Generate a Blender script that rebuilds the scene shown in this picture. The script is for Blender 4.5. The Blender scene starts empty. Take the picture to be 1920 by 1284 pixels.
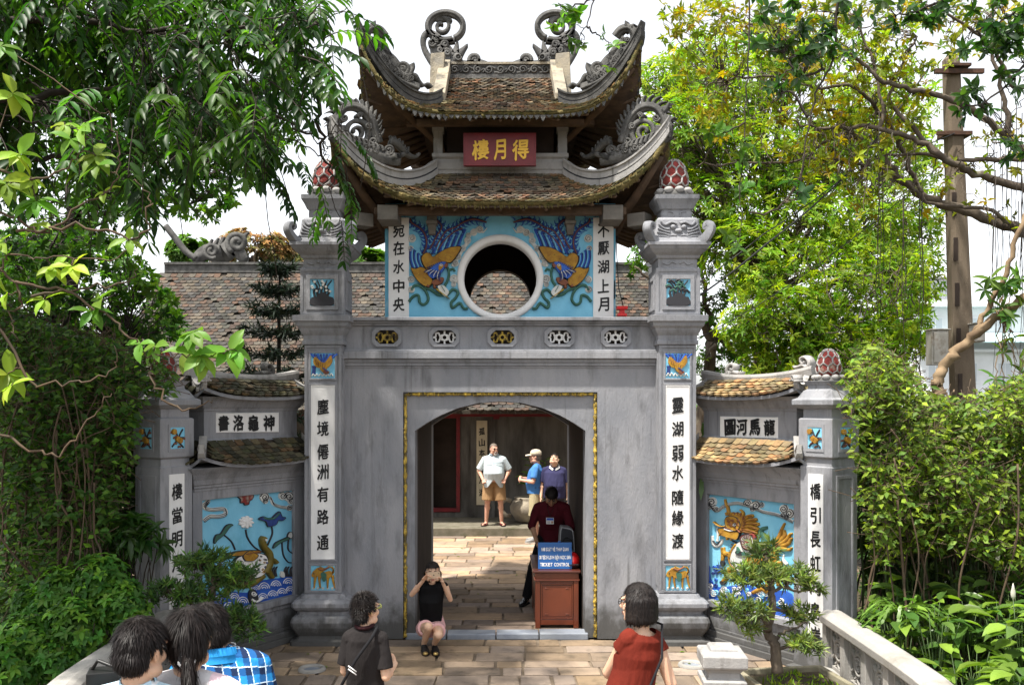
import bpy, bmesh, math, random
import numpy as np
from mathutils import Vector, Matrix, noise
from mathutils.geometry import tessellate_polygon
R = math.radians
C = bpy.context.scene.collection
rnd = random.Random(7)

# ------------------------------------------------------------------ camera, world, sun, exposure
F, D, H, CX, CY = 1700.0, 10.43, 2.7, 938.0, 757.0      # focal length in photo pixels, distance, eye height, vanishing point
cd = bpy.data.cameras.new('camera'); cam = bpy.data.objects.new('camera', cd); C.objects.link(cam)
cam.location = (0, -D, H); cam.rotation_euler = (R(90), 0, 0)
cd.sensor_width = 36; cd.lens = 36 * F / 1920
cd.shift_x = (960 - CX) / 1920; cd.shift_y = (CY - 642) / 1920
cd.clip_start = 0.05; cd.clip_end = 2000
bpy.context.scene.camera = cam
SUN_TO = Vector((-0.30, -0.25, 0.92)).normalized()
SUN_EL = math.asin(SUN_TO.z); SUN_AZ = math.atan2(SUN_TO.x, SUN_TO.y)
wd = bpy.data.worlds.new('World'); bpy.context.scene.world = wd; wd.use_nodes = True
nt = wd.node_tree; bg = nt.nodes['Background']
sk = nt.nodes.new('ShaderNodeTexSky'); sk.sky_type = 'NISHITA'; sk.sun_disc = False
sk.sun_elevation = SUN_EL; sk.sun_rotation = SUN_AZ; sk.air_density = 1.0; sk.dust_density = 2.0; sk.ozone_density = 1.0
hs = nt.nodes.new('ShaderNodeHueSaturation'); hs.inputs['Saturation'].default_value = 0.18; hs.inputs['Value'].default_value = 1.45
nt.links.new(sk.outputs[0], hs.inputs['Color']); nt.links.new(hs.outputs[0], bg.inputs[0])
bg.inputs[1].default_value = 0.13
sd = bpy.data.lights.new('sun', 'SUN'); sd.energy = 5.0; sd.angle = R(1.8); sd.color = (1.0, 0.95, 0.86)
sun = bpy.data.objects.new('sun', sd); C.objects.link(sun)
sun.rotation_euler = SUN_TO.to_track_quat('Z', 'Y').to_euler(); sun.location = SUN_TO * 50
vs = bpy.context.scene.view_settings
bpy.context.scene.display_settings.display_device = 'sRGB'
vs.view_transform = 'Standard'; vs.look = 'None'; vs.gamma = 1; vs.use_curve_mapping = False; vs.exposure = 0.92

# ------------------------------------------------------------------ helpers
def W(px, py, Y):
    k = (Y + D) / F
    return Vector(((px - CX) * k, Y, H + (CY - py) * k))
def lerp(a, b, t): return a + (b - a) * t
ORG = {}
def tag(o, label=None, cat=None, group=None, kind=None):
    if label: o['label'] = label
    if cat: o['category'] = cat
    if group: o['group'] = group
    if kind: o['kind'] = kind
    return o
def thing(name, loc, label, cat, group=None):
    o = bpy.data.objects.new(name, None); C.objects.link(o); o.location = loc; o.empty_display_size = .1
    ORG[o.name] = Vector(loc)
    return tag(o, label, cat, group)
def link_mesh(name, me, parent, origin):
    o = bpy.data.objects.new(name, me); C.objects.link(o); ORG[o.name] = origin
    if parent is not None:
        o.parent = parent
    else:
        o.location = origin
    return o

class MB:
    """collects faces (world coordinates) and links them as one mesh object"""
    def __init__(self): self.v = []; self.f = []; self.m = []; self.s = []; self.c = []; self.tinted = False
    def add(self, vs, fs, m=0, s=False, c=None):
        b = len(self.v); self.v.extend([tuple(p) for p in vs])
        for f in fs:
            self.f.append([b + i for i in f]); self.m.append(m); self.s.append(s); self.c.append(c or (1, 1, 1))
        if c: self.tinted = True
        return b
    def box(self, c, h, m=0, rz=0.0, col=None, rot=None, top=1.0):
        vs = []
        M = rot if rot is not None else Matrix.Rotation(rz, 3, 'Z')
        for z in (-1, 1):
            k = top if z > 0 else 1.0
            for x, y in ((-1, -1), (1, -1), (1, 1), (-1, 1)):
                vs.append(Vector(c) + M @ Vector((x * h[0] * k, y * h[1] * k, z * h[2])))
        self.add(vs, [(3, 2, 1, 0), (4, 5, 6, 7), (0, 1, 5, 4), (1, 2, 6, 5), (2, 3, 7, 6), (3, 0, 4, 7)], m, False, col)
    def bx(self, x0, x1, y0, y1, z0, z1, m=0, col=None):
        self.box(((x0 + x1) / 2, (y0 + y1) / 2, (z0 + z1) / 2), ((x1 - x0) / 2, (y1 - y0) / 2, (z1 - z0) / 2), m, 0, col)
    def rings(self, rings, m=0, s=False, cap=True, closed=True, col=None):
        n = len(rings[0]); vs = [p for r in rings for p in r]; fs = []
        for i in range(len(rings) - 1):
            for j in range(n if closed else n - 1):
                k = (j + 1) % n
                fs.append((i * n + j, i * n + k, (i + 1) * n + k, (i + 1) * n + j))
        if cap:
            fs.append(tuple(range(n - 1, -1, -1))); fs.append(tuple((len(rings) - 1) * n + j for j in range(n)))
        self.add(vs, fs, m, s, col)
    def mold(self, c, hx, hy, prof, rz=0.0, m=0, n=4, ch=0.0):
        """square (or chamfered) section swept up a profile of (offset, z)"""
        M = Matrix.Rotation(rz, 3, 'Z'); rs = []
        for off, z in prof:
            a, b = hx + off, hy + off; k = ch
            if k > 0: pts = [(-a + k, -b), (a - k, -b), (a, -b + k), (a, b - k), (a - k, b), (-a + k, b), (-a, b - k), (-a, -b + k)]
            else: pts = [(-a, -b), (a, -b), (a, b), (-a, b)]
            rs.append([Vector((c[0], c[1], 0)) + M @ Vector((x, y, z)) for x, y in pts])
        self.rings(rs, m, False)
    def lathe(self, c, prof, n=16, m=0, s=True, col=None, rot=None, sq=(1, 1)):
        rs = []
        for r, z in prof:
            ring = []
            for j in range(n):
                a = 2 * math.pi * j / n
                p = Vector((r * math.cos(a) * sq[0], r * math.sin(a) * sq[1], z))
                if rot is not None: p = rot @ p
                ring.append(Vector(c) + p)
            rs.append(ring)
        self.rings(rs, m, s, True, True, col)
    def ell(self, c, r, m=0, n=12, k=8, rot=None, col=None):
        prof = [(max(1e-4, math.sin(math.pi * i / k)), -math.cos(math.pi * i / k)) for i in range(k + 1)]
        rs = []
        for q, z in prof:
            ring = []
            for j in range(n):
                a = 2 * math.pi * j / n
                p = Vector((q * math.cos(a) * r[0], q * math.sin(a) * r[1], z * r[2]))
                if rot is not None: p = rot @ p
                ring.append(Vector(c) + p)
            rs.append(ring)
        self.rings(rs, m, True, True, True, col)
    def tube(self, pts, rad, n=6, m=0, s=True, col=None):
        pts = [Vector(p) for p in pts]
        if not isinstance(rad, (list, tuple)): rad = [rad] * len(pts)
        rs = []; up = Vector((0, 0, 1))
        prev = None
        for i, p in enumerate(pts):
            t = (pts[min(i + 1, len(pts) - 1)] - pts[max(i - 1, 0)])
            t = t.normalized() if t.length > 1e-9 else Vector((0, 0, 1))
            if prev is None:
                a = t.cross(up)
                if a.length < .1: a = t.cross(Vector((1, 0, 0)))
                a.normalize()
            else:
                a = prev - t * prev.dot(t)
                if a.length < 1e-4: a = t.cross(up)
                a.normalize()
            prev = a; b = t.cross(a)
            rs.append([p + (a * math.cos(2 * math.pi * j / n) + b * math.sin(2 * math.pi * j / n)) * rad[i] for j in range(n)])
        self.rings(rs, m, s, True, True, col)
    def stroke(self, pts, w, fn, d0, d1, m=0, flat=False, col=None):
        """a raised band drawn along 2-D points; fn(x, y, d) puts it in space, d is the height off the plane"""
        n = len(pts); rs = []
        for i, (x, y) in enumerate(pts):
            ax, ay = pts[max(i - 1, 0)]; bx, by = pts[min(i + 1, n - 1)]
            tx, ty = bx - ax, by - ay; L = math.hypot(tx, ty) or 1
            nx, ny = -ty / L, tx / L
            ww = (w(i / (n - 1)) if callable(w) else w) / 2
            if flat: sec = [(-1, d0), (-1, d1), (1, d1), (1, d0)]
            else: sec = [(-1, d0), (-.93, lerp(d0, d1, .6)), (-.5, d1), (.5, d1), (.93, lerp(d0, d1, .6)), (1, d0)]
            rs.append([fn(x + nx * ww * a, y + ny * ww * a, d) for a, d in sec])
        self.rings(rs, m, not flat, True, True, col)
    def poly(self, pts, fn, d0, d1, m=0, dome=0.0, col=None):
        """a raised filled outline"""
        n = len(pts)
        tris = tessellate_polygon([[Vector((x, y, 0)) for x, y in pts]])
        cx = sum(p[0] for p in pts) / n; cy = sum(p[1] for p in pts) / n
        base = [fn(x, y, d0) for x, y in pts]
        top = [fn(lerp(x, cx, .04), lerp(y, cy, .04), d1) for x, y in pts]
        vs = base + top
        fs = [(i, (i + 1) % n, n + (i + 1) % n, n + i) for i in range(n)]
        fs += [tuple(n + i for i in t) for t in tris]
        self.add(vs, fs, m, False, col)
    def build(self, name, mats, parent=None, origin=None, bevel=0.0, kind=None, weld=False, seg=2):
        org = ORG[parent.name] if parent is not None else Vector(origin if origin is not None else (0, 0, 0))
        me = bpy.data.meshes.new(name)
        me.from_pydata([(x - org.x, y - org.y, z - org.z) for x, y, z in self.v], [], self.f)
        if not isinstance(mats, (list, tuple)): mats = [mats]
        for a in mats: me.materials.append(a)
        me.polygons.foreach_set('material_index', self.m); me.polygons.foreach_set('use_smooth', self.s)
        if self.tinted:
            at = me.color_attributes.new('tint', 'FLOAT_COLOR', 'CORNER')
            arr = []
            for f, c in zip(self.f, self.c): arr.extend((c[0], c[1], c[2], 1.0) * len(f))
            at.data.foreach_set('color', arr)
        bm = bmesh.new(); bm.from_mesh(me)
        if weld: bmesh.ops.remove_doubles(bm, verts=bm.verts, dist=1e-5)
        bmesh.ops.recalc_face_normals(bm, faces=bm.faces); bm.to_mesh(me); bm.free()
        me.update()
        o = link_mesh(name, me, parent, org)
        if bevel:
            b = o.modifiers.new('edge', 'BEVEL'); b.width = bevel; b.segments = seg; b.limit_method = 'ANGLE'; b.angle_limit = R(40)
        if kind: o['kind'] = kind
        return o

def cr(pts, n=6, closed=False):
    """Catmull-Rom through 2-D or 3-D points"""
    P = [Vector(p) for p in pts]; out = []; N = len(P)
    for i in range(N if closed else N - 1):
        if closed: a, b, c, d = P[i - 1], P[i], P[(i + 1) % N], P[(i + 2) % N]
        else: a, b, c, d = P[max(i - 1, 0)], P[i], P[i + 1], P[min(i + 2, N - 1)]
        for k in range(n):
            t = k / n
            out.append(.5 * ((2 * b) + (c - a) * t + (2 * a - 5 * b + 4 * c - d) * t * t + (3 * b - a - 3 * c + d) * t ** 3))
    if not closed: out.append(P[-1])
    return out
def cr2(pts, n=6, closed=False): return [(p[0], p[1]) for p in cr([(a[0], a[1]) for a in pts], n, closed)]
def spiral(cx, cy, r0, r1, a0, turns, n=28, ex=1.0):
    return [(cx + lerp(r0, r1, i / n) * math.cos(a0 + turns * 2 * math.pi * i / n) * ex, cy + lerp(r0, r1, i / n) * math.sin(a0 + turns * 2 * math.pi * i / n)) for i in range(n + 1)]

_G = {}
def glyph(ch, off=0.012):
    """outline of a character as (verts, faces), unit height, centred"""
    if (ch, off) in _G: return _G[(ch, off)]
    cu = bpy.data.curves.new('letter', 'FONT'); cu.body = ch; cu.size = 1; cu.resolution_u = 3; cu.offset = off
    o = bpy.data.objects.new('letter', cu); C.objects.link(o)
    dg = bpy.context.evaluated_depsgraph_get()
    me = bpy.data.meshes.new_from_object(o.evaluated_get(dg))
    vs = [(v.co.x, v.co.y) for v in me.vertices]; fs = [tuple(p.vertices) for p in me.polygons]
    bpy.data.objects.remove(o); bpy.data.curves.remove(cu); bpy.data.meshes.remove(me)
    x0 = min(v[0] for v in vs); x1 = max(v[0] for v in vs); y0 = min(v[1] for v in vs); y1 = max(v[1] for v in vs)
    _G[(ch, off)] = ([(x - (x0 + x1) / 2, y - (y0 + y1) / 2) for x, y in vs], fs, x1 - x0, y1 - y0)
    return _G[(ch, off)]
def put_glyph(mb, ch, cx, cy, w, h, fn, d, m, off=0.03, lean=0.0, brush=True):
    """stamps a character w by h (units of fn) at cx, cy; fn's y points down"""
    vs, fs, gw, gh = glyph(ch, 0.0)
    sx, sy = (w / gw, h / gh) if h and w else ((h / gh,) * 2 if h else (w / gw,) * 2)
    for k, (ox, oy) in enumerate(((0, 0), (off, 0), (-off * .7, off * .6), (.2 * off, -off))):
        out = []
        for x, y in vs:
            if brush:
                q = noise.noise((x * 3.1 + ord(ch[0]) % 17, y * 3.1, 1.7)); q2 = noise.noise((x * 3.1, y * 3.1 + ord(ch[0]) % 13, 7.7))
                x += q * .05; y += q2 * .05 + x * .09
            out.append(fn(cx + (x + ox) * sx, cy - (y + oy) * sy, d + k * .0004))
        mb.add(out, fs, m)

# ------------------------------------------------------------------ materials
def nmat(name, col, col2=None, scale=4.0, stretch=(1, 1, 1), lo=.38, hi=.62, rough=.85, bump=.0, bscale=60, bstretch=(1, 1, 1), spec=.3,
         tint=False, stain=None, sscale=6, sstretch=(1, 1, 1), slo=.55, shi=.7, sfac=.8, metal=0.0, transl=0.0, tcol=None, coat=0, sub=0, detail=6, low=None, coords='pos', streak=None):
    m = bpy.data.materials.new(name); m.use_nodes = True; t = m.node_tree; N = t.nodes; L = t.links
    b = N['Principled BSDF']; b.inputs['Roughness'].default_value = rough; b.inputs['Metallic'].default_value = metal
    b.inputs['Specular IOR Level'].default_value = spec
    if coat: b.inputs['Coat Weight'].default_value = coat; b.inputs['Coat Roughness'].default_value = .15
    if coords == 'pos':
        g = N.new('ShaderNodeNewGeometry'); pos = g.outputs['Position']
    else:
        g = N.new('ShaderNodeTexCoord'); pos = g.outputs['Object']
    def noi(scale, stretch, det=6):
        mp = N.new('ShaderNodeMapping'); mp.inputs['Scale'].default_value = stretch; L.new(pos, mp.inputs['Vector'])
        n = N.new('ShaderNodeTexNoise'); n.inputs['Scale'].default_value = scale; n.inputs['Detail'].default_value = det; n.inputs['Roughness'].default_value = .62
        L.new(mp.outputs[0], n.inputs['Vector']); return n.outputs['Fac']
    def ramp(sock, lo, hi):
        r = N.new('ShaderNodeMapRange'); r.inputs[1].default_value = lo; r.inputs[2].default_value = hi; L.new(sock, r.inputs[0]); return r.outputs[0]
    def mix(f, a, c, mode='MIX'):
        x = N.new('ShaderNodeMix'); x.data_type = 'RGBA'; x.blend_type = mode
        if isinstance(f, (int, float)): x.inputs[0].default_value = f
        else: L.new(f, x.inputs[0])
        for s, i in ((a, 6), (c, 7)):
            if isinstance(s, tuple): x.inputs[i].default_value = (*s, 1)
            else: L.new(s, x.inputs[i])
        return x.outputs[2]
    cs = None
    if col2 is not None: cs = mix(ramp(noi(scale, stretch, detail), lo, hi), col, col2)
    if stain is not None:
        f = ramp(noi(sscale, sstretch), slo, shi)
        mu = N.new('ShaderNodeMath'); mu.operation = 'MULTIPLY'; mu.inputs[1].default_value = sfac; L.new(f, mu.inputs[0])
        cs = mix(mu.outputs[0], cs if cs is not None else col, stain)
    if low is not None:       # (z0, z1, colour): splashed dirt with a ragged edge above the ground
        sp = N.new('ShaderNodeSeparateXYZ'); L.new(pos, sp.inputs[0])
        r = N.new('ShaderNodeMapRange'); r.inputs[1].default_value = low[1]; r.inputs[2].default_value = low[0]; L.new(sp.outputs[2], r.inputs[0])
        n2 = noi(7, (1, 1, .8)); ad = N.new('ShaderNodeMath'); ad.operation = 'ADD'; L.new(r.outputs[0], ad.inputs[0]); L.new(n2, ad.inputs[1])
        f = ramp(ad.outputs[0], .85, 1.25)
        mu = N.new('ShaderNodeMath'); mu.operation = 'MULTIPLY'; mu.inputs[1].default_value = .85; L.new(f, mu.inputs[0])
        cs = mix(mu.outputs[0], cs if cs is not None else col, low[2])
    if streak is not None:    # narrow rain runs (colour, strength)
        f = ramp(noi(2.2, (7, 7, .22), 4), .56, .74); f2 = ramp(noi(1.1, (1, 1, 1), 3), .42, .6)
        mu = N.new('ShaderNodeMath'); mu.operation = 'MULTIPLY'; L.new(f, mu.inputs[0]); L.new(f2, mu.inputs[1])
        m2 = N.new('ShaderNodeMath'); m2.operation = 'MULTIPLY'; m2.inputs[1].default_value = streak[1]; L.new(mu.outputs[0], m2.inputs[0])
        cs = mix(m2.outputs[0], cs if cs is not None else col, streak[0])
    if tint:
        a = N.new('ShaderNodeAttribute'); a.attribute_name = 'tint'
        cs = mix(1.0, cs if cs is not None else col, a.outputs['Color'], 'MULTIPLY')
    if cs is None: b.inputs['Base Color'].default_value = (*col, 1)
    else: L.new(cs, b.inputs['Base Color'])
    if sub: b.inputs['Subsurface Weight'].default_value = sub; b.inputs['Subsurface Radius'].default_value = (.012, .005, .003); b.inputs['Subsurface Scale'].default_value = 1
    if bump:
        bp = N.new('ShaderNodeBump'); bp.inputs['Strength'].default_value = bump; bp.inputs['Distance'].default_value = .02
        L.new(noi(bscale, bstretch, 5), bp.inputs['Height']); L.new(bp.outputs[0], b.inputs['Normal'])
    if transl:
        tr = N.new('ShaderNodeBsdfTranslucent'); mx = N.new('ShaderNodeMixShader'); mx.inputs[0].default_value = transl
        if tcol is not None:
            if cs is not None: L.new(mix(1.0, cs, tcol, 'MULTIPLY'), tr.inputs[0])
            else: tr.inputs[0].default_value = (col[0] * tcol[0], col[1] * tcol[1], col[2] * tcol[2], 1)
        elif cs is not None: L.new(cs, tr.inputs[0])
        L.new(b.outputs[0], mx.inputs[1]); L.new(tr.outputs[0], mx.inputs[2]); L.new(mx.outputs[0], N['Material Output'].inputs[0])
    return m
M = {}
M['plaster'] = nmat('grey plaster', (.185, .193, .215), (.285, .284, .298), 1.7, (1.3, 1.3, .5), .32, .68, .9, .35, 45, (1, 1, .35), stain=(.075, .075, .078), sscale=2.6, sstretch=(2.0, 2.0, .6), slo=.52, shi=.76, sfac=.8, low=(0.0, .7, (.055, .053, .048)), streak=((.07, .07, .07), .8))
M['plaster_pale'] = nmat('pale worn plaster', (.26, .255, .25), (.35, .335, .32), 3, (1, 1, .5), .35, .65, .9, .25, 50, stain=(.16, .15, .14), sscale=5, sstretch=(1.5, 1.5, .5), slo=.52, shi=.72, sfac=.85, streak=((.06, .058, .05), .8))
M['carved'] = nmat('weathered carved stone', (.052, .051, .050), (.135, .131, .124), 6, (1, 1, .7), .35, .65, .95, .5, 50, stain=(.05, .05, .045), sscale=5, slo=.5, shi=.68, sfac=.8)
M['carved_dark'] = nmat('blackened ridge stone', (.045, .044, .042), (.10, .097, .09), 7, (1, 1, .7), .35, .65, .95, .6, 50, stain=(.03, .03, .028), sscale=6, slo=.5, shi=.66, sfac=.85)
M['stone_ridge'] = nmat('lichened ridge stone', (.22, .20, .165), (.33, .28, .20), 5, (1, 1, 1), .35, .65, .95, .5, 45, stain=(.06, .055, .045), sscale=4, slo=.52, shi=.68, sfac=.85)
M['tile'] = nmat('clay roof tile', (.175, .138, .112), (.10, .088, .074), 9, (1, 1, 1), .35, .65, .9, .4, 70, tint=True, stain=(.08, .07, .05), sscale=7, slo=.55, shi=.72, sfac=.75)
M['tile_bed'] = nmat('dark tile bed', (.055, .042, .032), (.035, .03, .022), 8, rough=.95)
M['moss'] = nmat('mossy eave', (.17, .13, .05), (.09, .075, .025), 14, (1, 1, 1), .35, .65, 1.0, .9, 70, stain=(.05, .06, .015), sscale=9, slo=.52, shi=.66, sfac=.9)
M['wood_dark'] = nmat('dark eave timber', (.10, .065, .042), (.055, .038, .028), 6, (1, 1, 3), rough=.8, bump=.3, bscale=30)
M['wood_orange'] = nmat('brown eave board', (.115, .072, .045), (.07, .046, .03), 7, rough=.8, bump=.3, bscale=30)
M['white'] = nmat('whitewashed plaque', (.72, .71, .70), (.62, .61, .60), 5, (1, 1, .4), .4, .75, .85, .1, 40)
M['black'] = nmat('black lettering', (.012, .012, .013), rough=.5)
M['blue'] = nmat('sky blue paint', (.16, .44, .62), (.21, .51, .68), 4, (1, 1, .5), rough=.8, bump=.15, bscale=40, stain=(.05, .25, .30), sscale=2.5, slo=.55, shi=.8, sfac=.6)
M['blue_edge'] = nmat('worn blue edge', (.10, .30, .42), (.30, .40, .44), 9, (1, 1, .5), .5, .7, rough=.85)
M['gold'] = nmat('ochre paint', (.40, .22, .025), (.26, .125, .018), 12, rough=.65, bump=.3, bscale=70)
M['goldleaf'] = nmat('gold moulding', (.50, .34, .05), (.10, .075, .02), 22, (1, 1, .7), .42, .58, rough=.5, bump=.6, bscale=60)
M['navy'] = nmat('navy paint', (.018, .035, .15), (.03, .06, .22), 14, rough=.6, bump=.2)
M['cobalt'] = nmat('cobalt paint', (.02, .075, .36), (.03, .11, .44), 8, rough=.6, bump=.2)
M['green_paint'] = nmat('dark green paint', (.035, .10, .075), (.05, .14, .10), 10, rough=.7, bump=.2)
M['cloud_paint'] = nmat('cream paint', (.62, .60, .55), (.48, .50, .50), 9, rough=.8, bump=.2)
M['ink'] = nmat('outline paint', (.03, .03, .035), rough=.7)
M['rust'] = nmat('reddish brown paint', (.20, .07, .035), (.14, .05, .03), 12, rough=.7)
M['red'] = nmat('deep red lacquer', (.17, .008, .012), (.12, .006, .010), 6, rough=.45, spec=.4)
M['redpaint'] = nmat('faded red paint', (.24, .035, .03), (.13, .03, .025), 12, rough=.9, bump=.4, stain=(.33, .27, .22), sscale=7, slo=.55, shi=.66, sfac=.8)
M['gold_letter'] = nmat('gilt lettering', (.70, .42, .05), rough=.45, metal=.2)
M['dark_in'] = nmat('shade-dark interior', (.045, .032, .026), (.03, .022, .018), 3, rough=.95)  # near-black puts the dark of unlit insides and recesses into the colour
# ------------------------------------------------------------------ the gate
gate = thing('temple_gate', (0, 1.45, 0), 'grey plaster temple gate with arched passage, blue phoenix storey and two swept tile roofs', 'gate')
GW, GD = 1.79, 2.9
OW, SPR, CRN = .985, 2.39, 2.73
TY0, TY1, THW = .35, 2.88, 1.37
# lower body with a recessed square field round a segmental arch
arch = [(-OW, 0.0), (-OW, SPR)] + [(OW * t, SPR + (CRN - SPR) * (1 - abs(t) ** 2.1)) for t in [-.96, -.85, -.7, -.5, -.25, 0, .25, .5, .7, .85, .96]] + [(OW, SPR), (OW, 0.0)]
FX, FZ = 1.118, 2.835
mb = MB()
def wall_with_hole(mb, outer, hole, y0, y1, m=0):
    """closed slab: outer and hole are open outlines that share the ground line"""
    pts = outer + hole[::-1]
    n = len(pts)
    tris = tessellate_polygon([[Vector((x, z, 0)) for x, z in pts]])
    vs = [Vector((x, y0, z)) for x, z in pts] + [Vector((x, y1, z)) for x, z in pts]
    fs = [t for t in tris] + [tuple(n + i for i in t[::-1]) for t in tris] + [(i, (i + 1) % n, n + (i + 1) % n, n + i) for i in range(n)]
    mb.add(vs, fs, m)
wall_with_hole(mb, [(-GW, 0), (-GW, 3.11), (GW, 3.11), (GW, 0)], [(-FX, 0), (-FX, FZ), (FX, FZ), (FX, 0)], 0, .05)
wall_with_hole(mb, [(-GW, 0), (-GW, 3.11), (GW, 3.11), (GW, 0)], arch, .053, .35)
wall_with_hole(mb, [(-GW, 0), (-GW, 3.11), (GW, 3.11), (GW, 0)], arch, 2.55, 2.9)
mb.bx(-GW, GW, .05, 2.9, 3.113, 3.2)
gw = mb.build('wall', M['plaster'], gate, weld=True)
mb = MB()                                         # passage lining, in the dark interior colour
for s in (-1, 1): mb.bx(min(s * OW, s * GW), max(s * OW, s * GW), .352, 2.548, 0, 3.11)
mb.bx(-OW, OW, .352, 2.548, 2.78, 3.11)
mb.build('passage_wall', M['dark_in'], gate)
# carved bamboo moulding round the recess
mb = MB()
def bamboo(a, b):
    a, b = Vector(a), Vector(b); L = (b - a).length; n = max(3, int(L / .13)); pts = []; rr = []
    for i in range(n):
        for k, q in ((0, 1.25), (.12, .9), (.5, .78), (.88, .9)):
            t = (i + k) / n; pts.append(a.lerp(b, t) + Vector((rnd.uniform(-.004, .004), 0, rnd.uniform(-.004, .004)))); rr.append(.021 * q * rnd.uniform(.9, 1.12))
    pts.append(b); rr.append(.024); mb.tube(pts, rr, 7)
    for i in range(int(L / .06)):
        p = a.lerp(b, rnd.random()); mb.ell(p + Vector((rnd.uniform(-.012, .012), -.012, 0)), (.014, .008, .026), 0, 6, 4)
bamboo((-FX + .022, .03, 0.02), (-FX + .022, .03, FZ - .02)); bamboo((FX - .022, .03, 0.02), (FX - .022, .03, FZ - .02)); bamboo((-FX + .05, .03, FZ - .022), (FX - .05, .03, FZ - .022))
tag(mb.build('arch_moulding', M['goldleaf'], gate), 'gold carved bamboo moulding round the arch recess')
# mouldings between wall and parapet
mb = MB()
def band(z0, z1, o, y1=.12): mb.bx(-GW, GW, -o, y1, z0, z1)
band(3.11, 3.135, .012); band(3.135, 3.175, .03); band(3.175, 3.215, .05); band(3.215, 3.30, .09); band(3.30, 3.322, .055)
band(3.60, 3.625, .02); band(3.625, 3.65, .05); band(3.65, 3.69, .09)
cor = mb.build('cornice', M['plaster'], gate, bevel=.006)
# parapet with five pierced openings
mb = MB()
VX = [W(p, 0, 0).x for p in (725, 833, 942, 1049, 1155)]
vw, vh, vz = .135, .078, W(0, 632, 0).z
edges = [-GW] + [e for x in VX for e in (x - vw, x + vw)] + [GW]
for i in range(0, len(edges), 2): mb.bx(edges[i], edges[i + 1], .02, .16, 3.322, 3.60)
for x in VX: mb.bx(x - vw, x + vw, .02, .16, 3.322, vz - vh); mb.bx(x - vw, x + vw, .02, .16, vz + vh, 3.60)
mb.build('parapet', M['plaster'], gate, weld=True)
for i, x in enumerate(VX):
    fr = MB(); o = [(.172, .06), (.115, .108)]; q = [(.132, .045), (.09, .078)]
    def octa(a, b): return [(-a, -b + .05), (-a, b - .05), (-a + .055, b), (a - .055, b), (a, b - .05), (a, -b + .05), (a - .055, -b), (-a + .055, -b)]
    A = octa(.174, .112); B = octa(.134, .078); n = 8
    vs_ = [Vector((x + p, -.012, vz + r)) for p, r in A] + [Vector((x + p, -.012, vz + r)) for p, r in B] + [Vector((x + p, .021, vz + r)) for p, r in A] + [Vector((x + p, .10, vz + r)) for p, r in B]
    fr.add(vs_, [(j, (j + 1) % n, n + (j + 1) % n, n + j) for j in range(n)] + [(j, (j + 1) % n, 2 * n + (j + 1) % n, 2 * n + j) for j in range(n)] + [(n + j, n + (j + 1) % n, 3 * n + (j + 1) % n, 3 * n + j) for j in range(n)])
    fo = fr.build('vent', M['plaster'], gate, bevel=.004)
    g = MB(); fn = lambda a, b, d: Vector((x + a, .06 - d, vz + b))
    for s in (-1, 1):
        g.stroke(cr2([(s * .134, .0), (s * .10, .012), (s * .10, .045), (s * .065, .05), (s * .055, .02), (s * .02, .03), (0, .03)], 3), .017, fn, -.01, .02, flat=True)
        g.stroke(cr2([(s * .134, .0), (s * .10, -.012), (s * .10, -.045), (s * .065, -.05), (s * .055, -.02), (s * .02, -.03), (0, -.03)], 3), .017, fn, -.012, .018, flat=True)
        g.stroke([(s * .06, .0), (s * .022, .0)], .018, fn, -.014, .016, flat=True)
    g.stroke([(0, .078), (0, .03)], .02, fn, -.014, .022, flat=True); g.stroke([(0, -.078), (0, -.03)], .02, fn, -.014, .022, flat=True)
    g.stroke(spiral(0, 0, .03, .03, 0, 1, 12), .014, fn, -.013, .024, flat=True)
    g.build('grille', M['goldleaf'] if i in (0, 2) else M['white'], fo)

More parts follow.
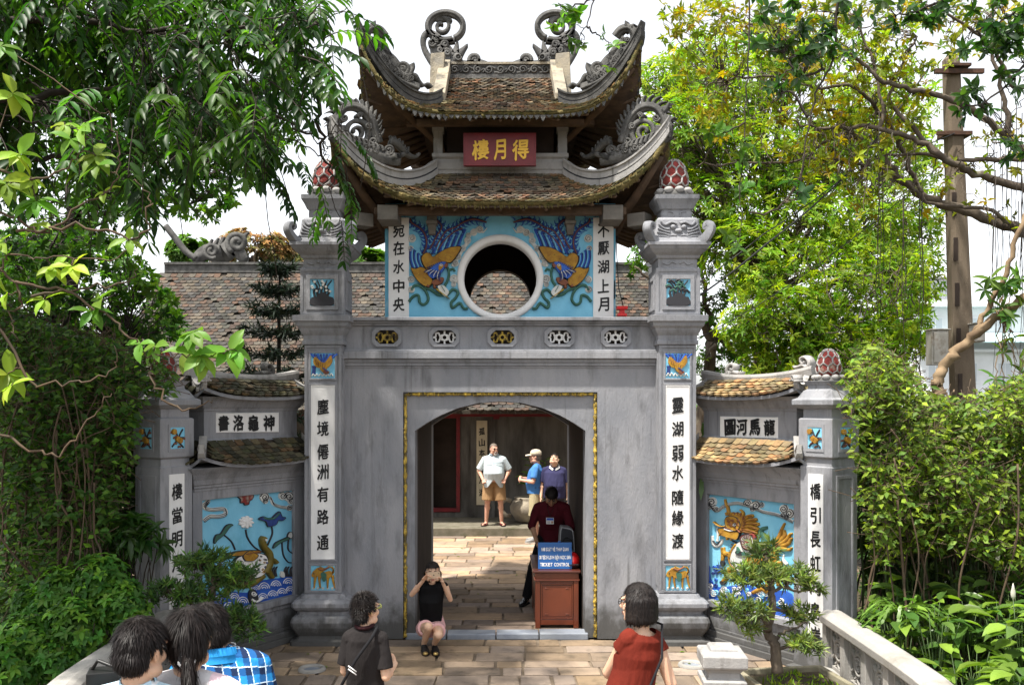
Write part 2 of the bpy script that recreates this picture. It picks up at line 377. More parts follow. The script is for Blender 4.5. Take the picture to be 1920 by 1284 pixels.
# pillars ---------------------------------------------------------------
PX, PY = 2.0, .01
mbL = {}
def frame_rect(mb, x0, x1, z0, z1, y, w, t, m=0):
    """raised rectangular border of width w outside the opening"""
    mb.bx(x0 - w, x1 + w, y - t, y, z1, z1 + w, m); mb.bx(x0 - w, x1 + w, y - t, y, z0 - w, z0, m)
    mb.bx(x0 - w, x0, y - t, y, z0, z1, m); mb.bx(x1, x1 + w, y - t, y, z0, z1, m)
def bird_tile(mb, x0, x1, z0, z1, y, seed, kind):
    """small painted relief tile: blue ground with an ochre beast or bird, or a dark flowering tree"""
    r = random.Random(seed); w, h = x1 - x0, z1 - z0
    fn = lambda a, b, d: Vector((x0 + a * w, y - d, z0 + b * h))
    mb.bx(x0, x1, y, y + .02, z0, z1, 0)
    if kind == 'bird':
        for i in range(9):
            a = lerp(-.1, 1.2, i / 8); mb.stroke(cr2([(.45 + .1 * (a - .5), .55), (.5 + .55 * (a - .5), .8), (.5 + .85 * (a - .5), .97)], 4), lambda t: lerp(.05, .10, t), fn, 0, .010, 2 if i % 2 else 4)
        mb.poly(cr2([(.10, .62), (.16, .86), (.34, .74), (.48, .58), (.40, .42), (.24, .44)], 4, True), fn, 0, .018, 1); mb.poly(cr2([(.46, .58), (.62, .66), (.84, .92), (.90, .66), (.74, .44), (.56, .38)], 4, True), fn, 0, .020, 1)
        mb.poly(cr2([(.36, .58), (.50, .64), (.62, .50), (.66, .32), (.54, .22), (.40, .34)], 4, True), fn, 0, .026, 1); mb.poly(cr2([(.54, .30), (.62, .34), (.78, .24), (.66, .16), (.54, .2)], 4, True), fn, 0, .03, 5); mb.stroke(cr2([(.5, .4), (.6, .36), (.7, .26)], 4), .05, fn, .02, .034, 2)
        for i in range(5): mb.stroke([(.2 + .1 * i, .74 - .05 * i), (.26 + .08 * i, .52 - .03 * i)], .02, fn, .01, .03, 5)
        for i in range(6): mb.stroke(cr2([(.04 + i * .15, .08), (.1 + i * .15, .16 + r.random() * .06), (.18 + i * .15, .07)], 4), .045, fn, 0, .012, 3)
        for i in range(4): mb.stroke(cr2([(.05 + .04 * i, .15), (.08 + .03 * i, .35), (.06 + .05 * i, .5)], 4), .05, fn, 0, .01, 2)
    elif kind == 'beast':
        mb.poly(cr2([(.06, .74), (.02, .60), (.12, .54), (.26, .60), (.34, .52), (.60, .48), (.84, .54), (.90, .70), (.80, .80), (.55, .74), (.40, .78), (.34, .92), (.22, .88), (.14, .82)], 4, True), fn, 0, .022, 1)
        for i in range(6): mb.stroke(cr2([(.24 + .03 * i, .88 - .03 * i), (.36 + .04 * i, .92 - .02 * i), (.40 + .05 * i, .99 - .02 * i)], 4), lambda t: lerp(.07, .02, t), fn, 0, .02, 1)
        for i in range(4): mb.stroke(cr2([(.86, .66), (.95, .74 + .05 * i), (.90 - .06 * i, .98)], 4), lambda t: lerp(.07, .02, t), fn, 0, .02, 1)
        mb.stroke([(.12, .70), (.16, .70)], .05, fn, .02, .03, 7)
        for lx, dx in ((.2, -.04), (.34, .02), (.72, -.02), (.9, .04)): mb.stroke(cr2([(lx, .62), (lx + dx, .34), (lx + dx * 2 + .02, .10)], 4), lambda t: lerp(.13, .055, t), fn, 0, .018, 1)
        mb.poly(cr2([(.42, .72), (.5, .4), (.62, .4), (.66, .7)], 4, True), fn, 0, .024, 6)
        mb.stroke(cr2([(.3, .9), (.5, .84), (.75, .95)], 4), .07, fn, 0, .03, 5)
        for i in range(5): mb.stroke(spiral(.1 + .2 * i, .08, .05, .01, 0, 1.4, 12), .03, fn, 0, .012, 3)
    elif kind == 'fruit':
        mb.stroke(cr2([(.15, .9), (.4, .6), (.5, .3), (.3, .05)], 4), .07, fn, 0, .012, 7); mb.stroke(cr2([(.5, .35), (.8, .2), (.95, .05)], 4), .06, fn, 0, .012, 7); mb.stroke(cr2([(.45, .5), (.75, .75), (.95, .95)], 4), .05, fn, 0, .012, 7)
        for a, b in ((.4, .42), (.62, .42), (.28, .78), (.5, .56)): mb.poly([(a + .13 * math.cos(t * .7), b + .13 * math.sin(t * .7)) for t in range(9)], fn, 0, .03, 1)
        for i in range(9): a, b = r.random(), r.random(); mb.stroke([(a, b), (a + .07, b + .03), (a + .13, b + .01)], .06, fn, 0, .01, 6)
    else:
        mb.poly(cr2([(.04, .02), (.05, .3), (.3, .34), (.35, .45), (.6, .5), (.8, .35), (.95, .3), (.95, .02)], 4, True), fn, 0, .02, 7)
        for i in range(5): mb.stroke(cr2([(.2 + .12 * i, .3), (.15 + .16 * i, .55), (.3 + .1 * i, .7), (.1 + .2 * i, .95)], 5), lambda t: lerp(.1, .04, t), fn, 0, .018, 7)
        for i in range(11):
            a, b = r.uniform(.08, .92), r.uniform(.5, .95)
            if kind == 'plum': mb.poly([(a + .06 * math.cos(t * 1.257), b + .05 * math.sin(t * 1.257)) for t in range(5)], fn, 0, .03, 3)
            else: mb.stroke(cr2([(a - .13, b), (a, b + .06), (a + .13, b - .04)], 4), .08, fn, 0, .02, 7 if i % 2 else 6)
TILE = [M['blue'], M['gold'], M['navy'], M['cloud_paint'], M['cobalt'], M['rust'], M['green_paint'], M['ink']]
def lotus_bud(mb, c, r, h):
    """red bud with a raised cream net, petals at its foot; materials 0 red, 1 cream, 2 grey"""
    mb.lathe(c, [(r * 1.28, -.30 * h), (r * 1.33, -.22 * h), (r * 1.2, -.1 * h), (r * .9, -.02 * h)], 14, 2)
    prof = [(r * .88, 0), (r * 1.03, .22 * h), (r * .98, .48 * h), (r * .76, .74 * h), (r * .42, .93 * h), (r * .05, h)]
    mb.lathe(c, prof, 18, 0)
    def at(a, t, k=1.03):
        x = t * (len(prof) - 1); i = min(int(x), len(prof) - 2); q = x - i
        rr = lerp(prof[i][0], prof[i + 1][0], q) * k; return Vector(c) + Vector((rr * math.cos(a), rr * math.sin(a), lerp(prof[i][1], prof[i + 1][1], q)))
    n = 8
    for row in range(4):
        t0 = .06 + row * .22; off = (row % 2) * math.pi / n
        for j in range(n):
            a = 2 * math.pi * j / n + off; w = math.pi / n
            for s in (-1, 1): mb.tube([at(a, t0), at(a + s * w, t0 + .10), at(a + s * w, t0 + .22)], r * .075, 5, 1)
    for j in range(9):
        a = 2 * math.pi * j / 9
        mb.ell(Vector(c) + Vector((r * 1.12 * math.cos(a), r * 1.12 * math.sin(a), -.06 * h)), (r * .36, r * .36, r * .24), 1, 8, 6)
def pillar(s, chars, up_kind, label):
    x = s * PX; h = .21; yf = PY - h
    mb = MB()
    mb.mold((x, PY), h, h, [(-.002, .55), (-.002, 3.37)])
    # raised borders on front
    z0, z1 = W(0, 1048, yf).z, W(0, 722, yf).z
    for a, b in ((z0, z1), (W(0, 1106, yf).z, W(0, 1060, yf).z), (W(0, 709, yf).z, W(0, 662, yf).z)):
        frame_rect(mb, x - .135, x + .135, a, b, yf - .0, .022, .012)
    frame_rect(mb, x - .178, x + .178, .60, 3.33, yf, .031, .007)
    for q in (-1, 1): mb.box((x + q * .2095, PY, 1.95), (.006, .15, 1.32))
    pl = mb.build('pillar', M['plaster'], gate, bevel=.005); tag(pl, label)
    mb = MB()                       # plinth and swollen base
    mb.mold((x, PY), h, h, [(.14, 0), (.14, .05), (.10, .055), (.075, .075), (.07, .10), (.10, .15), (.125, .20), (.135, .26), (.12, .31), (.085, .335), (.07, .34), (.07, .37), (.105, .40), (.125, .43), (.125, .47), (.10, .50), (.05, .515), (.03, .555), (0, .56)], ch=.03)
    mb.build('base', M['plaster'], pl)
    mb = MB()                       # capital, box with niche, flare
    mb.mold((x, PY), h, h, [(.0, 3.365), (.022, 3.37), (.022, 3.41), (.01, 3.42), (.01, 3.47), (.03, 3.50), (.045, 3.53), (.05, 3.55), (.075, 3.575), (.085, 3.62), (.11, 3.625), (.115, 3.69), (.03, 3.70)])
    mb.mold((x, PY), .25, .25, [(-.02, 3.693), (-.0, 3.70), (0, 4.22), (-.03, 4.235), (-.03, 4.33), (-.01, 4.34), (.0, 4.37), (.04, 4.40), (.075, 4.44), (.085, 4.465), (.10, 4.47), (.10, 4.505), (-.1, 4.51)])
    yb = PY - .25
    frame_rect(mb, x - .135, x + .135, 3.80, 4.10, yb, .045, .018); frame_rect(mb, x - .215, x + .215, 3.735, 4.185, yb, .03, .008)
    for q in (-1, 1): frame_rect_side(mb, x + q * .25, PY, 3.80, 4.10, q)
    # little scroll relief on the neck
    for q in (-1, 1): mb.stroke(cr2([(q * .02, 0), (q * .07, .02), (q * .11, -.012), (q * .17, .008)], 4), .018, lambda a, b, d: Vector((x + a, PY - .22 - d, 4.28 + b)), 0, .012)
    cp = mb.build('capital', M['plaster'], pl, bevel=.004)
    mb = MB()                       # monster-mask block with volutes, neck and cap
    prof = [(.065, 4.508), (.05, 4.53), (.02, 4.60), (.0, 4.70), (-.005, 4.77), (-.03, 4.80), (-.075, 4.805), (-.07, 4.84), (-.075, 4.895), (-.055, 4.905), (-.03, 4.96), (-.0, 5.01), (.005, 5.055), (-.1, 5.06)]
    mb.mold((x, PY), .245, .245, prof, ch=.02)
    for qx in (-1, 1):
        for qy in (-1, 1):
            ax = Vector((qx, qy, 0)).normalized()
            fn = lambda a, b, d: Vector((x, PY, 4.50)) + ax * a + Vector((0, 0, b)) + Vector((-ax.y, ax.x, 0)) * d
            mb.stroke(cr2([(.30, .02), (.40, .03), (.47, .09), (.505, .15), (.49, .20), (.445, .205), (.43, .165), (.46, .15)], 5), lambda t: lerp(.12, .035, t), fn, -.045, .045)
    yk = PY - .262
    fk = lambda a, b, d: Vector((x + a, yk - d + max(0, b) * .10, 4.64 + b))
    for q in (-1, 1):
        mb.ell(fk(q * .06, .045, .0), (.032, .03, .028)); mb.stroke(cr2([(q * .02, .085), (q * .08, .10), (q * .15, .07), (q * .19, .11)], 4), .03, fk, -.02, .025)
        for i in range(4): mb.stroke(cr2([(q * .10, .02 - i * .035), (q * .16, .03 - i * .03), (q * (.22 + .01 * i), .075 - i * .045)], 4), lambda t: lerp(.035, .012, t), fk, -.03, .022)
        mb.stroke(cr2([(q * .02, -.055), (q * .08, -.05), (q * .13, -.075)], 4), .022, fk, -.02, .02)
        mb.stroke(cr2([(q * .035, .0), (q * .045, .045), (q * .10, .055)], 4), .016, lambda a, b, d: Vector((x + a, PY - .172 - d, 4.85 + b - .03)), -.01, .012)
    mb.ell(fk(0, .0, .0), (.045, .035, .026)); mb.ell(fk(0, -.085, -.01), (.10, .025, .018))
    tag(mb.build('mask_block', M['plaster'], pl, bevel=.004), 'block carved with a monster mask and curled horns')
    mb = MB(); lotus_bud(mb, (x, PY, 5.15), .155, .36)
    mb.build('lotus_bud', [M['redpaint'], M['plaster_pale'], M['carved']], pl)
    # writing, one white tablet per pillar
    mb = MB(); mb.bx(x - .135, x + .135, yf - .006, yf, z0, z1, 0)
    frame_rect(mb, x - .125, x + .125, z0 + .01, z1 - .01, yf - .006, .008, .006, 0)
    n = len(chars); ys = [762, 803, 846, 884, 926, 968, 1016] if s < 0 else [759, 804, 849, 886, 932, 970, 1013]
    for ch, py in zip(chars, ys):
        put_glyph(mb, ch, x, 0, .125, .165, lambda a, b, d: Vector((a, yf - .006 - d, W(0, py, yf).z - b)), .004, 1)
    mb.build('couplet_tablet', [M['white'], M['black']], pl)
    for (a, b, kd) in ((W(0, 1106, yf).z, W(0, 1060, yf).z, 'beast'), (W(0, 709, yf).z, W(0, 662, yf).z, 'bird')):
        mb = MB(); bird_tile(mb, x - .135, x + .135, a, b, yf - .003, 5 + s, kd)
        tag(mb.build('relief_tile', TILE, pl), 'painted tile of an ochre %s' % kd)
    mb = MB(); bird_tile(mb, x - .135, x + .135, 3.80, 4.10, yb - .003, 9, up_kind)
    tag(mb.build('relief_tile', TILE, pl), 'painted tile of a dark %s tree' % up_kind)
def frame_rect_side(mb, x, yc, z0, z1, q):
    for (a, b, c, d) in ((yc - .18, yc + .18, z1, z1 + .04), (yc - .18, yc + .18, z0 - .04, z0), (yc - .18, yc - .14, z0, z1), (yc + .14, yc + .18, z0, z1)):
        mb.bx(min(x, x + q * .015), max(x, x + q * .015), a, b, c, d)
    mb.bx(min(x, x + q * .004), max(x, x + q * .004), yc - .14, yc + .14, z0, z1, 0)
pillar(-1, '塵境僊洲有路通', 'plum', 'left pillar whose tablet has a bird tile above')
pillar(1, '靈湖弱水隨緣渡', 'pine', 'right pillar, sunlit, with a red lotus bud clear of leaves')

# upper storey ----------------------------------------------------------
RX, RZ, RR = 0.0, W(0, 521, TY0).z, .44
def disc_wall(mb, y0, y1, m=0, hw=THW, z0=3.2, z1=5.08, ry=1.0):
    n = 48; vs = []; fs = []
    for y in (y0, y1):
        for j in range(n):
            a = 2 * math.pi * j / n; vs.append((RX + RR * math.cos(a), y, RZ + RR * math.sin(a)))
        for j in range(n):
            a = 2 * math.pi * j / n; c, s = math.cos(a), math.sin(a)
            k = min(hw / abs(c) if abs(c) > 1e-6 else 1e9, ((z1 - RZ) if s > 0 else (RZ - z0)) / abs(s) if abs(s) > 1e-6 else 1e9)
            vs.append((RX + k * c, y, RZ + k * s))
    for j in range(n):
        k = (j + 1) % n
        fs += [(j, k, n + k, n + j), (2 * n + j, 3 * n + j, 3 * n + k, 2 * n + k), (j, 2 * n + j, 2 * n + k, k), (n + j, n + k, 3 * n + k, 3 * n + j)]
    # corners
    for b in (0, 2 * n):
        for sx, sz in ((1, z1), (-1, z1), (-1, z0), (1, z0)):
            pass
    mb.add(vs, fs, m)
    for sx in (-1, 1):
        for z in (z0, z1):
            # fill the four corner slivers left by the radial fan
            best = [i for i in range(n) if abs(vs[n + i][0] - sx * hw) < 1e-6 and (vs[n + i][2] - RZ) * (z - RZ) > 0]
            other = [i for i in range(n) if abs(vs[n + i][2] - z) < 1e-6 and vs[n + i][0] * sx > 0]
            if not best or not other: continue
            bi = max(best, key=lambda i: abs(vs[n + i][2] - RZ)); oi = max(other, key=lambda i: abs(vs[n + i][0]))
            if abs(vs[n + bi][2] - z) < 1e-6: continue
            A, B = vs[n + bi], vs[n + oi]; P = (sx * hw, A[1], z)
            mb.add([A, B, P, (A[0], y1, A[2]), (B[0], y1, B[2]), (P[0], y1, P[2])], [(0, 1, 2), (3, 5, 4), (0, 2, 5, 3), (1, 4, 5, 2)], m)
mb = MB()
disc_wall(mb, TY0, TY0 + .045, 0); disc_wall(mb, TY0 + .046, TY0 + .2, 1); disc_wall(mb, TY1 - .2, TY1, 1)
for s in (-1, 1): mb.bx(min(s * THW, s * (THW - .2)), max(s * THW, s * (THW - .2)), TY0 + .202, TY1 - .202, 3.2, 5.08, 1)
mb.bx(-THW + .2, THW - .2, TY0 + .2, TY1 - .2, 5.03, 5.075, 1)
mb.bx(-THW + .2, THW - .2, TY0 + .2, TY1 - .2, 3.2, 3.3, 1)
mb.bx(-1.74, 1.74, .27, 2.86, 3.201, 3.60, 1)  # dark box added behind the vents to paint the shade seen through them
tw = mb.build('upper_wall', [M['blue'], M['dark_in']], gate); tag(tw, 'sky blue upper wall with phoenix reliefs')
mb = MB()
prof = [(.435, TY0 + .2), (.432, TY0 - .02), (.45, TY0 - .035), (.485, TY0 - .04), (.512, TY0 - .028), (.515, TY0 + .003)]
rs = [[Vector((RX + r * math.cos(2 * math.pi * j / 56), y, RZ + r * math.sin(2 * math.pi * j / 56))) for j in range(56)] for r, y in prof]
mb.rings(rs, 0, True, False)
mb.build('window_ring', M['white'], tw)
for s, chars, xs in ((-1, '宛在水中央', (729, 767)), (1, '不厭湖上月', (1112, 1150))):
    mb = MB(); a, b = W(xs[0], 0, TY0).x, W(xs[1], 0, TY0).x; mb.bx(a, b, TY0 - .02, TY0, 3.6, W(0, 409, TY0).z, 0)
    for ch, py in zip(chars, (433, 466, 501, 537, 571)):
        put_glyph(mb, ch, (a + b) / 2, 0, .13, .155, lambda p, q, d: Vector((p, TY0 - .02 - d, W(0, py, TY0).z - q)), .004, 1)
    mb.build('couplet_tablet', [M['white'], M['black']], tw)
    e = MB(); x = s * THW; e.bx(min(x, x - s * .03), max(x, x - s * .03), TY0 - .012, TY0, 3.6, 5.0); e.build('edge_strip', M['blue_edge'], tw)

PHX = [M['gold'], M['navy'], M['cobalt'], M['blue'], M['cloud_paint'], M['green_paint'], M['rust'], M['ink'], M['goldleaf']]
def phoenix(s):
    mb = MB()
    def fn(x, y, d):
        px, py = 690 + x / 5.348, 380 + y / 5.348
        if s > 0: px = 2 * 937.5 - px
        return W(px, py, TY0) + Vector((0, -d * 1.3, 0))
    ST = lambda pts, w, m, h=.018, n=6, d0=0: mb.stroke(cr2(pts, n), w, fn, d0, h, m)
    # tail plumes
    for pts in ([(555, 520), (590, 420), (575, 330), (530, 265), (440, 205), (425, 160)], [(620, 470), (660, 400), (690, 340), (740, 250), (700, 190), (640, 170)], [(680, 450), (740, 350), (790, 285), (880, 250), (960, 200), (1060, 170), (1190, 200)], [(700, 480), (770, 380), (860, 300), (950, 260)]):
        c = cr2(pts, 8)
        mb.stroke(c, lambda t: lerp(46, 70, math.sin(t * 3.14)) * (1 - .7 * t ** 6), fn, 0, .012, 1)
        for i in range(2, len(c) - 2, 2):
            x, y = c[i]; tx, ty = c[i + 1][0] - c[i - 1][0], c[i + 1][1] - c[i - 1][1]; L = math.hypot(tx, ty); tx /= L; ty /= L
            for q in (-1, 1):
                nx, ny = -ty * q, tx * q
                mb.stroke(cr2([(x + nx * 18, y + ny * 18), (x + nx * 44 + tx * 12, y + ny * 44 + ty * 12), (x + nx * 58 + tx * 34, y + ny * 58 + ty * 34)], 3), lambda t: lerp(17, 3, t), fn, 0, .015, 2 if i % 4 else 3)
        mb.stroke(c, 11, fn, .01, .026, 6)
    # wing quills
    for i in range(15):
        t = i / 14; b = (lerp(640, 925, t), lerp(520, 452, t)); e = (lerp(665, 1000, t ** .9), lerp(400, 262, t))
        ST([b, (lerp(b[0], e[0], .35) + 10, lerp(b[1], e[1], .55)), e, (e[0] - 22, e[1] + 10)], lambda q: lerp(20, 12, q), (1, 2, 3)[i % 3], .016 + .003 * (i % 2))
    for i in range(11):
        t = i / 10; b = (lerp(445, 585, t), lerp(655, 655, t)); e = (lerp(425, 545, t), lerp(455, 545, t))
        ST([b, (lerp(b[0], e[0], .4) - 18, lerp(b[1], e[1], .5)), e, (e[0] + 18, e[1] + 8)], lambda q: lerp(20, 10, q), (1, 2, 3)[i % 3], .016 + .003 * (i % 2))
    def P(pts, m, h, n=5):
        c = cr2(pts, n, True); mb.poly(c, fn, 0, h, m)
        if h < .05: mb.stroke(c + c[:1], 7, fn, h * .3, h + .003, 7)
    P([(535, 560), (575, 512), (625, 515), (655, 548), (720, 505), (800, 462), (860, 448), (935, 448), (905, 520), (835, 605), (770, 600), (690, 625), (610, 690), (560, 640)], 0, .035)
    P([(432, 662), (480, 668), (530, 650), (585, 672), (625, 720), (650, 800), (605, 850), (540, 822), (480, 760)], 0, .035)
    for i in range(9): x = 455 + i * 52; ST([(x if x < 600 else x, 690 + (i % 3) * 30 if x < 600 else 520 + (i % 3) * 20), (x + 20, 705 + (i % 3) * 30 if x < 600 else 535 + (i % 3) * 20)], 5, 8, .04, 3, .03)
    P([(640, 800), (700, 765), (760, 755), (752, 800), (705, 832), (660, 828)], 6, .05)
    P([(600, 720), (640, 655), (700, 615), (765, 598), (795, 620), (770, 660), (745, 700), (700, 740), (650, 770)], 2, .055)
    for i in range(13):
        t = i / 12; ST([(lerp(640, 730, t), lerp(680, 700, t)), (lerp(590, 720, t), lerp(690, 760, t)), (lerp(565, 735, t), lerp(700, 800, t))], lambda q: lerp(15, 4, q), (1, 4, 1)[i % 3], .062, 4)
    for i in range(8):
        t = i / 7; ST([(lerp(620, 740, t), lerp(670, 610, t)), (lerp(595, 735, t), lerp(650, 590, t))], lambda q: lerp(14, 3, q), 1, .06, 4)
    P([(715, 640), (740, 622), (762, 640), (745, 670), (715, 690)], 0, .066); P([(722, 636), (738, 625), (752, 636), (738, 650)], 4, .070); P([(733, 634), (741, 631), (744, 640), (736, 643)], 7, .074)
    P([(765, 640), (790, 612), (805, 625), (785, 660)], 6, .062)
    ST([(800, 650), (812, 720), (795, 790), (770, 840), (790, 890)], 26, 5, .03); ST([(800, 690), (850, 665), (870, 690)], 22, 5, .025)
    ST([(410, 995), (450, 945), (505, 930), (520, 1000), (565, 1022), (605, 970), (580, 890), (520, 835), (465, 835), (440, 880)], 28, 5, .028)
    ST([(560, 850), (640, 880), (705, 925), (790, 925), (850, 872), (900, 900), (880, 955), (835, 1005), (850, 1055), (920, 1008), (960, 1060), (1000, 1062)], 28, 5, .03)
    P([(700, 850), (760, 835), (815, 900), (770, 945)], 4, .05); ST([(690, 870), (740, 910), (820, 965)], lambda t: lerp(26, 6, t), 8, .055, 4); ST([(740, 840), (775, 900)], 9, 5, .058, 3)
    ST([(610, 830), (600, 850)], 34, 6, .05, 3); ST([(665, 830), (675, 862)], 34, 6, .05, 3)
    # curling clouds beside the ring and the tablets
    for cx, cy, r in ((440, 360, 40), (430, 460, 28), (435, 770, 34), (435, 870, 34), (1060, 300, 34), (1120, 270, 36), (1000, 380, 34), (950, 460, 32), (905, 545, 30), (880, 610, 30), (865, 765, 44), (860, 820, 26), (1010, 330, 26)):
        mb.poly([(cx + r * 1.05 * math.cos(k * .52), cy + r * 1.05 * math.sin(k * .52)) for k in range(12)], fn, 0, .012, 4)
        mb.stroke(spiral(cx, cy, r, r * .15, rnd.random() * 6, 1.7, 20), r * .2, fn, .01, .024, 4); mb.stroke(spiral(cx, cy, r * .86, r * .2, rnd.random() * 6, 1.5, 18), r * .09, fn, .01, .019, 7)
    ST([(1060, 300), (1120, 250), (1150, 300), (1195, 255)], lambda t: lerp(40, 6, t), 4, .016); ST([(1000, 400), (940, 480), (880, 590), (850, 640)], 40, 4, .010)
    return tag(mb.build('phoenix_relief', PHX, tw), 'ochre and navy phoenix relief on the %s of the round window' % ('left' if s < 0 else 'right'))
phoenix(-1); phoenix(1)
# corbels and concrete blocks under the lower eave
M['brown_concrete'] = nmat('brownish concrete', (.17, .155, .135), (.11, .10, .088), 5, rough=.95)
for s in (-1, 1):
    mb = MB(); x = W(811 if s < 0 else 1068, 0, TY0).x
    mb.bx(x - .055, x + .055, TY0 - .16, TY0, W(0, 418, TY0).z, W(0, 396, TY0).z); mb.bx(x - .065, x + .065, TY0 - .18, TY0, W(0, 424, TY0).z, W(0, 418, TY0).z)
    z0, z1 = W(0, 442, TY0).z, W(0, 424, TY0).z; c = Vector((x, TY0 - .07, 0))
    mb.rings([[Vector((x + a * k, TY0 + b, z)) for a, b in ((-.05, -.13 * k), (.05, -.13 * k), (.05, 0), (-.05, 0))] for z, k in ((z0, .75), (lerp(z0, z1, .4), .85), (z1, 1.0))])
    mb.build('corbel', M['brown_concrete'], gate, bevel=.006)
    mb = MB(); x2 = s * 1.29; mb.bx(x2 - .115, x2 + .115, TY0 - .42, TY0 + .15, W(0, 411, 0).z - .02, W(0, 390, 0).z + .02)
    mb.build('beam_end', M['brown_concrete'], gate, bevel=.006)
    mb = MB(); mb.box((s * 1.62, TY0 - .22, 4.83), (.11, .10, .075), rz=s * -.6); mb.build('beam_end', M['brown_concrete'], gate, bevel=.006)
# ------------------------------------------------------------------ the two swept roofs
YC = (TY0 + TY1) / 2
def turn(side, a, b, z):
    """front-facing (a across, b outward) to world for side 0 front, 1 right, 2 back, 3 left"""
    return turn_in(GATE_FRAME, side, a, b, z)
GATE_FRAME = (Vector((0, YC, 0)), Vector((1, 0, 0)), Vector((0, 1, 0)))
def turn_in(fr, side, a, b, z):
    x, y = ((a, -b), (b, a), (-a, b), (-b, -a))[side]
    return fr[0] + fr[1] * x + fr[2] * y + Vector((0, 0, z))
def roof_fn(wi, yi, zi, we, ye, ze, rise, p, sag=.10, conc=1.5, fr=GATE_FRAME):
    def S(side, u, v, dz=0.0):
        A, B = (wi, yi) if side in (0, 2) else (yi, wi)
        A2, B2 = (we, ye) if side in (0, 2) else (ye, we)
        au = abs(u)
        a = u * lerp(A, A2, v); b = lerp(B, B2, v)
        g = 1 - (1 - v) ** conc
        z = zi + (ze - zi) * g + rise * au ** p * v ** 1.6 - sag * 4 * v * (1 - v) * au ** 4
        return turn_in(fr, side, a, b, z + dz)
    return S
TINTS = [(1, 1, 1), (1.25, 1.05, .9), (.75, .78, .8), (1.3, 1.25, 1.1), (1.05, .8, .7), (.6, .6, .58), (1.5, 1.35, 1.1), (.9, .95, .85), (1.55, 1.05, .8)]
def tile_at(mb, P, eu, ev, nn, w, l, th, m, moss=0.0):
    t = rnd.choice(TINTS); k = rnd.uniform(.75, 1.25)
    c = (t[0] * k * lerp(1, .95, moss), t[1] * k * lerp(1, 1.0, moss), t[2] * k * lerp(1, .55, moss))
    r = rnd.uniform(-.06, .06); eu2 = eu * math.cos(r) + ev * math.sin(r); ev2 = ev * math.cos(r) - eu * math.sin(r)
    lift = rnd.uniform(.0, .009); vs = []
    for q, (b, h) in enumerate(((-.35, .0), (.65, .018 + lift))):
        for a in (-.5, 0, .5):
            sag_ = .006 * (1 - 4 * a * a) if True else 0
            bb = b + (.12 if (q == 1 and a == 0) else 0)
            vs.append(P + eu2 * (a * w) + ev2 * (bb * l) + nn * (h + th - sag_ + .004))
    low = [v - nn * th for v in vs[3:]]
    mb.add(vs + low, [(0, 1, 4, 3), (1, 2, 5, 4), (3, 4, 7, 6), (4, 5, 8, 7)], m, False, c)
def tile_patch(mb, fn, u0, u1, v0, v1, wt, lt, m, moss=lambda u, v: 0, th=.014):
    """courses of single tiles over the surface fn(u, v); u0/u1 may depend on v"""
    v = v0
    k = 0
    while v < v1:
        e = 1e-3; ua, ub = (u0(v), u1(v)) if callable(u0) else (u0, u1)
        Lv = (fn(0, min(v + .02, 1)) - fn(0, v)).length / max(1e-6, min(v + .02, 1) - v)
        dv = lt / Lv
        width = sum((fn(lerp(ua, ub, (i + 1) / 12), v) - fn(lerp(ua, ub, i / 12), v)).length for i in range(12))
        n = max(1, int(width / wt))
        for i in range(n):
            u = lerp(ua, ub, (i + .5 + (k % 2) * .5 * (1 if i < n - 1 else 0)) / n)
            P = fn(u, v); du = fn(u + e, v) - fn(u - e, v); dv_ = fn(u, min(v + e, 1)) - fn(u, max(v - e, 0))
            if du.length < 1e-9 or dv_.length < 1e-9: continue
            eu = du.normalized(); ev = (dv_ - eu * dv_.dot(eu)).normalized(); nn = eu.cross(ev)
            if nn.z < 0: nn = -nn
            if rnd.random() < .03: continue
            tile_at(mb, P, eu, ev, nn, width / n * rnd.uniform(.9, .99), lt * rnd.uniform(1.25, 1.5), th, m, moss(u, v))
        v += dv; k += 1
def base_sheet(mb, S, m_top, m_low, th=.05, nu=24, nv=8):
    for side in range(4):
        for (dz, m) in ((0, m_top), (-th, m_low)):
            vs = [S(side, lerp(-1, 1, i / nu), j / nv, dz) for j in range(nv + 1) for i in range(nu + 1)]
            mb.add(vs, [(j * (nu + 1) + i, j * (nu + 1) + i + 1, (j + 1) * (nu + 1) + i + 1, (j + 1) * (nu + 1) + i) for j in range(nv) for i in range(nu)], m, True)
        vs = [S(side, lerp(-1, 1, i / nu), 1, d) for d in (0, -th) for i in range(nu + 1)]
        mb.add(vs, [(i, i + 1, nu + 2 + i, nu + 1 + i) for i in range(nu)], m_low)
def moss_edge(mb, S, m, r0, dens=70):
    for side in range(4):
        n = dens; pts = [S(side, lerp(-1, 1, i / n), 1, .005) for i in range(n + 1)]
        mb.tube(pts, [r0 * rnd.uniform(.7, 1.3) for _ in pts], 6, m)
        for i in range(dens * 5 if side in (0, 1, 3) else 40):
            u = rnd.uniform(-1, 1); v = 1 - abs(rnd.gauss(0, .05)); p = S(side, u, min(v, 1), rnd.uniform(-.03, .02)); r = rnd.uniform(.012, .03)
            mb.ell(p, (r * 1.5, r, r * rnd.uniform(.5, 1.1)), m, 5, 3, Matrix.Rotation(rnd.uniform(0, 3), 3, 'Z'))
        for i in range(dens * 3 if side == 0 else dens):
            u = rnd.uniform(-.98, .98); p = S(side, u, 1, -.02); l = rnd.uniform(.015, .05)
            mb.rings([[p + Vector((a * .012, b * .012, 0)) for a, b in ((-1, -1), (1, -1), (0, 1))], [p + Vector((a * .002 + .004, b * .002, -l)) for a, b in ((-1, -1), (1, -1), (0, 1))]], m)
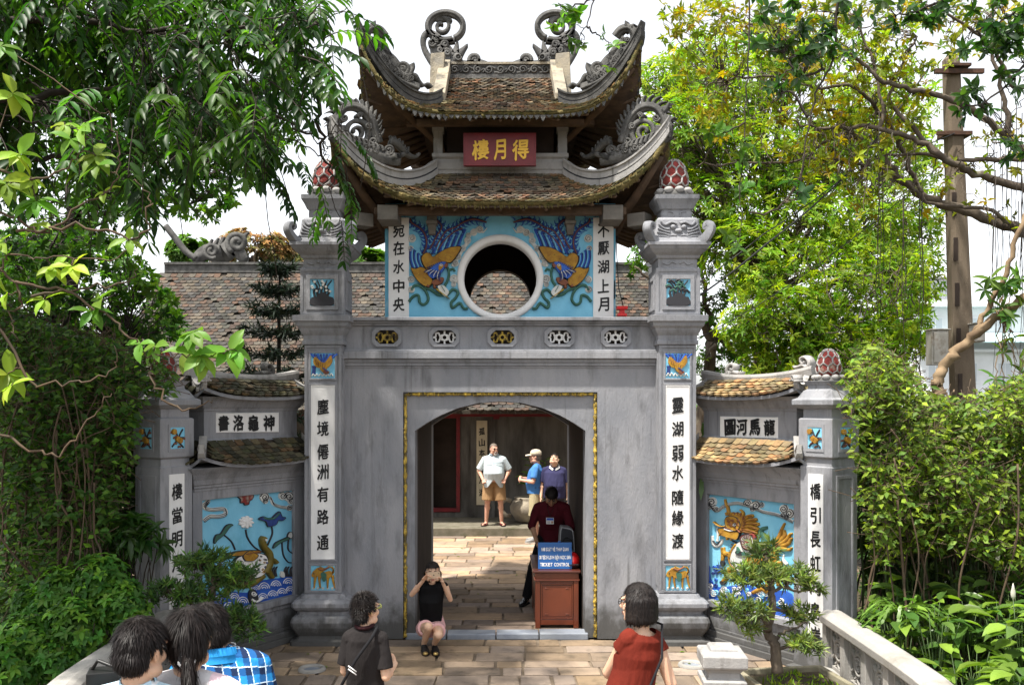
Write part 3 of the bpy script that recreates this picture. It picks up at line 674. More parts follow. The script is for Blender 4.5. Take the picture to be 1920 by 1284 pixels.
def hip(mb, S, side, top, base_w, m, ext=.05, dark=None):
    """stone hip ridge along the corner of the roof"""
    pts = [S(side, 1, v) for v in [i / 16 for i in range(17)]]
    d = (pts[-1] - pts[-2]).normalized(); pts.append(pts[-1] + d * ext + Vector((0, 0, ext * .6)))
    for z0, z1, w, mm in ((-.02, top * .30, base_w, m), (top * .30, top * .42, base_w * .75, m if dark is None else dark), (top * .42, top * .86, base_w * .86, m), (top * .86, top, base_w * 1.12, m)):
        rs = []
        for i, p in enumerate(pts):
            t = (pts[min(i + 1, len(pts) - 1)] - pts[max(i - 1, 0)]); n = Vector((-t.y, t.x, 0)).normalized() * w / 2
            k = 1 if i < len(pts) - 1 else .7
            rs.append([p - n * k + Vector((0, 0, z0)), p + n * k + Vector((0, 0, z0)), p + n * k + Vector((0, 0, z1)), p - n * k + Vector((0, 0, z1))])
        mb.rings(rs, mm)
def crest_fn(S, sx, back, x_off, sc):
    A, B = S(0, 1, 0), S(0, 1, 1); dx, dy = B.x - A.x, B.y - A.y
    nrm = Vector((-dy, dx, 0)).normalized()
    def fn(x, y, d):
        px, py = x_off[0] + x / sc, x_off[1] + y / sc
        s = ((px - CX) * (D + A.y) - F * A.x) / (F * dx - (px - CX) * dy)
        Y = A.y + s * dy; p = W(px, py, Y) + nrm * d
        return Vector((p.x * sx, (2 * YC - p.y) if back else p.y, p.z))
    return fn
def flames(mb, fn, arc, L, w, d, m=0, every=2, side=1):
    for i in range(1, len(arc) - 1, every):
        x, y = arc[i]; tx, ty = arc[i + 1][0] - arc[i - 1][0], arc[i + 1][1] - arc[i - 1][1]; l = math.hypot(tx, ty); tx /= l; ty /= l
        nx, ny = ty * side, -tx * side; k = L * rnd.uniform(.75, 1.15)
        mb.stroke(cr2([(x, y), (x + nx * k * .6 + tx * k * .1, y + ny * k * .6 + ty * k * .1), (x + nx * k + tx * k * .55, y + ny * k + ty * k * .55)], 4), lambda t: lerp(w, w * .1, t), fn, -d * .7, d * .7, m)

# lower roof
SL = roof_fn(.80, 1.0, 5.50, 1.90, 1.80, 4.965, .74, 4.2)
mb = MB(); base_sheet(mb, SL, 0, 1)
for side in range(4):
    tile_patch(mb, lambda u, v: SL(side, u, v), lambda v: -.93, lambda v: .93, .03, .985, .085 if side == 0 else .12, .062 if side == 0 else .11, 2, moss=lambda u, v: min(1, abs(u) ** 3 * 1.0 + max(0, v - .6) * 2.0))
moss_edge(mb, SL, 3, .032)
lr = mb.build('lower_roof', [M['tile_bed'], M['wood_dark'], M['tile'], M['moss']], gate); tag(lr, 'mossy lower swept roof of thin clay tiles')
def crest_low(fn, sx):
    mb = MB(); d = .045
    big = cr2([(850, 1050), (875, 970), (900, 895), (950, 825), (1020, 785), (1095, 795), (1145, 850), (1165, 910), (1185, 980)], 5)
    mb.stroke(big, 62, fn, -d, d); mb.stroke(big, 22, fn, -d * 1.35, d * 1.35)
    flames(mb, fn, big[2:-4], 78, 34, d, 0, 2, 1)
    mb.stroke(spiral(1012, 965, 98, 14, 2.2, 1.75, 44), lambda t: lerp(36, 20, t), fn, -d * .9, d * .9)
    mb.stroke(cr2([(960, 1060), (1040, 1060), (1110, 1000), (1120, 920)], 5), 44, fn, -d, d)
    mb.stroke(cr2([(1175, 1010), (1195, 930), (1200, 885), (1238, 862)], 5), lambda t: lerp(64, 8, t), fn, -d, d)
    mb.stroke(cr2([(1130, 850), (1170, 800), (1198, 752)], 5), lambda t: lerp(50, 6, t), fn, -d, d)
    mb.stroke(cr2([(690, 1170), (800, 1155), (900, 1120), (1010, 1090), (1110, 1040), (1185, 985)], 5), 88, fn, -d, d)
    mb.stroke(spiral(778, 1100, 40, 6, 1.0, 1.8, 26), 17, fn, -d, d)
    for i in range(9): mb.stroke(cr2([(820 + i * 34, 1110 - i * 10), (835 + i * 34, 1075 - i * 12), (860 + i * 33, 1065 - i * 13)], 4), lambda t: lerp(26, 5, t), fn, -d * 1.3, d * 1.3)
    lf = cr2([(640, 1130), (680, 1085), (715, 1050), (760, 1035)], 4); mb.stroke(lf, lambda t: lerp(20, 55, t), fn, -d, d); flames(mb, fn, lf, 42, 24, d, 0, 2, 1)
    for cx_, cy_, r_, a_ in ((900, 1040, 34, 0), (950, 1085, 30, 2), (1060, 1070, 34, 1), (1120, 1020, 30, 3), (880, 1105, 26, 2), (1000, 1090, 28, 4), (1150, 960, 24, 1), (930, 930, 26, 2), (1105, 870, 28, 0), (990, 850, 22, 3), (860, 1010, 24, 4)): mb.stroke(spiral(cx_, cy_, r_, r_ * .2, a_, 1.6, 20), r_ * .42, fn, -d * 1.25, d * 1.25)
    mb.stroke(cr2([(760, 1160), (690, 1140), (650, 1125), (610, 1145), (575, 1150), (552, 1122)], 5), lambda t: lerp(40, 16, t), fn, -d, d)
    return mb
def crest_up(fn, sx):
    mb = MB(); d = .045
    out = cr2([(560, 655), (690, 600), (800, 510), (885, 415), (935, 335), (945, 265), (910, 215), (850, 225), (805, 275)], 5)
    mb.stroke(out, lambda t: lerp(74, 56, t), fn, -d, d)
    for cx_, cy_, r_, a_ in ((770, 500, 30, 0), (820, 440, 30, 2), (860, 380, 24, 1), (720, 560, 30, 3), (900, 300, 20, 2), (660, 570, 24, 1), (800, 500, 24, 4), (620, 580, 20, 0), (910, 360, 22, 2)): mb.stroke(spiral(cx_, cy_, r_, r_ * .2, a_, 1.6, 20), r_ * .46, fn, -d * 1.3, d * 1.3)
    fl2 = cr2([(760, 440), (800, 370), (850, 320), (875, 280)], 4); mb.stroke(fl2, 40, fn, -d, d); flames(mb, fn, fl2, 40, 24, d, 0, 2, -1); mb.stroke(out, 18, fn, -d * 1.4, d * 1.4)
    flames(mb, fn, out[-16:-6], 34, 26, d, 0, 2, 1)
    mb.stroke(cr2([(900, 225), (885, 195), (880, 160)], 4), lambda t: lerp(34, 5, t), fn, -d, d); mb.stroke(cr2([(915, 225), (930, 195), (945, 185)], 4), lambda t: lerp(34, 5, t), fn, -d, d)
    mb.stroke(cr2([(880, 420), (905, 350), (880, 310), (850, 290)], 5), lambda t: lerp(40, 12, t), fn, -d, d)
    mb.stroke(spiral(872, 350, 34, 6, 0, 1.4, 18), 14, fn, -d, d)
    mb.stroke(cr2([(700, 540), (760, 450), (810, 410), (860, 400)], 5), lambda t: lerp(90, 60, t), fn, -d, d)
    fl = cr2([(730, 520), (745, 450), (800, 400)], 5); flames(mb, fn, fl, 46, 26, d, 0, 2, -1)
    mb.stroke(spiral(682, 505, 52, 8, 1.2, 1.7, 30), lambda t: lerp(30, 16, t), fn, -d, d)
    mb.stroke(cr2([(640, 600), (620, 540), (600, 500), (600, 465)], 5), lambda t: lerp(50, 8, t), fn, -d, d)
    mb.stroke(cr2([(645, 560), (590, 555), (560, 600), (530, 630), (495, 620), (465, 645)], 5), lambda t: lerp(30, 20, t), fn, -d, d)
    for i in range(8): mb.stroke(cr2([(640 + i * 33, 610 - i * 26), (650 + i * 33, 570 - i * 28), (675 + i * 33, 555 - i * 28)], 4), lambda t: lerp(30, 5, t), fn, -d * 1.3, d * 1.3)
    return mb
for sx in (1, -1):
    for back in (False, True):
        side = (0 if sx > 0 else 3) if not back else (1 if sx > 0 else 2)
        hb = MB(); hip(hb, SL, side, .17, .15, 0, dark=1); h = hb.build('hip_ridge', [M['plaster_pale'], M['ink']], lr)
        crest_low(crest_fn(SL, sx, back, (950, 0), 3.891), sx).build('ridge_crest', M['carved'], lr)
# pale moulded curb at the head of the lower roof
mb = MB(); mb.mold((0, YC), .80, 1.0, [(-.03, 5.44), (.03, 5.47), (.03, 5.53), (.015, 5.535), (.015, 5.545), (.028, 5.55), (.02, 5.63), (.0, 5.68), (.03, 5.70), (.03, 5.745), (-.06, 5.75)])
mb.build('curb', M['plaster_pale'], lr, bevel=.004)
# eave timbers
mb = MB()
mb.bx(-1.5, 1.5, TY0 - .10, TY0, 4.93, 5.05); mb.bx(-1.45, 1.45, TY0 - .35, TY0 - .25, 4.88, 4.96)
for sx in (1, -1):
    for yy in (-1, 1):
        A = Vector((sx * 1.30, YC + yy * 1.2, 4.78)); B = SL(0 if sx > 0 else 3, 1, .93, -.10) if yy < 0 else SL(1 if sx > 0 else 2, 1, .93, -.10)
        mb.tube([A, A.lerp(B, .5) + Vector((0, 0, -.05)), B], [.075, .07, .05], 4)
        A2 = Vector((sx * 1.33, YC + yy * 1.05, 4.62)); mb.tube([A2, A2.lerp(B, .35) + Vector((0, 0, .02)), A2.lerp(B, .62) + Vector((0, 0, .12))], [.05, .05, .06], 4)
for side in range(4):
    for i in range(13):
        u = lerp(-.85, .85, i / 12); mb.tube([SL(side, u, .35, -.08), SL(side, u, .96, -.075)], .022, 4)
mb.build('eave_timber', M['wood_orange'], lr)

# neck between the roofs
mb = MB(); mb.bx(-.66, .66, YC - .86, YC + .86, 5.4, 6.4, 0)
for sx in (-1, 1):
    for yy in (-1, 1):
        mb.bx(sx * .76 - .055, sx * .76 + .055, YC + yy * .93 - .055, YC + yy * .93 + .055, 5.74, 6.02, 1); mb.bx(sx * .76 - .07, sx * .76 + .07, YC + yy * .93 - .075, YC + yy * .93 + .075, 6.02, 6.12, 1)
for yy in (-1, 1): mb.bx(-1.15, 1.15, YC + yy * .95 - .05, YC + yy * .95 + .05, 6.10, 6.22, 2); mb.bx(-1.0, 1.0, YC + yy * 1.2 - .04, YC + yy * 1.2 + .04, 6.02, 6.09, 2)
for sx in (-1, 1): mb.bx(sx * .80 - .05, sx * .80 + .05, YC - 1.15, YC + 1.15, 6.115, 6.225, 2)
mb.build('neck', [M['dark_in'], M['plaster_pale'], M['wood_orange']], gate)
# upper roof
SU = roof_fn(.74, .915, 6.41, 1.61, 1.665, 6.02, .83, 5.2, sag=.12, conc=1.3)
mb = MB(); base_sheet(mb, SU, 0, 1)
for side in range(4):
    tile_patch(mb, lambda u, v: SU(side, u, v), lambda v: -.93, lambda v: .93, .02, .985, .08 if side == 0 else .12, .062 if side == 0 else .11, 2, moss=lambda u, v: min(1, abs(u) ** 2.5 * 1.2 + max(0, v - .6) * 2))
RZT = 7.02
for q in (-1, 1):                                  # upper gabled slopes
    fn = lambda u, v: Vector((u * .72, YC + q * lerp(0, .93, v), lerp(RZT, 6.40, 1 - (1 - v) ** 1.15)))
    vs = [fn(a, b) - Vector((0, 0, .01)) for b in (0, .25, .5, .75, 1) for a in (-1, 1)]
    mb.add(vs, [(2 * i, 2 * i + 1, 2 * i + 3, 2 * i + 2) for i in range(4)], 0)
    tile_patch(mb, fn, -.98, .98, .05, 1.0, .08 if q < 0 else .12, .062 if q < 0 else .11, 2, moss=lambda u, v: .15)
    mb.add([Vector((q * .715, YC - .93, 6.38)), Vector((q * .715, YC + .93, 6.38)), Vector((q * .715, YC, RZT))], [(0, 1, 2)], 4)
moss_edge(mb, SU, 3, .022)
for side in range(4):                              # leaf-shaped drip tiles under the edge
    n = 46
    for i in range(n + 1):
        u = lerp(-.99, .99, i / n); P = SU(side, u, 1, -.02); Q = SU(side, min(u + .02, 1), 1, -.02); t = (Q - P).normalized(); w = .032
        out = Vector((P.x, P.y - YC, 0)).normalized() * .012; l = rnd.uniform(.03, .075)
        mb.add([P - t * w + out, P + t * w + out, P + t * w * .7 + out * 1.5 - Vector((0, 0, l * .5)), P + out * 1.5 - Vector((0, 0, l)), P - t * w * .7 + out * 1.5 - Vector((0, 0, l * .5)), P - t * w - out, P + t * w - out, P - out - Vector((0, 0, l))], [(0, 1, 2, 3, 4), (5, 7, 6), (0, 4, 3, 7, 5), (1, 6, 7, 3, 2)], 4)
ur = mb.build('upper_roof', [M['tile_bed'], M['wood_dark'], M['tile'], M['moss'], M['carved'], M['stone_ridge']], gate); tag(ur, 'steep upper roof of clay tiles under a carved dragon ridge')
for sx in (1, -1):
    for back in (False, True):
        side = (0 if sx > 0 else 3) if not back else (1 if sx > 0 else 2)
        hb = MB(); hip(hb, SU, side, .15, .13, 0, dark=1); hb.build('hip_ridge', [M['carved_dark'], M['ink']], ur)
        crest_up(crest_fn(SU, sx, back, (950, 0), 3.891), sx).build('ridge_crest', M['carved_dark'], ur)
mb = MB()
for side in range(4):
    for i in range(9):
        u = lerp(-.85, .85, i / 8); mb.tube([SU(side, u, .3, -.08), SU(side, u, .96, -.075)], .02, 4)
for sx in (1, -1):
    for yy in (-1, 1):
        B = SU(0 if sx > 0 else 3, 1, .9, -.12) if yy < 0 else SU(1 if sx > 0 else 2, 1, .9, -.12); A = Vector((sx * .72, YC + yy * .85, 5.85))
        mb.tube([A, A.lerp(B, .6) + Vector((0, 0, -.06)), B], [.035, .06, .05], 4)
mb.build('eave_timber', M['wood_orange'], ur)
# verges, end blocks and the main ridge
for sx in (-1, 1):
    mb = MB()
    for q in (-1, 1):
        A = Vector((sx * .73, YC + q * .08, RZT + .12)); B = Vector((sx * .75, YC + q * .95, 6.44)); w = Vector((.075, 0, 0)); h = Vector((0, 0, .10)); g = Vector((0, 0, .08))
        mb.rings([[A - w - g, A + w - g, A + w + h, A - w + h], [B - w - g, B + w - g, B + w + h * .6, B - w + h * .6]], 0)
    c = sx * .84
    for q in (-1, 1):
        mb.rings([[Vector((c - .085, YC + q * .30 - .07, 6.55)), Vector((c + .085, YC + q * .30 - .07, 6.55)), Vector((c + .085, YC + q * .30 + .07, 6.55)), Vector((c - .085, YC + q * .30 + .07, 6.55))],
                  [Vector((c - .09 - sx * .03, YC + q * .22 - .07, 7.24)), Vector((c + .09 - sx * .03, YC + q * .22 - .07, 7.26)), Vector((c + .09 - sx * .03, YC + q * .22 + .07, 7.26)), Vector((c - .09 - sx * .03, YC + q * .22 + .07, 7.24))]], 0)
    mb.bx(c - .07, c + .07, YC - .23, YC + .23, 6.6, 7.2, 0)
    mb.build('verge', M['stone_ridge'], ur, bevel=.008)
mb = MB(); mb.bx(-.74, .74, YC - .08, YC + .08, RZT - .06, RZT + .03, 0); mb.bx(-.70, .70, YC - .06, YC + .06, RZT + .03, RZT + .16, 0); mb.bx(-.72, .72, YC - .085, YC + .085, RZT + .16, RZT + .19, 1)
for i in range(9):
    x = lerp(-.6, .6, i / 8)
    for q in (-1, 1):
        fk = lambda a, b, d: Vector((a, YC + q * (.06 + d), b)); mb.stroke(spiral(x, RZT + .09, .055, .012, i, 1.4, 18), .022, fk, 0, .03, 0)
        mb.stroke(cr2([(x - .08, RZT + .05), (x, RZT + .13 if i % 2 else RZT + .06), (x + .09, RZT + .1)], 5), .025, fk, 0, .02, 0)
mb.build('main_ridge', [M['carved'], M['stone_ridge']], ur)
for sx in (-1, 1):
    def fn(x, y, d):
        p = W(600 + x / 3.891, y / 3.891, YC); return Vector((p.x * -sx, YC + d, p.z))
    mb = MB(); d = .065
    ring = [(917 + 128 * math.cos(a), 205 + 100 * math.sin(a)) for a in [lerp(1.15, 1.15 + 2 * math.pi * .98, i / 40) for i in range(41)]]
    mb.stroke(ring, 44, fn, -d, d); mb.stroke(ring, 14, fn, -d * 1.3, d * 1.3)
    mb.stroke([(x, y) for x, y in spiral(885, 200, 95, 12, 1.6, 1.6, 40)], lambda t: lerp(30, 22, t), fn, -d * .8, d * .8)
    mb.stroke(cr2([(840, 140), (880, 150), (930, 145), (950, 170)], 5), 40, fn, -d * .7, d * .7)
    mb.stroke(cr2([(985, 305), (900, 310), (850, 270), (790, 250), (757, 290), (760, 360), (795, 430), (835, 490)], 6), lambda t: lerp(36, 44, t), fn, -d, d)
    mb.stroke(cr2([(880, 300), (905, 360), (890, 430), (850, 480)], 6), lambda t: lerp(70, 110, t), fn, -d * .9, d * .9)
    mb.stroke(cr2([(830, 300), (840, 380), (860, 460)], 6), lambda t: lerp(50, 90, t), fn, -d, d)
    for k, a in enumerate(((820, 330), (850, 300), (915, 340), (930, 400), (880, 380))): mb.stroke(spiral(a[0], a[1], 30, 6, k, 1.5, 18), 16, fn, -d * 1.3, d * 1.3)
    mb.ell(fn(1000, 440, 0), (.075, .10, .10), 0, 12, 8); mb.ell(fn(1012, 440, 0), (.03, .125, .03)); mb.stroke(spiral(1012, 440, 24, 18, 0, 1, 14), 9, fn, -d * 1.9, d * 1.9)
    mb.stroke(cr2([(940, 470), (1000, 490), (1080, 490), (1150, 470)], 6), lambda t: lerp(110, 50, t), fn, -d, d)
    for pts in ([(960, 420), (950, 370), (925, 330)], [(990, 400), (1000, 350), (1005, 310)], [(1020, 405), (1050, 370), (1078, 335)], [(940, 450), (920, 420), (900, 400)]): mb.stroke(cr2(pts, 5), lambda t: lerp(60, 6, t), fn, -d, d)
    mb.stroke(spiral(1130, 450, 44, 8, 2.2, 1.6, 28), lambda t: lerp(34, 18, t), fn, -d, d)
    mb.stroke(cr2([(1150, 470), (1200, 480), (1250, 500), (1300, 520)], 5), lambda t: lerp(60, 24, t), fn, -d, d)
    mb.build('ridge_dragon', M['carved'], ur)
# hanging name board
mb = MB(); yb = TY0 - .02
a, b = W(869, 311, yb), W(1005, 250, yb)
mb.bx(a.x, b.x, yb, yb + .05, a.z, b.z, 0); frame_rect(mb, a.x + .012, b.x - .012, a.z + .012, b.z - .012, yb, .012, .012, 0)
for ch, px in zip('樓月得', (901, 937, 976)):
    put_glyph(mb, ch, W(px, 0, yb).x, 0, .19 if ch != '月' else .14, .225, lambda p, q, d: Vector((p, yb - .004 - d, W(0, 281, yb).z - q)), .006, 1)
tag(mb.build('name_board', [M['red'], M['gold_letter']], gate), 'red board with three gilt characters under the upper eave')
# ------------------------------------------------------------------ splayed screen walls and end posts
CAM = Vector((0, -D, H))
def plane_map(A, ex, n, sc, ox, oy):
    """drawing coordinates (pixels of an enlarged crop) to a point on a standing wall face, d off the face"""
    def fn(x, y, d):
        px, py = ox + x / sc, oy + y / sc
        r = Vector(((px - CX) / F, 1, (CY - py) / F)); t = (A - CAM).dot(n) / r.dot(n)
        return CAM + r * t + n * d
    return fn
M['tile_sun'] = nmat('ochre fish-scale tile', (.225, .168, .095), (.135, .105, .064), 8, (1, 1, 1), .35, .65, .9, .5, 60, tint=True, stain=(.09, .08, .03), sscale=6, slo=.58, shi=.72, sfac=.75)  # right wing tile, the sunny side's warm light put into its ochre
M['tile_mossy_shaded'] = nmat('shade-darkened mossy tile', (.075, .065, .045), (.045, .045, .028), 8, (1, 1, 1), .35, .65, .95, .6, 60, tint=True, stain=(.05, .06, .02), sscale=6, slo=.52, shi=.7, sfac=.75)  # left wing tile: moss, with that side's shade also put into the colour
def small_roof(mb, fr, wi, yi, zi, we, ye, ze, rise, m_tile, wt, lt):
    S = roof_fn(wi, yi, zi, we, ye, ze, rise, 3.2, sag=.03, conc=1.25, fr=fr)
    base_sheet(mb, S, 1, 0, .035, 16, 5)
    for side in range(4): tile_patch(mb, lambda u, v: S(side, u, v), lambda v: -.93, lambda v: .93, .06, .99, wt, lt, m_tile, th=.022)
    return S
def ridge_scroll(mb, o, ax, sc):
    fn = lambda a, b, d: o + ax * (a * sc) + Vector((0, 0, b * sc)) + Vector((-ax.y, ax.x, 0)) * d
    mb.stroke(cr2([(-1.2, 0), (-.7, .25), (-.75, .8), (-.4, 1.3), (.1, 1.5), (.5, 1.25), (.4, .8), (0, .75), (-.1, 1.0)], 5), lambda t: lerp(.6, .3, t) * 1, lambda a, b, d: fn(a, b, d * .05), -1, 1)
    mb.stroke(cr2([(-.4, .2), (.2, .5), (.8, .35), (1.4, .25), (1.5, .5)], 5), lambda t: lerp(.7, .3, t), lambda a, b, d: fn(a, b, d * .05), -1, 1)
def screen_wall(s):
    A = Vector((s * 2.24, .22, 0)); B = Vector((s * 3.13, -1.20, 0)); ex = (B - A).normalized(); n = Vector((ex.y * s, -ex.x * s, 0)); L = (B - A).length
    if n.y > 0: n = -n
    ey = -n
    lab = ('shaded grey screen wall with a lotus and turtle mural under shade-darkened mossy tiles', 'sunlit grey screen wall with a dragon horse mural under ochre tiles')[s > 0]
    w = thing('screen_wall', (A + B) / 2, lab, 'wall', 'screen walls beside the gate')
    P = lambda a, z, d: A + ex * a + n * d + Vector((0, 0, z))
    fr = (A + ex * L / 2 + ey * .17, ex, ey)
    def slab(mb, a0, a1, d0, d1, z0, z1, m=0):
        mb.rings([[P(a0, z, d0), P(a1, z, d0), P(a1, z, d1), P(a0, z, d1)] for z in (z0, z1)], m)
    # mural field measured in the wall plane
    f0 = plane_map(A, ex, n, 1, 0, 0)
    corners = [(1325, 926), (1488, 946)] if s > 0 else [(380, 938), (552, 917)]
    q = [(f0(x, y, 0) - A).dot(ex) for x, y in corners]; m0, m1 = min(q), max(q); zt = f0(*corners[0], 0).z; zb = zt - 1.20
    mb = MB()
    slab(mb, 0, L, -.34, -.05, 0, 1.9); slab(mb, 0, m0, -.05, 0, .12, 1.9); slab(mb, m1, L, -.05, 0, .12, 1.9); slab(mb, m0, m1, -.05, 0, zt, 1.9); slab(mb, m0, m1, -.05, 0, .12, zb)
    slab(mb, 0, L, -.05, .09, 0, .07); slab(mb, 0, L, -.05, .06, .07, .13); slab(mb, m0 - .03, L, 0, .05, zb - .07, zb)
    for a0, a1, z0, z1 in ((m0, m1, .40 - .02, zb - .072), (m0, m1, .13, .16), (m0 - .05, m0, .16, .38), (m1, m1 + .05, .16, .38)): slab(mb, a0, a1, 0, .018, z0, z1)
    o = mb.build('wall', M['plaster'], w, bevel=.005)
    # flared cornice under each roof, block between
    mb = MB()
    def flare(prof, hl, hd):
        rs = []
        for off, z in prof:
            a, b = hl + off, hd + off
            rs.append([fr[0] + fr[1] * x + fr[2] * y + Vector((0, 0, z)) for x, y in ((-a, -b), (a, -b), (a, b), (-a, b))])
        mb.rings(rs)
    flare([(0, 1.80), (.012, 1.801), (.012, 1.83), (.03, 1.835), (.03, 1.86), (.045, 1.87), (.06, 1.92), (.10, 1.98), (.15, 2.03), (.17, 2.05), (.0, 2.06)], L / 2 - .02, .17)
    flare([(.06, 2.22), (.055, 2.27), (.02, 2.30), (0, 2.34), (0, 2.62), (.01, 2.625), (.012, 2.645), (.035, 2.67), (.07, 2.73), (.10, 2.76), (.12, 2.775), (-.05, 2.78)], L / 2 - .17, .135)
    mb.build('cornice', M['plaster'], w, bevel=.004)
    mb = MB(); tm = M['tile_sun'] if s > 0 else M['tile_mossy_shaded']
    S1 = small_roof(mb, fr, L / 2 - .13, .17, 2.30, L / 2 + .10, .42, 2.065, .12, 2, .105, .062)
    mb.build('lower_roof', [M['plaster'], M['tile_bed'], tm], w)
    mb = MB()
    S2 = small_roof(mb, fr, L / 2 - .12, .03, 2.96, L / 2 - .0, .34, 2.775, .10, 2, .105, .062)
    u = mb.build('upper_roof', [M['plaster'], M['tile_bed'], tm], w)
    mb = MB(); pl = M['plaster_pale']
    for (S, hh, bw) in ((S1, .07, .07), (S2, .05, .055)):
        for side in range(4): hip(mb, S, side, hh, bw, 0, ext=.04)
    pts = [P(lerp(.05, L - .05, i / 12), 2.955 + .07 * abs(i / 6 - 1) ** 2.2, -.17) for i in range(13)]
    rs = [[p + n * a + Vector((0, 0, z)) for a, z in ((-.045, -.03), (.045, -.03), (.06, .04), (.05, .07), (-.05, .07), (-.06, .04))] for p in pts]
    mb.rings(rs); mb.build('ridge', pl, w)
    mb = MB(); ridge_scroll(mb, P(L * .30, 3.02, -.17), ex, .085); mb.build('ridge_scroll', M['carved'] if s < 0 else pl, w)
    mb = MB(); ridge_scroll(mb, P(L - .16, 3.06, -.17), -ex, .085); mb.build('ridge_scroll', M['carved'] if s < 0 else pl, w)
    mb = MB()
    for side in range(4): ridge_scroll(mb, S2(side, 1, 1) + Vector((0, 0, .05)), Vector((S2(side, 1, 1).x - fr[0].x, S2(side, 1, 1).y - fr[0].y, 0)).normalized() * -1, .04)
    mb.build('eave_curl', pl, w)
    # name tablet, read right to left
    A2 = A - n * .035; ft = plane_map(A2, ex, n, 1, 0, 0)
    x0, x1, y0, y1 = (1350, 1459, 780, 819) if s > 0 else (405, 523, 774, 811)
    mb = MB(); mb.poly([(x0, y0), (x1, y0 + (2 if s > 0 else -1)), (x1, y1 + (3 if s > 0 else -1)), (x0, y1)], ft, 0, .014, 0)
    for ch, px in zip('圖河馬龍' if s > 0 else '書洛龜神', (1371, 1393, 1417, 1445) if s > 0 else (417, 445, 473, 502)):
        put_glyph(mb, ch, px, (y0 + y1) / 2 + (1 if s > 0 else 0), 19, 28, ft, .019, 1, .05)
    tag(mb.build('name_tablet', [M['white'], M['black']], w), 'white tablet with four brushed characters')
    return w, A - n * .048, ex, n, (m0, m1, zb, zt), P
PAINT = [M['blue'], M['gold'], M['navy'], M['cobalt'], M['cloud_paint'], M['green_paint'], M['rust'], M['ink'], M['white'], M['redpaint']]
def seigaiha(mb, fn, cx, cy, r, m_bg, m_line, n=3, h=.014, a0=math.pi, a1=2 * math.pi, sk=1.0):
    mb.poly([(cx + r * math.cos(a), cy + r * sk * math.sin(a)) for a in [lerp(a0, a1, i / 12) for i in range(13)]] + [(cx, cy + r * .25)], fn, 0, h, m_bg)
    for k in range(n):
        q = r * (.88 - .30 * k); mb.stroke([(cx + q * math.cos(a), cy + q * sk * math.sin(a)) for a in [lerp(a0 + .12, a1 - .12, i / 10) for i in range(11)]], r * .13, fn, h - .003, h + .006, m_line)
def field(mb, P, m, d, mi=0):
    m0, m1, zb, zt = m; mb.rings([[P(m0, z, d - .006), P(m1, z, d - .006), P(m1, z, d), P(m0, z, d)] for z in (zb, zt)], mi)
# right: dragon horse ----------------------------------------------------
w, A2, ex, n, mm, P = screen_wall(1)
fn = plane_map(A2, ex, n, 4.585, 1310, 910); mb = MB(); field(mb, P, mm, -.044)
ST = lambda pts, wd, m, h=.02, k=5, d0=0: mb.stroke(cr2(pts, k), wd, fn, d0, h, m)
def PO(pts, m, h=.02, k=5):
    c = cr2(pts, k, True); mb.poly(c, fn, 0, h, m)
    if h > .02 and len(pts) > 4: mb.stroke(c + c[:1], 6, fn, h * .4, h + .003, 7)
def cloud_run(pts, wd):
    c = cr2(pts, 5); mb.stroke(c, wd, fn, 0, .016, 4)
    for o in (-.3, .05, .36): mb.stroke([(x + o * wd * .25, y + o * wd) for x, y in c], wd * .10, fn, .012, .022, 7)
cloud_run([(85, 130), (150, 215), (235, 170), (330, 150), (420, 170), (500, 200), (560, 225), (660, 245), (730, 270), (815, 310)], 30)
for cx, cy, r in ((120, 140, 44), (150, 200, 26), (95, 180, 28), (430, 150, 36), (500, 170, 42), (545, 165, 26), (470, 200, 24), (740, 200, 40), (790, 240, 44), (765, 270, 24), (735, 250, 24)):
    mb.poly([(cx + r * math.cos(k * .52), cy + r * math.sin(k * .52)) for k in range(12)], fn, 0, .016, 4); mb.stroke(spiral(cx, cy, r * .9, r * .15, cx, 1.8, 22), r * .13, fn, .012, .026, 7)
ST([(120, 430), (130, 500), (165, 520), (200, 490), (205, 460)], 26, 4); ST([(165, 355), (170, 430), (165, 480)], lambda t: lerp(8, 26, t), 4); ST([(130, 470), (165, 505), (198, 470)], 7, 7, .028)
ST([(740, 590), (735, 640), (760, 680)], lambda t: lerp(6, 40, t), 4)
# body
PO([(290, 560), (330, 500), (380, 480), (450, 560), (560, 560), (640, 520), (690, 600), (660, 690), (560, 720), (450, 760), (330, 720), (280, 640)], 4, .030)
PO([(440, 600), (560, 570), (650, 530), (695, 600), (670, 690), (600, 720), (500, 700), (430, 680)], 1, .036)
ST([(300, 560), (275, 600), (285, 670), (330, 730)], 16, 1, .038); ST([(335, 500), (295, 560), (280, 620)], 22, 1, .038)
for i in range(7): ST([(328 - i * 10, 485 + i * 24), (300 - i * 11, 475 + i * 27)], lambda t: lerp(15, 3, t), 7, .036, 3)
ST([(290, 590), (225, 580), (215, 530), (218, 560), (212, 650)], lambda t: lerp(46, 28, t), 1, .034); PO([(200, 650), (228, 645), (232, 680), (208, 692)], 7, .034)
ST([(330, 720), (270, 720), (250, 780), (215, 820)], lambda t: lerp(60, 28, t), 1, .034); PO([(195, 820), (240, 815), (240, 845), (205, 850)], 7, .03)
ST([(640, 680), (620, 800), (600, 900), (560, 880), (470, 920)], lambda t: lerp(90, 30, t), 1, .034); ST([(690, 650), (700, 760), (690, 860)], lambda t: lerp(80, 30, t), 1, .03)
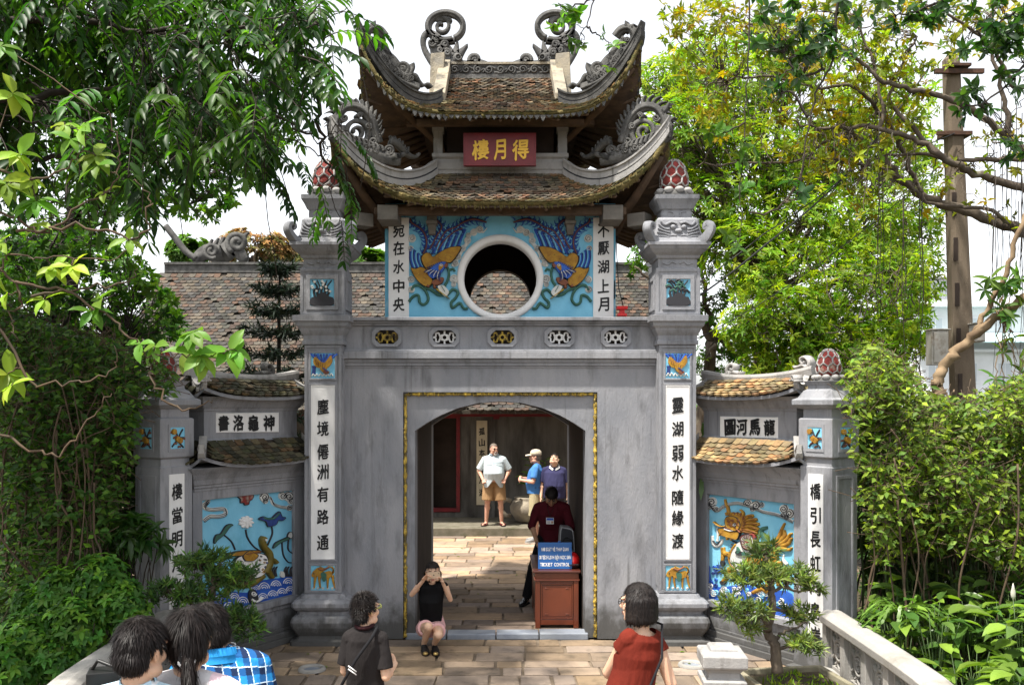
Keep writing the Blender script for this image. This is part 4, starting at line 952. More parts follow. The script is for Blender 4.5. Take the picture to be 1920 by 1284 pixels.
# saddle
PO([(380, 440), (440, 410), (500, 440), (510, 520), (460, 555), (400, 530)], 9, .045); PO([(392, 450), (440, 418), (490, 448), (495, 515), (455, 545), (405, 520)], 8, .05)
for rr_ in (44, 32, 18): mb.stroke([(442 + rr_ * math.cos(t * .3142), 482 + rr_ * 1.3 * math.sin(t * .3142)) for t in range(21)], 5, fn, .03, .057, 6)
for k in range(14): a_ = k * .449; ST([(442 + 20 * math.cos(a_), 482 + 26 * math.sin(a_)), (442 + 42 * math.cos(a_ + .2), 482 + 54 * math.sin(a_ + .2))], 4, 7, .056, 2)
PO([(430, 475), (445, 466), (456, 480), (444, 496)], 9, .058, 3)
PO([(345, 560), (400, 570), (460, 590), (450, 610), (350, 590)], 7, .042); PO([(350, 520), (380, 560), (350, 580)], 5, .044); PO([(395, 570), (425, 575), (420, 610), (400, 600)], 5, .048)
ST([(460, 420), (490, 420), (500, 470)], 20, 9, .05)
ST([(560, 510), (575, 450), (540, 400), (560, 370), (600, 360)], lambda t: lerp(64, 26, t), 5, .03); ST([(590, 530), (620, 490), (665, 465)], lambda t: lerp(40, 18, t), 5, .028)
# tail flames
for pts in ([(660, 510), (700, 440), (720, 380), (750, 320)], [(670, 510), (740, 440), (745, 400), (740, 380)], [(670, 515), (760, 470), (790, 420), (815, 410)], [(680, 520), (770, 500), (800, 460), (815, 450)], [(670, 520), (740, 540), (790, 550), (810, 530)], [(660, 520), (700, 550), (760, 555)]): ST(pts, lambda t: lerp(52, 12, t), 1, .032)
ST(spiral(690, 505, 26, 4, 0, 1.5, 16), 9, 6, .042, 1)
# head and mane
for i, (e, m2) in enumerate((((475, 258), (420, 270)), ((505, 290), (440, 300)), ((522, 330), (450, 325)), ((520, 372), (450, 350)), ((510, 402), (440, 380)), ((470, 405), (420, 395)))):
    ST([(370, 330 + i * 10), m2, e, (e[0] - 20, e[1] + 14)], lambda t: lerp(46, 14, t), 1, .034 + .003 * (i % 2)); ST([(385, 332 + i * 10), m2, e], 5, 6, .046)
sp_h = []
for i in range(30):
    a_ = -2.9 + i * 5.4 / 29; rr_ = (92, 70)[i % 2] * (1.0 if i < 22 else .9); sp_h.append((335 + rr_ * math.cos(a_), 318 + rr_ * math.sin(a_)))
mb.poly(sp_h, fn, 0, .044, 1); mb.stroke(sp_h, 5, fn, .02, .047, 6)
PO([(252, 290), (285, 262), (340, 268), (372, 300), (380, 350), (350, 385), (305, 380), (262, 350)], 1, .052)
for x, y, x2, y2 in ((268, 290, 300, 285), (300, 300, 330, 296), (350, 320, 372, 345), (300, 345, 350, 362), (275, 330, 300, 338), (345, 372, 380, 400)): ST([(x, y), ((x + x2) / 2, (y + y2) / 2 - 9), (x2, y2)], 7, 6, .06, 4)
PO([(190, 370), (240, 365), (300, 390), (370, 400), (350, 460), (300, 450), (260, 440), (210, 420)], 1, .046)
ST([(245, 370), (290, 385), (320, 385)], 16, 8, .054); ST([(250, 360), (310, 375)], 8, 6, .058)
ST([(270, 250), (262, 190), (245, 150), (240, 115)], lambda t: lerp(26, 6, t), 1, .04); ST([(360, 240), (385, 270), (395, 235), (372, 205)], lambda t: lerp(30, 8, t), 1, .04)
for x in (255, 275, 300, 325): ST([(x, 255), (x - 8, 228)], lambda t: lerp(18, 3, t), 1, .04)
ST([(250, 345), (210, 350), (175, 335), (145, 308)], lambda t: lerp(14, 5, t), 1, .05); ST([(262, 430), (262, 465)], lambda t: lerp(22, 3, t), 1, .05); ST([(300, 440), (300, 470)], lambda t: lerp(22, 3, t), 1, .05); ST([(220, 400), (195, 430)], lambda t: lerp(22, 3, t), 1, .05)
PO([(328, 325), (342, 320), (352, 335), (342, 348), (328, 340)], 8, .062, 3); PO([(335, 328), (344, 328), (344, 340), (335, 340)], 7, .066, 3)
for k in range(5): ST(spiral(285 + k * 20, 300 + (k % 2) * 25, 12, 3, k, 1.2, 10), 5, 6, .06, 1)
# sea
PO([(60, 690), (95, 692), (100, 800), (170, 870), (280, 860), (420, 850), (560, 900), (700, 900), (815, 930), (815, 1150), (60, 975)], 3, .008, 2)
for i in range(26):
    x = lerp(95, 790, rnd.random()); t = (x - 60) / 755; y = lerp(rnd.uniform(840, 940), rnd.uniform(900, 1080), t); r = rnd.uniform(16, 30)
    mb.stroke(spiral(x, y, r, r * .2, rnd.random() * 6, 1.5, 16), r * .3, fn, .006, .022, (4, 0, 4)[i % 3])
for i in range(11): x, y = rnd.uniform(95, 200), rnd.uniform(680, 860); r = rnd.uniform(12, 22); mb.stroke(spiral(x, y, r, 4, i, 1.3, 14), 7, fn, 0, .02, (3, 2)[i % 2])
for x, y in ((110, 930), (330, 940), (220, 920)): seigaiha(mb, fn, x, y, 44, 3, 4)
tag(mb.build('mural', PAINT, w), 'painted relief of an ochre dragon horse over blue waves')
# left: turtle and lotus -------------------------------------------------
w, A2, ex, n, mm, P = screen_wall(-1)
fn = plane_map(A2, ex, n, 4.28, 360, 900); mb = MB(); field(mb, P, mm, -.044)
cloud_run([(85, 205), (130, 165), (95, 215), (150, 235), (250, 230), (265, 270), (210, 290), (140, 290), (90, 325)], 34)
cloud_run([(560, 150), (620, 140), (650, 190), (720, 215), (800, 220)], 26)
for cx, cy, r in ((575, 135, 40), (580, 165, 24), (720, 125, 34), (770, 130, 42), (790, 165, 30), (775, 220, 24)):
    mb.poly([(cx + r * math.cos(k * .52), cy + r * math.sin(k * .52)) for k in range(12)], fn, 0, .02, 4); mb.stroke(spiral(cx, cy, r * .9, r * .15, cx, 1.8, 22), r * .13, fn, .015, .028, 7)
PO([(362, 125), (475, 115), (472, 150), (450, 165), (445, 190), (415, 198), (405, 180), (380, 180), (378, 150)], 9, .025)
for pts, wd in (([(255, 440), (310, 490), (340, 555)], 11), ([(425, 395), (440, 460), (490, 530), (560, 575)], 11), ([(632, 365), (638, 430), (600, 520)], 11), ([(715, 480), (725, 590), (760, 650), (790, 660)], 9), ([(770, 470), (765, 550), (800, 585)], 8)): ST(pts, wd, 7, .022)
PO([(165, 490), (180, 440), (220, 425), (260, 365), (300, 350), (315, 360), (290, 375), (250, 430), (190, 480), (172, 505)], 5, .028)
PO([(525, 310), (560, 290), (590, 300), (620, 310), (650, 280), (690, 250), (710, 290), (738, 298), (715, 322), (680, 320), (660, 355), (600, 370), (580, 330)], 2, .03); ST([(560, 300), (610, 310), (650, 300), (690, 260)], 20, 5, .036)
PO([(640, 540), (660, 500), (720, 470), (760, 455), (770, 470), (700, 500), (655, 535)], 5, .028); PO([(755, 450), (765, 420), (785, 415), (792, 445), (780, 465)], 4, .03)
for k in range(9): a = k * .7; ST([(425, 335), (425 + 38 * math.cos(a), 335 + 34 * math.sin(a)), (425 + 58 * math.cos(a + .1), 335 + 48 * math.sin(a + .1))], lambda t: lerp(14, 30, math.sin(t * 3)), 8, .03 + .002 * (k % 3), 4)
PO([(415, 325), (435, 320), (440, 345), (420, 350)], 8, .04, 3)
PO([(320, 680), (340, 620), (420, 590), (500, 580), (570, 600), (590, 660), (580, 730), (500, 780), (400, 770), (340, 740)], 8, .05)
for k in range(46): ST(spiral(rnd.uniform(345, 575), rnd.uniform(605, 750), 9, 3, k, 1, 8), 5, (1, 2, 7)[k % 3], .058, 1)
PO([(265, 590), (360, 565), (510, 560), (510, 580), (370, 600), (280, 600)], 1, .06); PO([(380, 600), (430, 560), (470, 580), (500, 600), (460, 640), (400, 640)], 1, .066); ST([(400, 590), (470, 575), (520, 570)], 10, 6, .07)
M['olive'] = nmat('olive paint', (.16, .12, .02), (.10, .08, .015), 10, rough=.5); PAINT2 = PAINT + [M['olive']]
ST([(570, 740), (605, 660), (600, 580), (560, 530), (548, 480), (562, 455)], lambda t: lerp(60, 36, t), 10, .075); ST([(590, 640), (640, 640), (665, 660)], lambda t: lerp(46, 36, t), 10, .06); ST([(585, 700), (610, 745), (630, 780)], lambda t: lerp(50, 30, t), 10, .06); ST([(330, 760), (290, 830), (255, 920)], lambda t: lerp(80, 24, t), 10, .06); ST([(560, 760), (460, 830), (320, 850)], 50, 10, .055)
PO([(548, 470), (558, 466), (560, 480), (550, 484)], 8, .09, 3)
for x in (650, 670, 745, 765, 790): ST([(x, 770), (x - 6, 720), (x + 8, 690)], lambda t: lerp(24, 4, t), 7, .022)
PO([(700, 770), (705, 730), (725, 735), (730, 775)], 4, .03)
PO([(80, 935), (200, 905), (330, 890), (440, 900), (500, 830), (560, 800), (700, 780), (822, 770), (825, 910), (640, 970), (480, 1015), (250, 1080), (80, 1100)], 3, .01, 2)
for x, y, r in ((205, 970, 44), (330, 950, 46), (400, 985, 50), (290, 1030, 52), (200, 1030, 40), (120, 960, 40), (665, 850, 46), (765, 830, 46), (570, 870, 50), (640, 930, 46), (715, 910, 44), (780, 890, 40), (560, 950, 44), (500, 880, 40)): seigaiha(mb, fn, x, y, r, 3, 8, 3, .016, sk=1.15)
PO([(445, 900), (470, 870), (500, 900), (510, 960), (470, 990), (445, 950)], 7, .04); ST(spiral(475, 905, 22, 5, 0, 1.4, 16), 9, 8, .05, 1); ST([(460, 950), (500, 970), (550, 940)], 26, 8, .045)
tag(mb.build('mural', PAINT2, w), 'painted relief of a turtle with lotus flowers over blue waves')

# end posts --------------------------------------------------------------
def end_post(s):
    c = Vector(((3.27, -1.40, 0), (-3.35, -1.40, 0))[s < 0]); h = .19
    n1 = Vector((-s * .8515, -.5245, 0)); n2 = Vector((s * .5245, -.8515, 0)); rz = math.atan2(n1.y, n1.x)
    g = thing('end_post', c, ('grey end post partly smothered in creeper beyond the lotus mural', 'tall grey end post with a red and cream bud beside the dragon horse mural')[s > 0], 'post', 'end posts of the screen walls')
    mb = MB()
    mb.mold(c, h, h, [(.10, 0), (.10, .08), (.05, .10), (.04, .25), (.02, .30), (0, .31), (0, 2.08), (-.015, 2.085), (-.02, 2.16), (.0, 2.17), (.012, 2.18), (.012, 2.55), (0, 2.56), (-.02, 2.565), (-.02, 2.65), (.02, 2.66), (.03, 2.67), (.06, 2.69), (.06, 2.74), (.02, 2.76), (-.02, 2.83), (-.05, 2.85), (-.05, 2.88), (-.02, 2.92), (-.01, 2.925), (-.1, 2.93)], rz)
    b = mb.build('shaft', M['plaster'], g, bevel=.005)
    mb = MB(); lotus_bud(mb, (c.x, c.y, 2.98), .115, .27); mb.build('lotus_bud', [M['redpaint'], M['plaster_pale'], M['carved']], g)
    for k, nn in enumerate((n1, n2)):
        tx = Vector((-nn.y, nn.x, 0))
        if tx.x < 0: tx = -tx
        face = lambda a, b_, d: c + nn * (h + .013 + d) + tx * a + Vector((0, 0, b_))
        mb = MB()
        for a0, a1, z0, z1 in ((-.11, .11, 2.47, 2.50), (-.11, .11, 2.23, 2.26), (-.11, -.085, 2.26, 2.47), (.085, .11, 2.26, 2.47)): mb.rings([[face(a0, z, -.01), face(a1, z, -.01), face(a1, z, .006), face(a0, z, .006)] for z in (z0, z1)], 8)
        r_ = random.Random(3 + k)
        fnt = lambda a, b_, d: face((a - .5) * .17, 2.26 + b_ * .21, d)
        mb.rings([[face(-.085, z, -.002), face(.085, z, -.002), face(.085, z, .001), face(-.085, z, .001)] for z in (2.26, 2.47)], 0)
        for pts in ([(.1, .1), (.4, .35), (.5, .55), (.3, .9)], [(.9, .05), (.6, .3), (.5, .5)], [(.95, .5), (.6, .55), (.85, .9)]): mb.stroke(cr2(pts, 4), .09, fnt, 0, .012, 7)
        for a, b_ in ((.45, .45), (.62, .38), (.2, .8)): mb.poly([(a + .15 * math.cos(t * .7), b_ + .14 * math.sin(t * .7)) for t in range(9)], fnt, 0, .03, 1)
        for i in range(6): a, b_ = r_.random() * .8, r_.random() * .9; mb.stroke([(a, b_), (a + .1, b_ + .05), (a + .2, b_ + .02)], .09, fnt, 0, .014, 5)
        mb.build('relief_tile', TILE + [M['plaster']], b)
        face2 = lambda a, b_, d: c + nn * (h + d) + tx * a + Vector((0, 0, b_))
        mb = MB()
        if k == 0:
            mb.rings([[face2(-.09, z, -.002), face2(.09, z, -.002), face2(.09, z, .006), face2(-.09, z, .006)] for z in (.42, 2.01)], 0)
            zs = [1.84 - i * .235 for i in range(7)]
            for ch, z in zip('樓當明月坐春風' if s < 0 else '橋引長虹向島岸', zs): put_glyph(mb, ch, 0, 0, .12, .155, lambda a, b_, d: face2(a, z - b_, d), .008, 1)
            mb.build('couplet_tablet', [M['white'], M['black']], b)
        else:
            for a0, a1, z0, z1 in ((-.13, .13, 1.97, 2.0), (-.13, .13, .45, .48), (-.13, -.10, .48, 1.97), (.10, .13, .48, 1.97)): mb.rings([[face2(a0, z, -.004), face2(a1, z, -.004), face2(a1, z, .012), face2(a0, z, .012)] for z in (z0, z1)], 0)
            mb.build('panel_frame', M['plaster'], b)
end_post(-1); end_post(1)
# ------------------------------------------------------------------ ground, hall behind, court
def paver_mat():
    m = nmat('tan paving stone', (.33, .245, .17), (.21, .16, .118), 2.2, (1, 1, 1), .35, .68, .9, .35, 35, tint=True, stain=(.10, .08, .055), sscale=5, slo=.54, shi=.72, sfac=.75)
    return m
M['paver'] = paver_mat()
M['joint'] = nmat('earth joint', (.13, .10, .072), (.18, .14, .10), 9, rough=1.0)
M['soil'] = nmat('garden soil', (.075, .055, .035), (.04, .032, .02), 3, rough=1.0, bump=.8, bscale=20, stain=(.03, .05, .015), sscale=4)
M['bluestone'] = nmat('blue-grey kerb stone', (.17, .19, .23), (.24, .26, .29), 3, rough=.6, bump=.2)
def bz(y): return 0 if y > -3.4 else 1.0 * ((-3.4 - y) / 7.0) ** 2
def pavers(mb, x0, x1, y0, y1, z0, sx=.42, sy=.27, keep=lambda x, y: True, tone=(1, 1, 1)):
    y = y0; row = 0
    while y < y1:
        dy = sy * rnd.uniform(.75, 1.25); x = x0 - rnd.random() * sx
        while x < x1:
            dx = sx * rnd.uniform(.5, 1.7); a, b, c, d = max(x, x0), min(x + dx, x1), y, min(y + dy, y1)
            if b - a > .04 and d - c > .04 and keep((a + b) / 2, (c + d) / 2):
                g = .004; j = lambda: rnd.uniform(0, .020); z = z0 + rnd.uniform(-.004, .004); k = rnd.uniform(.55, 1.2); wv = rnd.uniform(-.16, .12)
                col = (tone[0] * k * (1 + wv * .4), tone[1] * k, tone[2] * k * (1 - wv))
                t = [(a + g + j(), c + g + j()), (b - g - j(), c + g + j()), (b - g - j(), d - g - j()), (a + g + j(), d - g - j())]
                # irregular extra vertices on the long edges
                q = [t[0], ((t[0][0] + t[1][0]) / 2, (t[0][1] + t[1][1]) / 2 + rnd.uniform(-.016, .016)), t[1], t[2], ((t[2][0] + t[3][0]) / 2, (t[2][1] + t[3][1]) / 2 + rnd.uniform(-.016, .016)), t[3]]
                cxm, cym = (a + b) / 2, (c + d) / 2
                vs = [(px_, py_, z - .03 + bz(py_)) for px_, py_ in q] + [(px_, py_, z - .004 + bz(py_)) for px_, py_ in q] + [(lerp(px_, cxm, .05), lerp(py_, cym, .07), z + bz(py_)) for px_, py_ in q]
                mb.add(vs, [(i, (i + 1) % 6, 6 + (i + 1) % 6, 6 + i) for i in range(6)] + [(6 + i, 6 + (i + 1) % 6, 12 + (i + 1) % 6, 12 + i) for i in range(6)] + [(12, 13, 14, 15, 16, 17)], 0, False, col)
            x += dx
        y += dy; row += 1
# soil reaching the horizon
mb = MB(); xs = [-900, -200, -60, -20, -8, -3.6, 3.5, 8, 20, 60, 200, 900]; ys = [-40, -14, -8, -4, 0, 10, 22, 60, 200, 900]
mb.add([(x, y, -.045) for y in ys for x in xs], [(j * 12 + i, j * 12 + i + 1, (j + 1) * 12 + i + 1, (j + 1) * 12 + i) for j in range(9) for i in range(11)])
mb.build('ground', M['soil'], kind='structure')
mb = MB(); pavers(mb, -3.2, 3.2, -3.4, -.02, 0)
mb.bx(-3.2, 3.2, -3.4, 2.9, -.044, -.022, 1)
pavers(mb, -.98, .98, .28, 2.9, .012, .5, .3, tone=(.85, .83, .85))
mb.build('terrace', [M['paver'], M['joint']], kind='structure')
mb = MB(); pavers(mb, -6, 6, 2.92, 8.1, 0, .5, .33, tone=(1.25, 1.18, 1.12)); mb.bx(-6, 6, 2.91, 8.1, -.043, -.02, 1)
mb.build('courtyard', [M['paver'], M['joint']], kind='structure')
mb = MB(); pavers(mb, -1.7, 1.7, -10.6, -3.41, .0, .45, .28)
for i in range(12):
    ya, yb_ = lerp(-3.41, -10.6, i / 12), lerp(-3.41, -10.6, (i + 1) / 12)
    mb.add([(-1.7, ya, bz(ya) - .02), (1.7, ya, bz(ya) - .02), (1.7, yb_, bz(yb_) - .02), (-1.7, yb_, bz(yb_) - .02)], [(0, 1, 2, 3)], 1)
mb.build('bridge_deck', [M['paver'], M['joint']], kind='structure')
mb = MB()
xs = [-1.1, -.62, -.05, .45, 1.02]
for a, b in zip(xs, xs[1:]): mb.bx(a + .006, b - .006, .02 + rnd.uniform(-.01, .01), .24, -.02, .055 + rnd.uniform(-.006, .006))
mb.build('threshold', M['bluestone'], kind='structure', bevel=.012)

# the hall behind ---------------------------------------------------------
HY = 9.9
M['hallwall'] = nmat('shade-darkened wall', (.085, .075, .066), (.16, .15, .135), 1.6, (1, 1, .25), .3, .7, .95, .3, 30, stain=(.03, .026, .023), sscale=2.5, sstretch=(1.5, 1, .3), slo=.45, shi=.7, sfac=.85)  # streaked brown-grey; the eave's shadow is put into the dark base
M['tile_hall'] = nmat('grey-brown hall tile', (.068, .062, .056), (.040, .037, .034), 3, (1, 1, 1), .35, .65, .9, .4, 50, tint=True, stain=(.10, .085, .07), sscale=1.2, slo=.55, shi=.75, sfac=.6)
hall = thing('temple_hall', (-2.3, 12, 0), 'low temple hall with a broad brown tiled roof behind the gate', 'building')
HX0, HX1 = -8.3, 3.5
mb = MB(); mb.bx(HX0, -1.55, HY, HY + .25, 0, 2.75); mb.bx(-.98, HX1, HY, HY + .25, 0, 2.75); mb.bx(-1.55, -.98, HY, HY + .25, 2.45, 2.75); mb.bx(-1.55, -.98, HY, HY + .25, 0, .30)
mb.bx(-.66, -.12, HY - .09, HY, .16, 2.75); mb.bx(HX0, HX0 + .25, HY + .25, 15, 0, 2.75); mb.bx(HX1 - .25, HX1, HY + .25, 15, 0, 2.75); mb.bx(HX0, HX1, 15, 15.25, 0, 2.75)
mb.build('wall', M['hallwall'], hall)
mb = MB(); mb.bx(-1.55, -.98, HY + .3, HY + .36, .3, 2.45); mb.build('dark_doorway', M['dark_in'], hall)  # dark sheet stands for the unlit inside of the doorway
mb = MB()
for a, b, c, d in ((-.985, -.90, .28, 2.45), (-1.63, -1.545, .28, 2.45), (-1.545, -.985, .28, .37), (-1.545, -.985, 2.38, 2.45)): mb.bx(a, b, HY - .03, HY - .002 if a != -1.545 else HY + .1, c, d)
mb.build('door_frame', M['red'], hall, bevel=.006)
mb = MB(); mb.bx(HX0, HX1, HY - .45, HY - .3, 2.42, 2.56); mb.bx(-.15, -.02, HY - .3, HY, 2.36, 2.46); mb.build('beam', M['red'], hall)
mb = MB(); mb.bx(-.53, -.29, HY - .13, HY - .092, W(0, 945, HY).z, W(0, 788, HY).z, 0)
for ch, py in zip('孤山本一月湖', (808, 829, 848, 874, 898, 922)): put_glyph(mb, ch, -.41, 0, .125, .16, lambda a, b, d: Vector((a, HY - .132 - d, W(0, py, HY).z - b)), .003, 1)
mb.build('couplet_board', [nmat('cream board', (.55, .47, .33), (.48, .41, .29), 4, rough=.7), M['black']], hall)
mb = MB(); mb.bx(HX0, HX1, 8.1, HY, -.02, .165); st = mb.build('step', nmat('mossy step stone', (.17, .15, .115), (.11, .10, .07), 4, rough=.95, bump=.4, bscale=30, stain=(.06, .06, .025), sscale=3), hall, bevel=.015)
RB, RTp = (8.42, 2.58), (12.6, 6.05)
fr_ = lambda u, v: Vector((lerp(HX0 - .35, HX1 + .25, (u + 1) / 2), lerp(RTp[0], RB[0], v), lerp(RTp[1], RB[1], 1 - (1 - v) ** 1.12)))
mb = MB()
for q in (0, 1):
    f2 = fr_ if q == 0 else (lambda u, v: Vector((fr_(u, v).x, 2 * RTp[0] - fr_(u, v).y, fr_(u, v).z)))
    vs = [f2(a, b / 6) - Vector((0, 0, .02)) for b in range(7) for a in (-1, 1)] + [f2(a, b / 6) - Vector((0, 0, .09)) for b in range(7) for a in (-1, 1)]
    mb.add(vs, [(2 * i, 2 * i + 1, 2 * i + 3, 2 * i + 2) for i in range(6)] + [(14 + 2 * i, 14 + 2 * i + 1, 14 + 2 * i + 3, 14 + 2 * i + 2) for i in range(6)] + [(12, 13, 27, 26)], 0)
tile_patch(mb, fr_, -.995, .995, .03, 1.0, .155, .125, 1, th=.026)
rf = mb.build('roof', [M['tile_bed'], M['tile_hall']], hall)
mb = MB(); mb.bx(HX0 - .2, HX1 + .1, RTp[0] - .09, RTp[0] + .09, 6.02, 6.22); mb.bx(HX0 - .2, HX1 + .1, RTp[0] - .13, RTp[0] + .13, 6.22, 6.28)
mb.build('ridge', M['carved'], rf)
for x, s in ((W(412, 0, 12.6).x, 1),):
    fn = lambda a, b, d: W(330 + a / 2.006 * 1.0, 0, 12.6) * 0 + Vector((W(a / 2.006, 0, 12.6).x, 12.6 + d, W(0, b / 2.006, 12.6).z))
    mb = MB()
    mb.stroke(cr2([(730, 985), (780, 950), (840, 960), (880, 930), (925, 985)], 5), lambda t: lerp(30, 70, math.sin(t * 3.1)), fn, -.08, .08); mb.stroke(spiral(895, 915, 40, 8, 2, 1.7, 30), 18, fn, -.1, .1); mb.stroke(spiral(800, 945, 30, 6, 1, 1.6, 26), 14, fn, -.1, .1)
    for i in range(7): mb.stroke(cr2([(780 + i * 22, 960 - i * 5), (790 + i * 22, 925 - i * 6), (800 + i * 23, 900 - i * 4)], 4), lambda t: lerp(26, 4, t), fn, -.07, .07)
    mb.stroke(cr2([(735, 1005), (690, 975), (650, 920), (610, 860)], 5), 34, fn, -.12, .12) if 0 else None; mb.stroke(cr2([(740, 975), (700, 945), (660, 895), (625, 850)], 5), 22, fn, -.10, .10)
    mb.build('ridge_ornament', M['carved'], rf)
# gable wall with carved top on the right end
mb = MB(); fn = lambda x, z, d: Vector((HX1 + .28 + d, x, z))
mb.poly([(RB[0] + .1, 2.3), (RB[0] + .1, RB[1] + .1), (RTp[0] - .9, 5.5), (RTp[0] - .5, 6.5), (RTp[0], 6.75), (RTp[0] + .5, 6.5), (RTp[0] + .9, 5.5), (2 * RTp[0] - RB[0] - .1, RB[1] + .1), (16.7, 0), (8.6, 0)], fn, 0, .22)
mb.build('gable_wall', nmat('pale gable plaster', (.40, .40, .41), (.50, .50, .50), 2, (1, 1, .4), rough=.9), hall)
mb = MB()
for k, (a, b) in enumerate(((11.9, 6.4), (12.3, 6.7), (11.6, 6.0), (11.2, 5.6))): mb.stroke(spiral(a, b, .24, .05, k, 1.6, 22), .09, lambda x, z, d: Vector((HX1 + .40 + d, x, z)), -.14, .14)
mb.build('gable_scroll', M['carved'], hall)
# ------------------------------------------------------------------ desk, sign and small things in the passage
M['mahog'] = nmat('varnished red-brown wood', (.155, .035, .014), (.095, .022, .010), 3, (1, 6, .5), .35, .65, .35, .06, 40, spec=.45, coat=.25)
M['mahog_dark'] = nmat('dark red-brown wood', (.085, .022, .014), (.055, .016, .010), 3, (1, 6, .5), rough=.35, spec=.45, coat=.2)
dk = thing('ticket_desk', (.70, 1.0, .012), 'red-brown wooden desk standing just inside the right jamb of the arch', 'desk')
X0, X1, Y0, Y1, Z0, Z1 = .405, .955, .43, 1.58, .012, .70
mb = MB(); mb.bx(X0 + .02, X0 + .06, Y0 + .02, Y1 - .02, .04, Z1 - .03); mb.bx(X1 - .06, X1 - .02, Y0 + .02, Y1 - .02, .04, Z1 - .03); mb.bx(X0 + .06, X1 - .06, Y0 + .04, Y0 + .07, .07, Z1 - .03)
for x in (X0 + .015, X1 - .075): mb.bx(x, x + .06, Y0 + .012, Y0 + .07, Z0, .58); mb.bx(x, x + .06, Y1 - .07, Y1 - .012, Z0, .58)
mb.bx(X0 + .075, X1 - .075, Y0 + .022, Y0 + .04, .05, .12); mb.build('carcass', M['mahog'], dk, bevel=.004)
mb = MB(); mb.bx(X0 + .10, X1 - .10, Y0 + .026, Y0 + .04, .15, .52); 
for a, b, c_, e in ((X0 + .085, X1 - .085, .125, .14), (X0 + .085, X1 - .085, .535, .55), (X0 + .085, X0 + .098, .14, .535), (X1 - .098, X1 - .085, .14, .535)): mb.bx(a, b, Y0 + .018, Y0 + .04, c_, e)
for sx in (0, 1):
    for sz in (0, 1): mb.stroke([(X0 + .13 if not sx else X1 - .13, .18 if not sz else .49), (X0 + .17 if not sx else X1 - .17, .18 if not sz else .49)], .012, lambda a, b, d: Vector((a, Y0 + .026 - d, b)), 0, .006)
mb.build('front_panel', M['mahog'], dk, bevel=.004)
mb = MB(); mb.bx(X0 + .0, X1 - .0, Y0 - .0, Y1, .582, .60); mb.bx(X0 + .012, X1 - .012, Y0 + .012, Y1 - .01, .60, .675); mb.build('drawer_rail', M['mahog'], dk, bevel=.006)
mb = MB(); mb.bx(X0 - .015, X1 + .01, Y0 - .02, Y1 + .01, .677, .705); mb.build('top', M['mahog_dark'], dk, bevel=.008)
# ticket sign
YS = .52; sg = thing('ticket_sign', (.66, YS, .705), 'blue ticket control notice propped on the front of the desk', 'sign')
fs = lambda a, b, d: Vector((.662 + a, YS + b * .12 - d, .707 + b))
mb = MB(); mb.rings([[fs(a, b, d) for a, b in ((-.205, 0), (.205, 0), (.205, .315), (-.205, .315))] for d in (-.014, 0)])
mb.build('board', nmat('blue sign paint', (.015, .085, .27), (.02, .10, .30), 4, rough=.4), sg, bevel=.003)
def put_line(txt, z, width, h):
    mb = MB(); n = len(txt); adv = []
    for ch in txt: adv.append(.32 if ch == ' ' else (.32 if ch in 'IÌ' else .62))
    tot = sum(adv); x = -width / 2
    for ch, a in zip(txt, adv):
        w = a / tot * width
        if ch != ' ':
            base = ch; gv = glyph(ch, 0.0); hh = h * (gv[3] / .729)
            zc = z
            if ch in 'ẾẤÉÀÌ': zc = z + (hh - h) / 2
            if ch in 'Ọ': zc = z - (hh - h) / 2
            put_glyph(mb, ch, x + w / 2, -zc, w * .84, hh, lambda p, q, d: fs(p, -q, d), .0015, 0, .03, brush=False)
        x += w
    mb.build('text_line', M['white'], sg)
put_line('NƠI SOÁT VÉ THAM QUAN', .235, .33, .042); put_line('DI TÍCH LSVH ĐỀN NGỌC SƠN', .140, .385, .042); put_line('TICKET CONTROL', .055, .365, .042)
mb = MB(); mb.rings([[Vector((.662 + a, YS + y, .706 + z)) for a in (-.02, .02)] + [Vector((.662 + a, YS + y, .706 + z - .01)) for a in (.02, -.02)] for y, z in ((.05, .25), (.19, .012))]); mb.build('prop', M['mahog_dark'], sg)
# helmet
hl = thing('helmet', (.885, .66, .706), 'glossy red motorcycle helmet lying on the desk beside the blue notice', 'helmet')
mb = MB(); mb.lathe((.885, .66, .706), [(.088, .012), (.102, .03), (.108, .075), (.10, .125), (.07, .165), (.03, .185), (.002, .19)], 20, 0, True, None, None, (.82, 1.1))
mb.build('shell', nmat('glossy red plastic', (.45, .008, .010), rough=.15, spec=.6, coat=.5), hl)
mb = MB(); mb.lathe((.885, .66, .706), [(.103, .018), (.109, .02), (.110, .032), (.104, .034)], 20, 0, True, None, None, (.82, 1.1)); mb.rings([[Vector((.885 + x, .66 + y, .706 + z)) for x, z in ((-.06, .05), (.06, .05), (.06, .058), (-.06, .058))] for y in (-.11, -.155)]); mb.build('trim', M['black'], hl)
# bottle
bt = thing('water_bottle', (.735, .86, .706), 'clear water bottle with a blue cap behind the ticket notice', 'bottle')
mb = MB(); mb.lathe((.735, .86, .706), [(.031, 0), (.033, .01), (.033, .06), (.030, .075), (.033, .09), (.033, .19), (.028, .22), (.015, .245), (.015, .26)], 14, 0); mb.build('body', nmat('pale plastic', (.45, .52, .56), rough=.15, spec=.5), bt)
mb = MB(); mb.lathe((.735, .86, .706), [(.018, .262), (.018, .285), (.015, .288)], 14, 0); mb.build('cap', nmat('blue plastic', (.03, .14, .50), rough=.35), bt)
